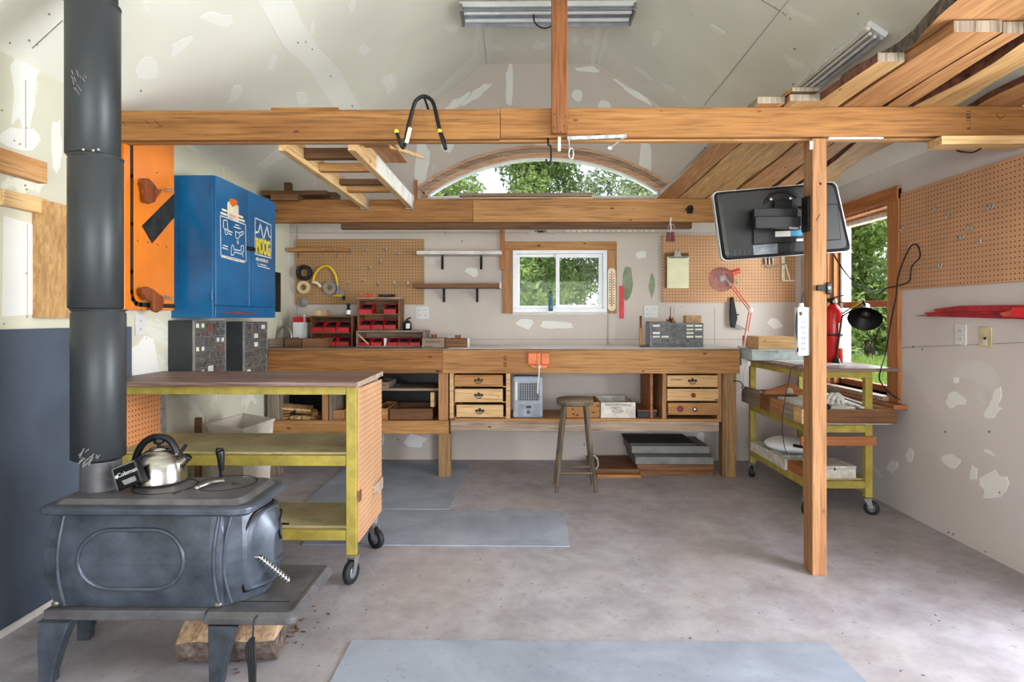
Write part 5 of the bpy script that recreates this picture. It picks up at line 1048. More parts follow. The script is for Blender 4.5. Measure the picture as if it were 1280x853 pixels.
m.tube([h0+d_*(i/N)+(u_*math.cos(i*2*PI/10)+w_*math.sin(i*2*PI/10))*.010 for i in range(N+1)], .0024, 6); m.tube([h0+Vector((-.02,0,0)), h0, h1], .004, 8); m.build('coil_handle', 'silver', dr)
# hearth plate, base and legs
m = MB(); hx0, hx1 = -1.03, -.728
loft(m, [rrect(hx0,hx1-.02,1.97,2.35,.01,.197), rrect(hx0,hx1,1.955,2.37,.012,.205,rr=.03), rrect(hx0,hx1,1.955,2.37,.012,.222,rr=.03), rrect(hx0+.004,hx1-.016,1.972,2.352,.012,.238,rr=.02)]); m.build('hearth_plate', 'stove_iron_dark', st, .003)
MB().tube([(hx0+.03,2.045,.2385),(hx1-.05,2.045,.2385)], .0015, 6).tube([(hx1-.03,1.99,.237),(hx1-.03,2.34,.237)], .0015, 6).build('plate_line', 'black_metal', st)
MB().box(-1.565,hx0-.001,1.975,2.30,.205,.2385).build('base_plate', 'stove_iron_dark', st, .004)
for a,b,y,s_ in ((-1.575,-1.47,1.96,1),(-1.015,-.915,1.96,1),(-1.65,-1.545,2.235,1),(-1.015,-.915,2.235,1)):
    m = MB(); 
    def lr(z, x0, x1, d): return [Vector((x0,y,z)),Vector((x1,y,z)),Vector((x1-.01,y+d,z)),Vector((x0,y+d,z))]
    k = .0; z1 = .204 if a < -1.2 else .1965
    loft(m, [lr(0,a+.004,a+.05,.05), lr(.03,a+.003,a+.052,.05), lr(.10,a+.001,a+.068,.06), lr(.17,a,b-.012,.065), lr(z1,a,b,.07)]); m.build('leg', 'stove_iron', st, .006)
MB().box(-1.575,-1.455,1.955,2.31,.2045,.2045+.0).build('leg_cap', 'stove_iron', st) if False else None
MB().cyl((-1.473,2.12,.6), (-1.473,2.12,.70), .064, .062, 28).build('flue_collar', 'stove_iron_dark', st)
m = MB(); R = random.Random(2); a = PZ(247,612,.6)
m.tube(smooth([a+Vector((0,0,.006)), a+Vector((.02,.03,.012)), a+Vector((.025,.06,.01)), a+Vector((.06,.07,.012))],4), .006, 8); m.ball(a+Vector((.0,-.005,.006)), .009); one(m, 'lid_lifter', 'steel_dull', 'small coiled metal lid lifter lying on the stove top beside the kettle', 'tool')
t = thing('poker', 'upright black rounded handle standing behind the stove top', 'poker', (PY(276,0,2.36).x, 2.36, 0))
h = PY(276,562,2.36); x = h.x; MB().tube([(x+.004,2.36,.004),(x,2.36,.62)], .006, 8).build('rod', 'black_metal', t)
MB().tube(smooth([(x+.002,2.36,.60),(x,2.36,.65),(x-.004,2.36,.68),(x-.002,2.36,h.z-.006)],4), [.009,.010,.012,.013,.014,.015,.016,.016,.016,.016,.015,.013,.009], 12).build('handle', 'black_plastic', t)
# ------------------------------------------------------------------ stove pipe
t = thing('stovepipe', 'tall dark double-wall stovepipe rising from the stove to the ceiling', 'stovepipe', (-1.473, 2.12, .7))
zj = [.705, 1.228, 1.762, 2.30, 2.53]; cx = lambda z: -1.482-.028*(z-.7)/1.5
for k,(a,b) in enumerate(zip(zj, zj[1:])):
    m = MB(); r = .0835
    m.lathe([(0,.001),(r-.006,.001),(r,.006),(r,b-a-.014),(r-.004,b-a-.010),(r-.004,b-a-.006),(r+.0015,b-a-.004),(r+.0015,b-a),(0,b-a)], (cx(a),2.12,a), n=40); m.build('pipe_section', 'pipe_black', t)
MB().lathe([(.1,0),(.19,.0),(.19,.012),(.1,.03)], (cx(2.5),2.12,2.46), axis=(0,0,1), n=40).build('ceiling_collar', 'pipe_black', t) if False else None
for a,b in ((104,187),(123,187),(116.5,188)): MB().ball(PY(a,b,2.036), .005, (1,.5,1)).build('screw', 'silver', t)
m = MB(); R = random.Random(8)
for k in range(16):
    x, y = R.uniform(122,141), R.uniform(555,576); p0 = PY(x,y,2.12); dx = p0.x-cx(.8)
    if abs(dx) < .083: p0.y = 2.12-math.sqrt(max(.0838**2-dx*dx,0)); m.obox(p0, (.003,.002,R.uniform(.01,.035)), (0,R.uniform(.3,.9),0))
m.build('scratches', 'grey_tape', t); m = MB()
for k in range(12):
    x, y = R.uniform(112,128), R.uniform(98,130); p0 = PY(x,y,2.12); dx = p0.x-cx(2.0); p0.y = 2.12-math.sqrt(max(.0838**2-dx*dx,0)); m.obox(p0, (.0018,.002,R.uniform(.008,.03)), (0,R.uniform(-.6,-.2),0))
m.build('scratches', 'grey_tape', t)
# ------------------------------------------------------------------ kettle
kc = PZ(200,603,.6); kc.z = .6015; kr = .089
t = thing('kettle', 'brushed steel kettle with a black arched handle standing on the stove', 'kettle', kc)
MB().lathe([(0,0),(kr-.004,0),(kr+.001,.004),(kr,.010),(kr-.002,.04),(kr-.008,.07),(kr-.022,.098),(kr-.042,.115),(kr-.055,.120),(0,.122)], kc, n=48).build('body', 'brushed_steel', t)
MB().lathe([(.036,.1195),(.033,.126),(.015,.130),(0,.1305)], kc, n=32).build('lid', 'brushed_steel', t)
kb = kc+Vector((-.004,0,.129)); MB().lathe([(.006,0),(.007,.008),(.017,.012),(.019,.022),(.014,.031),(0,.034)], kb, n=20).build('lid_knob', 'black_plastic', t)
hd = [PY(171,608,kc.y-.0)+Vector((0,0,.016)), PY(168.5,590,kc.y), PY(170,572,kc.y), PY(178,556,kc.y), PY(190,547.5,kc.y), PY(200,546.5,kc.y), PY(210,549,kc.y), PY(217,557,kc.y), PY(221,567,kc.y)]
hd[0].z = hd[1].z-.03
MB().tube(smooth(hd[1:],5), .0125, 12).build('handle', 'black_plastic', t)
MB().tube([hd[1]+Vector((0,0,.006)), hd[1]+Vector((.012,0,-.022))], .009, 8).build('handle_mount', 'silver', t); MB().tube([hd[-1]+Vector((0,0,.004)), hd[-1]+Vector((-.006,0,-.018))], .009, 8).build('handle_mount', 'silver', t)
s0, s1 = PY(222,585,kc.y), PY(235,571.5,kc.y); MB().tube([s0+Vector((-.02,0,-.02)), s0, s1], [.022,.017,.0125], 16).build('spout', 'brushed_steel', t)
MB().lathe([(.0128,0),(.0145,.002),(.0145,.008),(.011,.009)], s1-(s1-s0).normalized()*.004, axis=(s1-s0), n=16).build('spout_ring', 'black_plastic', t)
MB().bar(PY(223,570,kc.y), PY(233,556,kc.y), .012, .004, up=(0,1,0)).bar(PY(226,566,kc.y), PY(232,574,kc.y), .010, .003, up=(0,1,0)).build('whistle_flap', 'black_plastic', t)
# small fan motor box leaning on the pipe
t = thing('stove_fan_box', 'black metal box with white lettering leaning between the stovepipe and kettle', 'box', PZ(158,612,.6))
Yc = 2.06; q = [PY(x,y,Yc) for x,y in ((147,611.5),(139,583),(168,571.5),(178,600))]; zmin = min(p.z for p in q); q = [p+Vector((0,0,.6035-zmin)) for p in q]
MB().prism(q, (0,.035,0)).build('case', 'black_metal', t, .005); cq = sum(q, Vector())/4
m = MB(); m.ribbon([cq+(p-cq)*.93+Vector((0,-.001,0)) for p in q[:3]], .0035, (0,-1,0)); m.build('silver_rim', 'silver', t)
u = (q[2]-q[1]).normalized(); ang = math.atan2(u.z, u.x); up = Vector((-u.z,0,u.x))
text('Coleman', .020, cq+Vector((0,-.0015,0))+up*.010+u*.008, (PI/2,-ang,0), 'white_plastic', t)
m = MB(); dc = cq+up*.008-u*.032+Vector((0,-.001,0)); m.prism([dc+u*.007, dc+up*.007, dc-u*.007, dc-up*.007], (0,-.001,0)); m.build('diamond_mark', 'white_plastic', t)
m = MB(); dc = cq-up*.018+u*.004+Vector((0,-.001,0)); m.prism([dc+u*.024+up*.008, dc-u*.024+up*.008, dc-u*.02-up*.009, dc+u*.024-up*.009], (0,-.001,0)); m.build('plate_label', 'grey_tape', t)
# ------------------------------------------------------------------ split log and chips under the hearth, hanging cord
t = thing('split_log', 'split firewood log with bark lying on the floor under the stove', 'log', (PZ(300,845,0).x, 2.0, 0))
a0 = Vector((-1.17,2.118,.076)); a1 = Vector((-.85,2.15,.073)); m = MB(); ax = (a1-a0).normalized(); sd = ax.cross(Vector((0,0,1))).normalized(); R = random.Random(4); rings = []
for i in range(9):
    c = a0.lerp(a1, i/8); rings.append([c+sd*(.085*math.cos(a)+R.uniform(-.004,.004))+Vector((0,0,.072*math.sin(a)+R.uniform(-.004,.004))) for a in [PI*.95+PI*1.15*k/12 for k in range(13)]])
loft(m, rings); m.build('bark', 'bark', t)
m = MB(); rings = [[p+Vector((0,0,.0005)) for p in (r[0], r[0].lerp(r[-1],.3)+Vector((0,0,.045)), r[0].lerp(r[-1],.55)+Vector((0,0,.058)), r[-1])] for r in rings]; loft(m, [[p for p in r] for r in rings]); m.build('split_face', 'log_wood', t)
m = MB(); R = random.Random(6)
for k in range(120):
    px_ = R.gauss(345,22); c = PZ(px_, min(max(820-(px_-300)*.55+R.gauss(0,9),700),900), 0); m.obox(c+Vector((0,0,.002)), (R.uniform(.003,.02),R.uniform(.002,.006),.003), (0,0,R.uniform(0,PI)))
one(m, 'bark_chips', 'bark_red', 'reddish bark chips scattered on the floor beside the split log', 'debris', kind='stuff')
m = MB(); R = random.Random(16)
for k in range(170):
    c = Vector((R.uniform(-1.1,2.2), R.uniform(1.9,4.3), .001)); s_ = R.uniform(.001,.0035); m.obox(c, (s_*R.uniform(1,4),s_,.0015), (0,0,R.uniform(0,PI)))
one(m, 'floor_debris', 'bark', 'tiny wood crumbs scattered over the concrete floor', 'debris', kind='stuff')
m = MB(); Yk = 1.94
m.tube(smooth([PY(320,774,1.952)+Vector((0,.012,.004)), PY(317.5,776,1.948), PY(316.5,790,Yk), PY(316,800,Yk)],4), .0028, 8)
for k in range(4): o_ = (k-1.5)*.007; m.tube(smooth([PY(316,798,Yk)+Vector((o_*.3,0,0)), PY(313,808,Yk)+Vector((o_,o_*.3,0)), PY(315,830,Yk)+Vector((o_,0,0)), PY(315.5,852,Yk)+Vector((o_*.8,0,0)), PY(316,868,Yk)+Vector((o_,0,0))],5), .0045, 8)
one(m, 'power_cable', 'black_rubber', 'bundled black cord hanging from the edge of the stove hearth plate', 'cord')
# ------------------------------------------------------------------ rolling table
YT = 2.74
rt = thing('rolling_table', 'yellow-framed rolling work table with a worn reddish top, beside the stove', 'table', (-1.33, 2.97, 0))
tx0, tx1 = -1.935, -.742
m = MB(); m.prism([(tx0,YT-.03,.888),(tx1+.01,YT-.03,.888),(tx1-.005,3.27,.888),(tx0,3.27,.888)], (0,0,.021)); m.build('table_top', 'worn_top_x', rt, .002)
MB().box(tx1-.035,tx1+.012,YT-.032,3.272,.8885,.9093).build('side_edge_strip', 'whitewash_x', rt, .002) if False else None
MB().prism([(tx1+.0105,YT-.03,.886),(tx1+.018,YT-.03,.886),(tx1+.003,3.27,.886),(tx1-.0045,3.27,.886)], (0,0,.023)).build('edge_strip', 'whitewash_x', rt)
fr = lambda x0,x1,y0,y1,z0,z1,mt='yellow_paint',nm='rail': MB().box(x0,x1,y0,y1,z0,z1).build(nm, mt, rt, .002)
fr(tx0+.01,-.787,YT,YT+.03,.850,.887); fr(tx0+.05,-.787,3.14,3.17,.850,.887)
fr(-.786,-.741,YT-.002,YT+.03,.125,.887,nm='leg'); fr(-1.93,-1.89,YT-.002,YT+.03,.125,.887,nm='leg')
fr(-.79,-.745,3.15,3.19,.125,.887,'galvanised','leg'); fr(-1.935,-1.905,3.15,3.20,.125,.887,'white_paint','leg'); fr(-1.903,-1.875,3.15,3.20,.125,.887,'galvanised','leg')
fr(-1.885,-.788,YT,YT+.03,.527,.573); fr(-1.885,-.788,3.10,3.13,.53,.573)
m = MB(); N = 10
for i in range(N):
    def zz_(t): return .5745+.022*max(0,(t-.45))**1.5*2
    ya, yb_ = YT+.031+.36*i/N, YT+.031+.36*(i+1)/N; za3, zb3 = zz_(i/N), zz_((i+1)/N); m.prism([(-1.885,ya,za3),(-1.885,yb_,zb3),(-1.885,yb_,zb3+.008),(-1.885,ya,za3+.008)], (1.095,0,0))
m.build('middle_shelf', 'yellow_shelf', rt)
fr(-1.885,-.788,YT,YT+.03,.190,.235); fr(-1.885,-.788,3.08,3.11,.19,.232)
MB().box(-1.885,-.79,YT+.031,3.12,.236,.246).build('bottom_shelf', 'yellow_shelf', rt)
m = MB(); m.prism([(-.7395,YT+.02,.175),(-.7395,3.215,.175),(-.7395,3.215,.872),(-.7395,YT+.02,.880)], (.006,0,0)); m.build('side_panel', 'pegboard_side', rt)
MB().box(-.7335,-.728,YT+.01,YT+.05,.36,.41).build('side_block', 'brown_ply_x', rt, .002); MB().box(-.7335,-.722,3.02,3.20,.30,.36).build('side_block', 'whitewash_x', rt, .002)
MB().box(-1.874,-1.868,YT+.04,3.135,.44,.85).build('end_panel', 'pegboard_orange', rt)
def caster(x, y, zt_, r, parent, ang=0, w=.028):
    o = Vector((x,y,0)); d = Vector((math.cos(ang),math.sin(ang),0)); n_ = Vector((-d.y,d.x,0)); off = d*.02; h = Vector((0,0,r))
    m = MB(); m.obox(o+Vector((0,0,zt_-.003)), (.05,.05,.005))
    for s_ in (-1,1): m.prism([o+n_*s_*(w/2+.003)+Vector((0,0,zt_-.006))+d*.02, o+n_*s_*(w/2+.003)+Vector((0,0,zt_-.006))-d*.02, o+off+n_*s_*(w/2+.003)+h-d*.01, o+off+n_*s_*(w/2+.003)+h+d*.01], n_*s_*.003)
    c_ = m.build('caster', 'silver', parent); c = o+off+h
    MB().lathe([(r*.55,-w/2),(r*.9,-w/2),(r,-w/2+.005),(r,w/2-.005),(r*.9,w/2),(r*.55,w/2)], c, axis=n_, n=28).build('wheel', 'black_rubber', c_)
    MB().lathe([(0,-w/2+.002),(r*.56,-w/2+.002),(r*.56,w/2-.002),(0,w/2-.002)], c, axis=n_, n=20).build('wheel_hub', 'grey_plastic', c_)
caster(-.755, YT+.01, .125, .052, rt, ang=-1.9); caster(-.765, 3.16, .125, .052, rt, ang=-.6); caster(-1.90, YT+.01, .125, .052, rt, ang=-1.2); caster(-1.90, 3.16, .125, .052, rt, ang=.5)
# white bin and stake behind it
bn = thing('waste_bin', 'off-white rectangular plastic bin on the floor behind the rolling table', 'bin', (-1.66, 3.58, 0))
top_ = [Vector((-1.80,3.47,.585)), Vector((-1.525,3.33,.585)), Vector((-1.49,3.66,.585)), Vector((-1.77,3.86,.585))]; cc = sum(top_, Vector())/4; sc_ = lambda k,z: [Vector((cc.x+(p.x-cc.x)*k, cc.y+(p.y-cc.y)*k, z)) for p in top_]
m = MB(); loft(m, [sc_(.80,.003), sc_(1.0,.585), sc_(.97,.585), sc_(.78,.01)], cap=False); n4 = sc_(.80,.003); m.add(n4, [(0,1,2,3)]); m.add(sc_(.78,.01), [(0,1,2,3)]); m.build('tub', 'bin_plastic', bn, .004)
m = MB(); loft(m, [sc_(1.0,.572), sc_(1.035,.572), sc_(1.035,.588), sc_(1.0,.588)], cap=False); m.build('rim', 'bin_plastic', bn)
one(MB().box(-1.845,-1.815,3.42,3.45,0,.63), 'wooden_stake', 'brown_ply_x', 'narrow brown wooden stake standing at the left side of the white bin', 'stake', bevel=.002)
# ------------------------------------------------------------------ left wall: orange board, cabinet, organisers
t = thing('orange_board', 'glossy orange board with two brown knobs hung on the left wall', 'board', (-1.9, 3.11, 1.24)); XO = -1.89
a = PX(156,387,XO); b = PX(218,389,XO); zo0 = a.z; zo1 = 2.155
MB().box(XL+.012,XO,a.y,b.y,zo0,zo1).build('panel', 'orange_board', t, .004)
MB().box(XL+.002,XL+.04,a.y-.03,a.y-.002,zo0+.06,zo1).build('dark_edge_strip', 'dark_wood_y', t, .002)
n_ = (1,0,0); xo = XO+.0006; on = lambda x,y: PX(x,y,xo)
m = MB(); path = [on(164.5,178)]+[on(164.7,y) for y in (220,280,340,365)]+[on(166,374),on(170,379.5),on(176,381),on(190,382),on(217.5,382.8)]; m.ribbon(path, .022, n_); m.build('border_stripe', 'ink', t)
m = MB(); m.prism([on(177,282.5), on(190,304.5), on(217.6,272), on(217.6,242)], (.0012,0,0)); m.build('tape_patch', 'dark_scale', t)
for q in ((172,230),(172,301),(185,303.5),(197,306),(208,309),(172,369),(196,216)): MB().lathe([(0,.001),(.004,.001),(.004,0)], on(*q), (1,0,0), 8, sm=False).build('screw_hole', 'ink', t)
for pts, sp in (((( 182,223),(187,223),(192,228),(198,236),(203,237),(202,241),(197,247),(194,253),(188,255),(184.5,253),(184,243),(182,232)), (207,237,216,239)), (((180,360),(186,358.5),(193,362),(200,368),(205,371),(206,377),(203,388),(198,391),(193,389),(192,379),(184,374),(180,367)), (206,371,216,374))):
    nb = MB(); P = [PX(x,y,XO+.045) for x,y in pts]; nb.prism(P, (-.022,0,0)); k_ = nb.build('knob', 'burl', t, .006)
    cp = sum(P, Vector())/len(P); cp.x = XO+.022; MB().cyl((XO,cp.y,cp.z), cp, .018, n=12).build('knob_stem', 'pale_pine_y', k_)
    p0, p1 = PX(sp[0],sp[1],XO+.03), PX(sp[2],sp[3],XO+.03); N = 40; dd = p1-p0; MB().tube([p0+dd*(i/N)+Vector((.007*math.cos(i*1.2),0,.007*math.sin(i*1.2))) for i in range(N+1)], .0018, 6).build('spring', 'silver', t)
# outlets on the left wall
def outlet_x(x0,y0,x1,y1,X,sgn,label,mat='white_plastic',phone=False):
    a = PX(x0,y1,X); b = PX(x1,y0,X); t = thing('outlet', label, 'outlet', (X,(a.y+b.y)/2,a.z)); xa, xb = X+sgn*.001, X+sgn*.007
    MB().box(xa,xb,a.y,b.y,a.z,b.z).build('cover_plate', mat, t, .002); cy = (a.y+b.y)/2; h = b.z-a.z
    if phone:
        MB().box(xb,xb+sgn*.002,cy-.012,cy+.012,a.z+h*.62,a.z+h*.9).build('jack', 'white_plastic', t); MB().box(xb,xb+sgn*.003,cy-.007,cy+.007,a.z+h*.5,a.z+h*.62).build('slot', 'ink', t)
    else:
        for k in (.3,.7):
            r = MB().box(xb,xb+sgn*.0015,cy-.016,cy+.016,a.z+h*(k-.15),a.z+h*(k+.15)).build('receptacle', mat, t, .001)
            MB().box(xb,xb+sgn*.002,cy-.007,cy-.005,a.z+h*(k-.05),a.z+h*(k+.08)).build('slot', 'ink', r); MB().box(xb,xb+sgn*.002,cy+.005,cy+.007,a.z+h*(k-.05),a.z+h*(k+.06)).build('slot', 'ink', r)
outlet_x(168,419,179.5,393,XL,1,'white outlet on the left wall below the orange board')
outlet_x(1209,431,1195,405.5,XR,-1,'white outlet on the right wall, left one of the two plates')
outlet_x(1241,434,1225.5,409,XR,-1,'cream phone plate on the right wall, right one of the two plates','beige_plastic',True)
# blue cabinet
XF = -1.697; CY0, CY1, CZ0, CZ1 = 3.372, 4.20, 1.197, 1.995
t = thing('wall_cabinet', 'blue steel two-door wall cabinet with printed white logos, on the left wall', 'cabinet', ((XL+XF)/2, 3.79, CZ0))
MB().box(XL+.002,XF-.016,CY0,CY1,CZ0,CZ1).build('body', 'blue_enamel', t, .003)
ys = PX(311.5,300,XF).y; zd = CZ0+.072
dl = MB().box(XF-.015,XF,CY0+.001,ys-.002,zd,CZ1-.001).build('door', 'blue_enamel', t, .003); drr = MB().box(XF-.015,XF,ys+.002,CY1-.001,zd,CZ1-.001).build('door', 'blue_enamel', t, .003)
MB().box(XF-.015,XF-.002,CY0+.001,CY1-.001,CZ0+.001,zd-.004).build('kick_strip', 'blue_enamel', t, .002)
m = MB(); P = blob(300,391.5,28,1.5,3,16,.4,7); m.prism([PX(x,min(max(y,389.2),394),XF-.0012) for x,y in P], (.001,0,0)); m.build('rust_patch', 'rust_red', t)
for z in (CZ0+.1,CZ1-.12): MB().cyl((XF-.022,CY0-.003,z), (XF-.022,CY0-.003,z+.06), .005, n=10).build('hinge', 'blue_enamel', t)
MB().box(XF+.0005,XF+.02,PX(307.5,0,XF).y,PX(315.5,0,XF).y,PX(311,313.5,XF).z,PX(311,308.5,XF).z).build('latch', 'black_metal', t, .003)
def od(x,y): return PX(x,y,XF+.0004)
def drawn(name, lines, mat, w, parent, closed=False):
    m = MB()
    for L in lines: m.ribbon([od(*q) for q in L], w, (1,0,0), .0006, closed=closed)
    return m.build(name, mat, parent)
drawn('printed_frame', [[(275.3,269.5),(306.8,281),(307.8,327),(276,319)]], 'white_plastic', .006, dl, True)
sc1 = lambda pts: [(260+x*90/698, 230+y*110/853) for x,y in pts]
drawn('printed_part', [sc1([(150,350),(185,355),(192,420),(180,450),(150,425),(150,350)]), sc1([(160,430),(172,490),(188,490),(196,440)]), sc1([(200,455),(235,470)]), sc1([(200,480),(230,495)])], 'white_plastic', .006, dl)
drawn('printed_part', [sc1([(265,460),(300,475),(310,500),(290,535),(270,520),(265,460)]), sc1([(300,475),(340,460),(345,480),(310,505)]), sc1([(285,550),(295,555),(295,580),(282,578),(285,550)]), sc1([(265,395),(300,405)]), sc1([(250,415),(315,435)])], 'white_plastic', .006, dl)
drawn('printed_part', [sc1([(235,590),(250,600),(250,635),(320,650),(320,600),(345,600),(345,650),(325,680),(255,660),(250,690),(225,690),(225,630),(235,590)]), sc1([(335,680),(340,705)]), sc1([(150,595),(190,610)]), sc1([(140,618),(190,635)])], 'white_plastic', .006, dl)
drawn('printed_caption', [sc1([(130,705),(180,718)]), sc1([(190,722),(240,735)]), sc1([(250,738),(300,750)]), sc1([(310,750),(352,762)])], 'cream_sticker', .007, dl)
m = MB(); m.prism([od(*q) for q in sc1([(188,180),(212,165),(295,215),(295,365),(188,320)])], (.001,0,0)); m.build('sticker', 'cream_sticker', dl)
m = MB(); m.prism([od(*q)+Vector((.0012,0,0)) for q in sc1([(205,145),(240,145),(285,165),(280,200),(235,225),(210,190)])], (.0006,0,0)); m.build('sticker_figure', 'orange_plastic', dl)
m = MB(); m.prism([od(*q)+Vector((.0012,0,0)) for q in sc1([(205,285),(290,320),(290,350),(205,312)])], (.0006,0,0)); m.build('sticker_band', 'lamp_inside', dl)
drawn('sticker_caption', [sc1([(125,280),(178,300)]), sc1([(140,248),(178,262)]), sc1([(300,310),(335,325)]), sc1([(302,345),(350,362)])], 'cream_sticker', .012, dl)
drawn('printed_frame', [sc1([(457,330),(612,400),(612,720),(457,680)])], 'white_plastic', .007, drr, True)
drawn('printed_divider', [sc1([(457,530),(612,580)])], 'white_plastic', .006, drr)
drawn('printed_zigzag', [sc1([(465,468),(490,468),(508,385),(538,540),(572,410),(592,510),(608,515)])], 'white_plastic', .013, drr)
P0, P1 = od(*sc1([(462,600)])[0]), od(*sc1([(607,640)])[0]); wy = P1.y-P0.y
tx = text('MOOG', .135, bold=.006, pos= Vector((XF+.0008,(P0.y+P1.y)/2,(P0.z+P1.z)/2)), rot=FACEX, mat='moog_yellow', parent=drr); tx.scale = (1,1,1)
xs = [v.co.y for v in tx.data.vertices]; f_ = wy*.93/(max(xs)-min(xs)); mc = (max(xs)+min(xs))/2
for v in tx.data.vertices: v.co.y = mc+(v.co.y-mc)*f_
for v in list(tx.data.vertices): pass
m = MB(); mid = od(*sc1([(527,742)])[0]); text('MOOG INDUSTRIES, INC.', .028, mid, FACEX, 'cream_sticker', drr, sx=.62)
drawn('printed_caption', [sc1([(478,765),(490,800)]), sc1([(505,778),(565,795)]), sc1([(485,795),(598,823)])], 'white_plastic', .006, drr)
# dark small-parts organisers
def organ(Y0, Y1, z0, z1, d, cols, label, rim=None):
    t = thing('parts_organizer', label, 'organizer', (XL+d/2, (Y0+Y1)/2, z0), 'dark organizers on the left wall'); xf = XL+d
    MB().box(XL+.002, xf-.012, Y0, Y1, z0, z1).build('case', 'dark_cabinet', t, .003)
    m = MB().box(xf-.012,xf,Y0,Y0+.006,z0,z1).box(xf-.012,xf,Y1-.006,Y1,z0,z1).box(xf-.012,xf,Y0+.006,Y1-.006,z0,z0+.006).box(xf-.012,xf,Y0+.006,Y1-.006,z1-.006,z1); m.build('face_rim', 'grey_tape', t)
    tot = sum(c[0] for c in cols); y = Y0+.008; wa = Y1-Y0-.016; R = random.Random(int(Y0*100))
    for sh, n in cols:
        w = wa*sh/tot; h = (z1-z0-.016)/n
        for r in range(n):
            zq = z0+.008+h*r; dr_ = MB().box(xf-.011,xf-.003,y+.003,y+w-.003,zq+.003,zq+h-.003).build('drawer', 'clear_drawer', t, .001)
            MB().box(xf-.003,xf-.0005,y+.003,y+w-.003,zq+.003,zq+.006).box(xf-.003,xf-.0005,y+.003,y+w-.003,zq+h-.006,zq+h-.003).build('drawer_lip', 'grey_tape', dr_)
            if R.random() < .55: MB().box(xf-.003,xf-.002,y+w*.25,y+w*.75,zq+h*.25,zq+h*.75).build('contents', R.choice(['pale_label','cream_sticker','steel_dull','copper','white_plastic']), dr_)
        y += w
organ(3.34, 3.70, .772, 1.184, .15, [(1,9),(1,9),(2,5),(1,9),(1,9)], 'dark organizer of small drawers under the cabinet, nearer the viewer, wide centre drawers')
organ(3.95, 4.31, .80, 1.172, .15, [(1,6),(1,6),(1,6)], 'dark organizer of clear drawers under the cabinet, farther from the viewer')
t = thing('socket_rack', 'narrow black rack of small round bits on the left wall beyond the cabinet', 'rack', (XL+.04, 4.62, 1.23))
a = PX(343.5,390,XL+.05); b = PX(350.5,341,XL+.05); MB().box(XL+.003,XL+.05,4.30,a.y+.12,a.z,b.z).build('frame', 'black_metal', t, .002)
for i in range(10):
    for k in range(3): MB().cyl((XL+.05,4.36+k*.14,a.z+.02+i*(b.z-a.z-.03)/9.5), (XL+.056,4.36+k*.14,a.z+.02+i*(b.z-a.z-.03)/9.5), .013, n=8).build('bit', 'steel_dull', t) if k < 3 else None
# ================================================================== FLOOR MATS
def mat_(pts, label): 
    m = MB(); m.prism([(x,y,.0005) for x,y in pts], (0,0,.006)); one(m, 'floor_mat', 'mat_rubber', label, 'mat', 'rubber mats on the concrete', .001)
a = PZ(440,802); b = PZ(1035,806); mat_([(a.x,a.y),(b.x,b.y),(b.x+.03,1.2),(a.x-.0,1.2)], 'blue-grey floor mat at the bottom edge of the view')
a = PZ(706,640.5); b = PZ(712,684.5); mat_([(-1.15,3.735),(-1.15,3.185),(b.x,b.y),(a.x,a.y)], 'blue-grey floor mat behind the casters of the rolling table')
a = PZ(562,638.5); mat_([(-1.4,a.y+.012),(a.x,a.y+.012),(a.x+.02,4.95),(-1.4,4.95)], 'dull grey floor mat under the left part of the workbench')
# ================================================================== RIGHT SIDE
one(MB().box(XR-.012,XR-.001,2.52,3.768,1.369,1.962), 'pegboard', 'pegboard_side', 'large tan pegboard on the right wall beside the tall window', 'pegboard', bevel=.001)
pr = [(1130,286,1),(1148,281,0),(1170,262,1),(1187,269,1),(1239,258,3),(1212,285,3),(1202,297,3),(1228,302,1),(1175,333,3),(1141,306,0)]
wr = ['lowest on the far left','small one above the cable hook','thin one in the upper middle','short white one in the upper middle','topmost, double-pronged','wide one in the middle, bent upward','one just left of the middle pair','rightmost in the lower row','lowest, near the bottom edge','one holding the black cable']
for (x,y,k),w in zip(pr, wr):
    p = PX(x,y,XR-.013); m = MB(); o_ = Vector((-1,0,0))
    pts = [p+Vector((-.001,0,.012)), p+Vector((-.008,0,.011)), p+Vector((-.009,0,-.010)), p+Vector((-.016,0,-.016)), p+Vector((-.024,0,-.004))]
    if k == 3: m.tube(smooth([p+Vector((-.001,-.02,.012)), p+Vector((-.008,-.018,-.008)), p+Vector((-.012,0,-.012)), p+Vector((-.008,.018,-.008)), p+Vector((-.001,.02,.012))],4), .003, 8)
    m.tube(smooth(pts,4), .0028, 8); m.obox(p+Vector((-.002,0,.010)), (.006,.007,.012)); one(m, 'peg_hook', 'silver', 'peg hook on the right wall pegboard, '+w, 'hook', 'peg hooks on the right wall pegboard')
# red strips on the right wall
t = thing('red_saw_guide', 'bundle of long red tapered metal strips fixed on the right wall', 'strip', (XR-.05, 3.0, 1.18))
for k,(pts,th) in enumerate(((((1143,395),(1300,388),(1300,400),(1172,396)), .02), (((1155,391),(1300,383),(1300,389),(1160,396)), .045), (((1168,386.5),(1200,382.5),(1300,381),(1300,388),(1168,390)), .03))):
    X = XR-.012-.012*k; P = [PX(x,y,X) for x,y in pts]; MB().prism(P, (.012,0,0)).build('strip', 'red_paint', t, .001)
P = PX(1275,390,XR-.045); MB().box(XR-.06,XR-.036,P.y-.12,P.y+.03,P.z-.025,P.z+.02).build('end_bracket', 'bright_red', t, .002)
m = MB(); m.prism([PX(x,y,XR-.0365) for x,y in ((1250,392),(1272,386),(1272,396),(1255,396))], (-.004,0,0)); m.build('worn_patch', 'lamp_red', t)
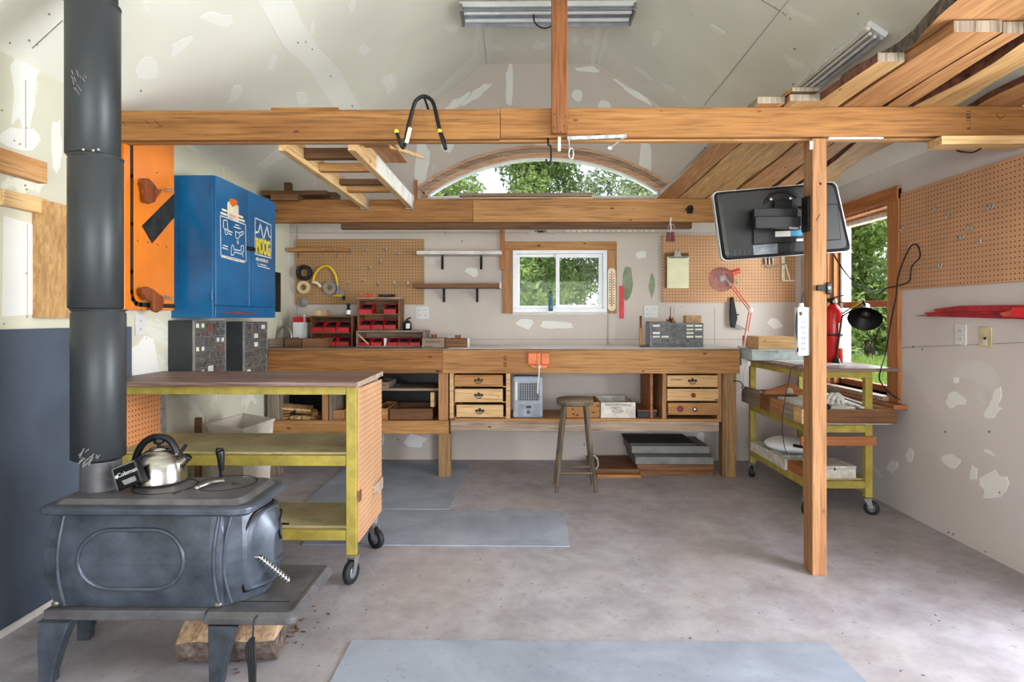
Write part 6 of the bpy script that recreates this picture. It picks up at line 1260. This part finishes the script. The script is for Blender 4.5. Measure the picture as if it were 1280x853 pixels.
# ------------------------------------------------------------------ rolling cart by the window
CX0, CX1, CYa, CYb = 1.735, 2.14, 3.72, 4.62
ct = thing('rolling_cart', 'yellow-framed rolling cart under the tall window, loaded with boxes and trays', 'cart', (1.98, 4.2, 0))
cf = lambda x0,x1,y0,y1,z0,z1,nm='rail',mt='yellow_paint': MB().box(x0,x1,y0,y1,z0,z1).build(nm, mt, ct, .002)
MB().box(1.72,2.285,3.69,4.72,.872,.892).build('top', 'worn_top_x', ct, .002)
cf(1.722,2.14,3.72,3.75,.832,.871); cf(1.735,1.765,3.751,4.60,.832,.871); cf(2.11,2.14,3.751,4.60,.832,.871)
for x,y in ((1.735,3.72),(2.098,3.72),(1.735,4.60),(2.098,4.60)): cf(x,x+.043,y-.001,y+.035,.105,.831,'leg')
for z0,z1 in ((.500,.545),(.160,.203)): cf(1.779,2.097,3.72,3.748,z0,z1); cf(1.735,1.76,3.756,4.598,z0,z1); cf(2.115,2.14,3.756,4.598,z0,z1)
MB().box(1.74,2.14,3.756,4.59,.5455,.553).build('shelf', 'yellow_shelf', ct); MB().box(1.74,2.14,3.756,4.59,.2035,.211).build('shelf', 'yellow_shelf', ct)
MB().box(1.70,2.15,3.695,3.718,.425,.480).build('batten', 'red_cedar_x', ct, .002)
MB().cyl((2.135,3.69,.47), (2.135,3.695,.47), .006, n=8).build('bolt', 'silver', ct)
for x,y,a in ((2.12,3.735,-.6),(1.755,3.735,-2.4),(2.12,4.61,-.6),(1.755,4.61,-2.2)): caster(x, y, .105, .042, ct, a)
# tray on the middle shelf
t = thing('long_tray', 'large wooden tray with blocky sides on the middle shelf of the cart', 'tray', (2.0, 4.2, .554))
MB().box(1.72,2.26,3.675,3.693,.562,.645).build('front_panel', 'brown_ply_x', t, .002); MB().box(1.72,2.26,4.69,4.705,.562,.645).build('back_panel', 'dark_wood_x', t, .002)
for k,(ya,yb_,mt,h) in enumerate(((3.694,3.80,'pale_pine_y',.0),(3.801,3.95,'grey_wood_y',.004),(3.951,4.16,'slab_y',.012),(4.161,4.34,'brown_ply_x',.018),(4.341,4.689,'grey_wood_y',.03))): MB().box(1.70,1.725,ya,yb_,.556+h*.0,.645+h).build('side_block', mt, t, .002)
MB().box(2.24,2.26,3.694,4.689,.562,.645).build('side_panel', 'pine_y', t, .002); MB().box(1.726,2.239,3.694,4.689,.5535,.563).build('bottom', 'dirty_white_box', t)
one(MB().box(1.76,2.06,3.76,4.0,.564,.650), 'paper_stack', 'white_paint', 'stack of white sheets in the front of the cart tray', 'paper', bevel=.003)
one(MB().box(1.77,2.05,4.02,4.20,.564,.655), 'white_box', 'dirty_white_box', 'flat white box lying in the middle of the cart tray', 'box', bevel=.003)
t = thing('saw', 'old wooden-handled saw blade lying at an angle across the cart tray', 'saw', (1.93, 4.24, .66))
MB().prism([PY(x,y,4.3) for x,y in ((955,493),(957,489),(985,480.5),(990,480.5),(1004,487),(1004,494))], (0,.02,0)).build('body', 'red_cedar_x', t, .003)
MB().prism([PY(x,y,4.297) for x,y in ((982,492),(984,486),(988,484.5),(991,487),(992,491.5))], (0,.001,0)).build('handle_hole', 'dirty_white_box', t)
m = MB(); torus(m, Vector((1.80,3.745,.655)), .022, .016, 'z', 18); one(m, 'tape_roll', 'lime', 'lime yellow tape roll near the front left of the cart tray', 'tape')
m = MB(); torus(m, Vector((1.865,3.745,.655)), .020, .016, 'z', 18); one(m, 'tape_roll', 'black_rubber', 'black tape roll beside the lime one in the cart tray', 'tape')
t = thing('plastic_guard', 'curved translucent white hose arching down into the cart tray behind the post', 'hose', (2.0, 3.9, .65))
for k in range(2): MB().tube(smooth([Vector((1.925+.03*k,3.84,.652)), Vector((1.95+.03*k,3.86,.70)), Vector((1.98+.03*k,3.88,.715)), Vector((2.01+.03*k,3.88,.69)), Vector((2.02+.03*k,3.88,.652))],5), .011, 10).build('tube', 'cloth_white', t)
for k,(a,b) in enumerate((((2.08,3.72),(2.20,4.5)),((2.13,3.72),(2.21,4.3)),((2.06,3.80),(2.13,4.4)))): one(MB().bar((a[0],a[1],.652+.003*k),(b[0],b[1],.655+.003*k),.022,.010), 'white_strip', 'white_paint' if k != 1 else 'grey_tape', ['left','middle grey','right'][[2,1,0][k]]+' one of the thin strips lying on the right of the cart tray', 'strip', 'strips in the cart tray')
one(MB().box(2.262,2.345,3.71,4.35,.640,.668), 'sill_board', 'red_cedar_x', 'reddish board lying between the cart tray and the window sill', 'board', bevel=.002)
# bottom shelf load
R = random.Random(4)
t = thing('divided_tray', 'pale divided tray along the left edge of the cart bottom shelf', 'tray', (1.85, 4.2, .212))
MB().box(1.725,1.737,3.98,4.58,.204,.275).build('side_panel', 'dirty_white_box', t, .002); MB().box(2.05,2.06,3.98,4.58,.212,.275).build('side_panel', 'dirty_white_box', t, .002)
for y in (3.98,4.12,4.28,4.57): MB().box(1.738,2.049,y,y+.012,.212,.268).build('divider', 'dirty_white_box', t, .001)
MB().box(1.738,2.049,3.993,4.57,.2115,.216).build('bottom', 'grey_wood_x', t)
m = MB(); m.ball((1.93,4.33,.30), .20, (.95,.9,.28), 28, 14); m.tube(smooth([(1.92,4.16,.33),(1.98,4.12,.345),(2.04,4.14,.33)],5), .008, 8)
t = thing('plastic_sack', 'shiny white plastic sack bulging from the tray on the cart bottom shelf', 'bag', (1.93,4.33,.25)); m.build('sack', 'white_vinyl', t); MB().obox((1.89,4.155,.325), (.07,.01,.02), (0,.2,.1)).build('printed_mark', 'ink', t)
t = thing('open_drawer', 'reddish open drawer on the cart bottom shelf, left of the post', 'drawer', (1.78,3.86,.2115)); dx0,dx1,dy0,dy1,dz0,dz1 = 1.738,1.832,3.76,3.972,.2115,.272
for a,b,c_,d in ((dx0,dx1,dy0,dy0+.008),(dx0,dx1,dy1-.008,dy1),(dx0,dx0+.008,dy0+.0085,dy1-.0085),(dx1-.008,dx1,dy0+.0085,dy1-.0085),(dx0+.0085,dx1-.0085,3.87,3.876)): MB().box(a,b,c_,d,dz0,dz1).build('side_panel', 'red_cedar_x', t, .001)
MB().box(dx0+.0085,dx1-.0085,dy0+.0085,dy1-.0085,dz0,dz0+.005).build('bottom', 'dark_wood_x', t)
t = thing('white_chest', 'cream wooden lidded box on the cart bottom shelf, right of the post', 'box', (2.0, 3.86, .2115))
xa, xb = PY(1022,0,3.76).x, PY(1070,0,3.76).x; MB().box(xa,xb,3.76,3.98,.2115,.268).build('body', 'dirty_white_box', t, .002); MB().box(xa-.002,xb+.002,3.758,3.982,.270,.286).build('lid', 'dirty_white_box', t, .002)
MB().box(PY(1044,0,3.75).x-.004,PY(1044,0,3.75).x+.004,3.752,3.7575,.262,.276).build('clasp', 'black_metal', t)
one(MB().box(1.90,2.10,4.08,4.5,.2885,.30), 'dark_board', 'dark_wood_y', 'dark reddish board on the bottom shelf behind the cream box', 'board', bevel=.002) if False else None
one(MB().box(1.80,2.12,4.585,4.597,.52+.035,.62+.1), 'back_board', 'dark_wood_x', 'dark board standing at the far end of the cart middle shelf', 'board') if False else None
# cart top load
zc2 = .893
def cbox(name, x0,y0,x1,y1,Y,d,mat,label,zb_=None,bev=.003):
    p, q = PY(x0,y1,Y), PY(x1,y0,Y); return one(MB().box(p.x,q.x,Y,Y+d,p.z if zb_ is None else zb_,q.z), name, mat, label, 'box', bevel=bev)
t = thing('metal_box', 'pale blue-grey metal box on the cart top under the long pine box', 'box', (1.9, 4.5, zc2)); p, q = PY(954,449,4.35), PY(1004,437,4.35)
MB().box(p.x-.08,q.x,4.35,4.60,zc2,q.z-.012).build('body', 'pale_blue_box', t, .003); MB().box(p.x-.082,q.x+.002,4.348,4.602,q.z-.011,q.z).build('lid', 'pale_blue_box', t, .002)
for x in (963,972): MB().box(PY(x,0,4.34).x-.006,PY(x,0,4.34).x+.006,4.342,4.3475,q.z-.03,q.z-.006).build('latch', 'silver', t)
cbox('pine_box', 948,421.5,995,436,4.36,.22,'pale_pine_x','long pine box lying on top of the pale blue-grey metal box', zb_=q.z+.001)
one(MB().box(1.71,1.80,4.61,4.70,zc2,1.06), 'cedar_block', 'red_cedar_x', 'dark reddish block behind the metal box at the cart far corner', 'block', bevel=.003)
one(MB().prism([(1.80,3.80,zc2),(1.79,4.34,zc2),(2.05,4.34,zc2),(2.10,3.95,zc2)], (0,0,.004)), 'white_sheet', 'white_plastic', 'thin white sheet lying flat on the cart top', 'sheet')
# fire extinguisher
ex = Vector((PY(1041.5,0,4.16).x, 4.16, zc2)); hh = .36
t = thing('fire_extinguisher', 'red fire extinguisher standing on the cart top right of the post', 'extinguisher', ex)
MB().lathe([(0,0),(.055,0),(.060,.006),(.060,hh-.03),(.052,hh),(.028,hh+.03),(.018,hh+.038),(0,hh+.038)], ex, n=36).build('cylinder', 'extinguisher_red', t)
MB().lathe([(.0605,.18),(.0612,.18),(.0612,.197),(.0605,.197)], ex, n=36, sm=False).build('strap', 'black_rubber', t)
m = MB()
for i in range(9):
    a0_, a1_ = -1.5+.14*i, -1.5+.14*(i+1); m.add([ex+Vector((.0608*math.cos(a),.0608*math.sin(a),z)) for a,z in ((a0_,.10),(a1_,.10),(a1_,.27),(a0_,.27))], [(0,1,2,3)])
m.build('label', 'pale_label', t)
MB().cyl(ex+Vector((0,0,hh+.038)), ex+Vector((0,0,hh+.075)), .017, n=16).build('valve', 'black_metal', t)
MB().bar(ex+Vector((-.04,0,hh+.07)), ex+Vector((.075,0,hh+.10)), .02, .008).bar(ex+Vector((-.03,0,hh+.05)), ex+Vector((.07,0,hh+.05)), .02, .008).build('handle', 'black_metal', t, .002)
MB().lathe([(0,0),(.015,0),(.015,.008),(0,.008)], ex+Vector((.0,-.017,hh+.055)), (0,-1,0)).build('gauge', 'silver', t)
MB().tube(smooth([ex+Vector((-.015,0,hh+.055)), ex+Vector((-.05,0,hh+.06)), ex+Vector((-.075,0,hh+.0)), ex+Vector((-.078,0,.12))],5), .009, 8).build('hose', 'black_rubber', t)
# spring clamp on the post
t = thing('spring_clamp', 'small black clamp gripping the right edge of the post above the extinguisher', 'clamp', PY(1030,360,2.83))
MB().pb(1022,356.5,1034,363.5,YF-.018,.016).build('jaw', 'black_metal', t, .003); MB().pb(1034.2,353,1041,368,YF-.015,.10).build('body', 'black_plastic', t, .006); MB().cyl(PY(1037,360,YF-.03), PY(1037,360,YF-.012), .008).build('screw', 'steel_dull', t)
# black work lamp
t = thing('work_lamp', 'black cone-shaded work lamp on a sprung arm in front of the tall window', 'lamp', (2.05, 4.0, zc2))
sc0 = PY(1081,399,3.90); nrm = Vector((-.42,-.62,-.66)).normalized()
MB().lathe([(.020,-.085),(.030,-.083),(.060,-.05),(.098,-.004),(.100,0),(.0985,.002),(.096,-.002),(.058,-.046),(.028,-.078),(0,-.08)], sc0, axis=nrm, n=36).build('shade', 'black_metal', t)
MB().lathe([(0,-.076),(.022,-.074),(.030,-.050),(.026,-.03),(0,-.022)], sc0, axis=nrm, n=20).build('bulb', 'brass_dark', t)
tp_ = sc0-nrm*.085; MB().lathe([(.021,0),(.021,.045),(.012,.052),(0,.053)], tp_, axis=-nrm, n=20).build('socket', 'silver', t)
e0 = PY(1079,376,3.98); e1 = PY(1053,393.5,4.05)
MB().tube([tp_-nrm*.02, e0], .008, 8).build('joint', 'black_metal', t); 
MB().tube([e0+Vector((0,0,.006)), e1+Vector((0,0,.006))], .005, 8).tube([e0-Vector((0,0,.012)), e1-Vector((0,0,.012))], .005, 8).build('arm', 'black_metal', t); MB().tube([e0, e1.lerp(e0,.4)], .008, 8).build('spring', 'yellow_hose', t)
b_ = Vector((2.105,4.08,zc2)); MB().tube([e1, b_+Vector((0,0,.03))], .006, 8).build('arm', 'black_metal', t); MB().cyl(b_+Vector((0,0,.0005)), b_+Vector((0,0,.035)), .03, .02).build('base', 'black_metal', t)
# ------------------------------------------------------------------ television
t = thing('television', 'flat television seen from behind, mounted on the pine post', 'television', (1.23, 3.06, 1.5))
co = [(890.5,240),(1046,226.5),(1066,314),(902.5,326.5)]; Yt = 3.04
outer = [PY(x,y,Yt) for x,y in co]; cc = sum(outer, Vector())/4; sh = lambda k, y: [Vector((cc.x+(p.x-cc.x)*k, y, cc.z+(p.z-cc.z)*k)) for p in outer]
def rounded(P, r=.03):
    out = []
    for i, p in enumerate(P):
        a = (P[i-1]-p).normalized(); b = (P[(i+1)%4]-p).normalized()
        for k in range(5): tt = k/4; out.append(p+a*r*(1-tt)**2+b*r*tt**2)
    return out
m = MB(); loft(m, [rounded(sh(1,Yt+.004)), rounded(sh(1,Yt+.032))]); m.build('bezel', 'tv_edge', t, .002)
m = MB(); loft(m, [rounded(sh(.985,Yt+.0035)), rounded(sh(.95,Yt-.012)), rounded(sh(.90,Yt-.018))]); m.build('back_cover', 'tv_back', t, .003)
m = MB(); loft(m, [rounded(sh(.95,Yt+.0325),.01), rounded(sh(.95,Yt+.0335),.01)]); m.build('screen', 'black_plastic', t)
yy = Yt-.0185
MB().prism([PY(x,y,yy) for x,y in ((941,307),(972,304.5),(972,317),(942,319))], (0,-.002,0)).build('vent_grille', 'grey_plastic', t)
m = MB()
for k in range(14): m.prism([PY(918+k*5.8,312.5-k*.5,yy),PY(919+k*5.8,312.5-k*.5,yy),PY(919+k*5.8,319.5-k*.55,yy),PY(918+k*5.8,319.5-k*.55,yy)], (0,-.0015,0)) if not 940 < 918+k*5.8 < 974 else None
m.build('vent_slats', 'dark_cabinet', t)
MB().prism([PY(x,y,yy) for x,y in ((941,262),(1046,255),(1050,300),(941,306))], (0,-.012,0)).build('electronics_hump', 'black_plastic', t, .004)
MB().tube(smooth([PY(x,y,yy-.004) for x,y in ((956,255),(962,245),(974,240),(987,241),(996,247))],5), .006, 8).build('moulded_ridge', 'tv_back', t)
m = MB(); yq = yy-.013
m.prism([PY(x,y,yq) for x,y in ((969,289.5),(988,288.6),(988,295.6),(969,296.3))], (0,-.0008,0)); m.build('white_sticker', 'pale_label', t); m = MB(); m.prism([PY(x,y,yq) for x,y in ((988.2,288.6),(1003,287.6),(1003,294.4),(988.2,295.6))], (0,-.0008,0)); m.build('blue_sticker', 'sky_sticker', t)
m = MB(); m.prism([PY(x,y,yq) for x,y in ((995.5,298.8),(1004,298.2),(1004,301.4),(995.5,302))], (0,-.0008,0)); m.build('white_sticker', 'pale_label', t)
mt_ = thing('television_mount', 'black swing-arm bracket joining the television to the post', 'bracket', (1.33, 2.93, 1.65))
Ym = 2.925
MB().box(1.345,1.3562,YF+.02,YF+.085,PY(0,290,YF).z,PY(0,246,YF).z).build('wall_plate', 'black_metal', mt_, .002)
MB().box(PY(941,0,2.98).x,1.344,2.96,2.995,PY(0,280,2.98).z,PY(0,263,2.98).z).build('arm', 'black_plastic', mt_, .004); MB().box(PY(942,0,2.95).x,1.344,2.925,2.958,PY(0,288,2.94).z,PY(0,273,2.94).z).build('arm', 'black_plastic', mt_, .004)
p, q = PY(968,272,3.0), PY(990,250,3.0); MB().box(p.x,q.x,2.996,yy-.0125,p.z,q.z).build('head_plate', 'black_metal', mt_, .003)
for x,y in ((964,249),(988.5,248),(993,264.5),(1003.5,259)): MB().lathe([(0,.004),(.008,.004),(.009,0),(0,0)], PY(x,y,3.0), (0,-1,0), 12).tube([PY(x,y,3.0), PY(x,y,3.0)+Vector((0,.012,0))], .004, 6).build('bolt', 'silver', mt_)
text('Vizion 7', .017, PY(994,285.2,2.9245), (PI/2,-.05,0), 'white_plastic', mt_)
# television cable to the pegboard hook and down the casing
m = MB(); m.tube(smooth([PY(1034,297,3.02), PY(1042,318,3.15), PY(1060,345,3.35), PY(1075,358,3.55), PY(1088,365,3.7), PX(1110,360,XR-.05), PX(1128,356,XR-.03), PX(1137,351,XR-.03), PX(1138,345,XR-.03), PX(1140,333,XR-.03), PX(1149,323,XR-.03), PX(1150,316,XR-.035), PX(1147,307,XR-.035), PX(1141,306,XR-.035), PX(1136,312,XR-.03), PX(1128,330,XR-.03), PX(1122,350,XR-.032), PX(1120,372,XR-.035), PX(1114,400,XR-.035), PX(1109,430,XR-.035), PX(1106,445,XR-.035), PY(1101,462,3.66), PY(1099,473,3.66), PX(1105,484,XR-.045), PX(1115,494,XR-.04), PX(1125,500,XR-.012)],5), .0042, 8)
one(m, 'television_cable', 'black_rubber', 'long black cable looping from the television to the right pegboard and down', 'cable')
# power strip on the post
t = thing('power_strip', 'white power strip fixed upright to the left side of the post', 'power strip', (1.32, 2.87, 1.02)); p, q = PY(997.5,445,2.86), PY(1011.5,384,2.86)
MB().box(p.x,1.3555,2.86,2.90,p.z,q.z).build('housing', 'white_plastic', t, .006); m = MB().cyl((p.x+.02,2.87,q.z-.004),(p.x+.02,2.87,q.z+.018),.014,.009,16); m.build('end_knob', 'white_plastic', t)
MB().box(p.x+.006,p.x+.018,2.855,2.8595,q.z-.04,q.z-.022).build('switch', 'black_plastic', t, .001)
for k in range(6):
    z = q.z-.07-k*.025; MB().box(p.x+.014,p.x+.034,2.857,2.8595,z-.009,z+.009).build('socket', 'grey_enamel', t); MB().box(p.x+.019,p.x+.021,2.8562,2.857,z-.005,z+.005).box(p.x+.027,p.x+.029,2.8562,2.857,z-.005,z+.004).build('socket_slot', 'ink', t)
m = MB(); m.tube(smooth([Vector((p.x+.02,2.87,q.z+.015)), PY(1003,373,2.86), PY(1005,366,2.86)],4), .003, 6); m.build('lead', 'black_rubber', t)
m = MB(); m.tube(smooth([Vector((p.x+.012,2.88,q.z+.002)), PY(996,395,2.87), PY(995.5,415,2.87), PY(998,430,2.87), PY(997,440,2.86)],5), .0045, 8); m.build('plug_cord', 'black_rubber', t)
m = MB(); m.tube(smooth([PY(1003,456,3.60), PY(990,460,3.60), PY(987,470,3.60), PY(983,490,3.60), PY(979,515,3.6), PY(978,540,3.60), PY(981,560,3.60), PY(984,567,3.6)],5), .0025, 6); one(m, 'thin_cable', 'black_rubber', 'thin dark cord hanging down the left side of the cart, near the post', 'cord')
# ------------------------------------------------------------------ red desk lamp on the bench
t = thing('desk_lamp', 'coral red swing-arm desk lamp clamped to the right end of the workbench', 'lamp', (PY(928,0,4.6).x, 4.62, .96)); Yd = 4.58
hc = PY(901.5,349.5,Yd); ax_ = Vector((-.50,-.80,-.30)).normalized()
MB().lathe([(.022,-.10),(.040,-.095),(.070,-.06),(.092,-.005),(.095,0),(.093,.001),(.068,-.055),(.038,-.088),(0,-.09)], hc, axis=ax_, n=36).build('shade', 'lamp_red', t)
MB().lathe([(.0925,.0005),(.0672,-.0545),(.0375,-.0872),(0,-.089)], hc, axis=ax_, n=36).build('shade_lining', 'lamp_inside', t)
MB().ball(hc-ax_*.045, .030).build('bulb', 'white_plastic', t)
s0 = hc-ax_*.092; s1 = PY(924,338.5,Yd+.10); MB().tube([s0+Vector((.005,0,.01)), s1], [.024,.020], 16).build('socket', 'lamp_red', t)
j0, j1, j2, j3 = PY(914,356,Yd), PY(938,388,Yd), PY(931.5,413,Yd+.01), PY(929,440,Yd+.02)
MB().tube([s0, j0], .008, 8).ball(j0, .014).build('joint', 'white_paint', t)
for o_ in (-.009,.009): MB().tube([j0+Vector((o_,0,o_*.3)), j1+Vector((o_,0,o_*.3))], .0045, 8).build('arm_rod', 'lamp_red', t); MB().tube([j1+Vector((o_,0,0)), j3+Vector((o_,0,0))], .0045, 8).build('arm_rod', 'lamp_red', t)
MB().ball(j1, .019, (1,.5,1.2)).build('elbow', 'white_paint', t)
MB().tube([j1.lerp(j3,.5), j3], .009, 8).build('spring', 'white_paint', t)
MB().box(j3.x-.02,j3.x+.018,Yd,Yd+.05,.84,.955).box(j3.x-.035,j3.x+.018,Yd,Yd+.05,.9735,.985).build('clamp', 'white_paint', t, .003)
m = MB(); m.tube(smooth([PY(932,440,Yd+.02), PY(934,452,Yd), PY(931,462,Yd), PY(930,470,Yd), PY(931,480,Yd), PY(927,487,Yd), PY(920,492,Yd)],5), .004, 8); one(m, 'lamp_cord', 'white_plastic', 'white lamp cord dangling beside the right end of the bench', 'cord')
m = MB(); m.tube(smooth([PY(917,477,Yd-.06), PY(924,477,Yd-.04), PY(929,482,Yd-.02), PY(927,486,Yd)],5), .004, 8); one(m, 'black_lead', 'black_rubber', 'short black lead curling by the right leg of the bench', 'cord')
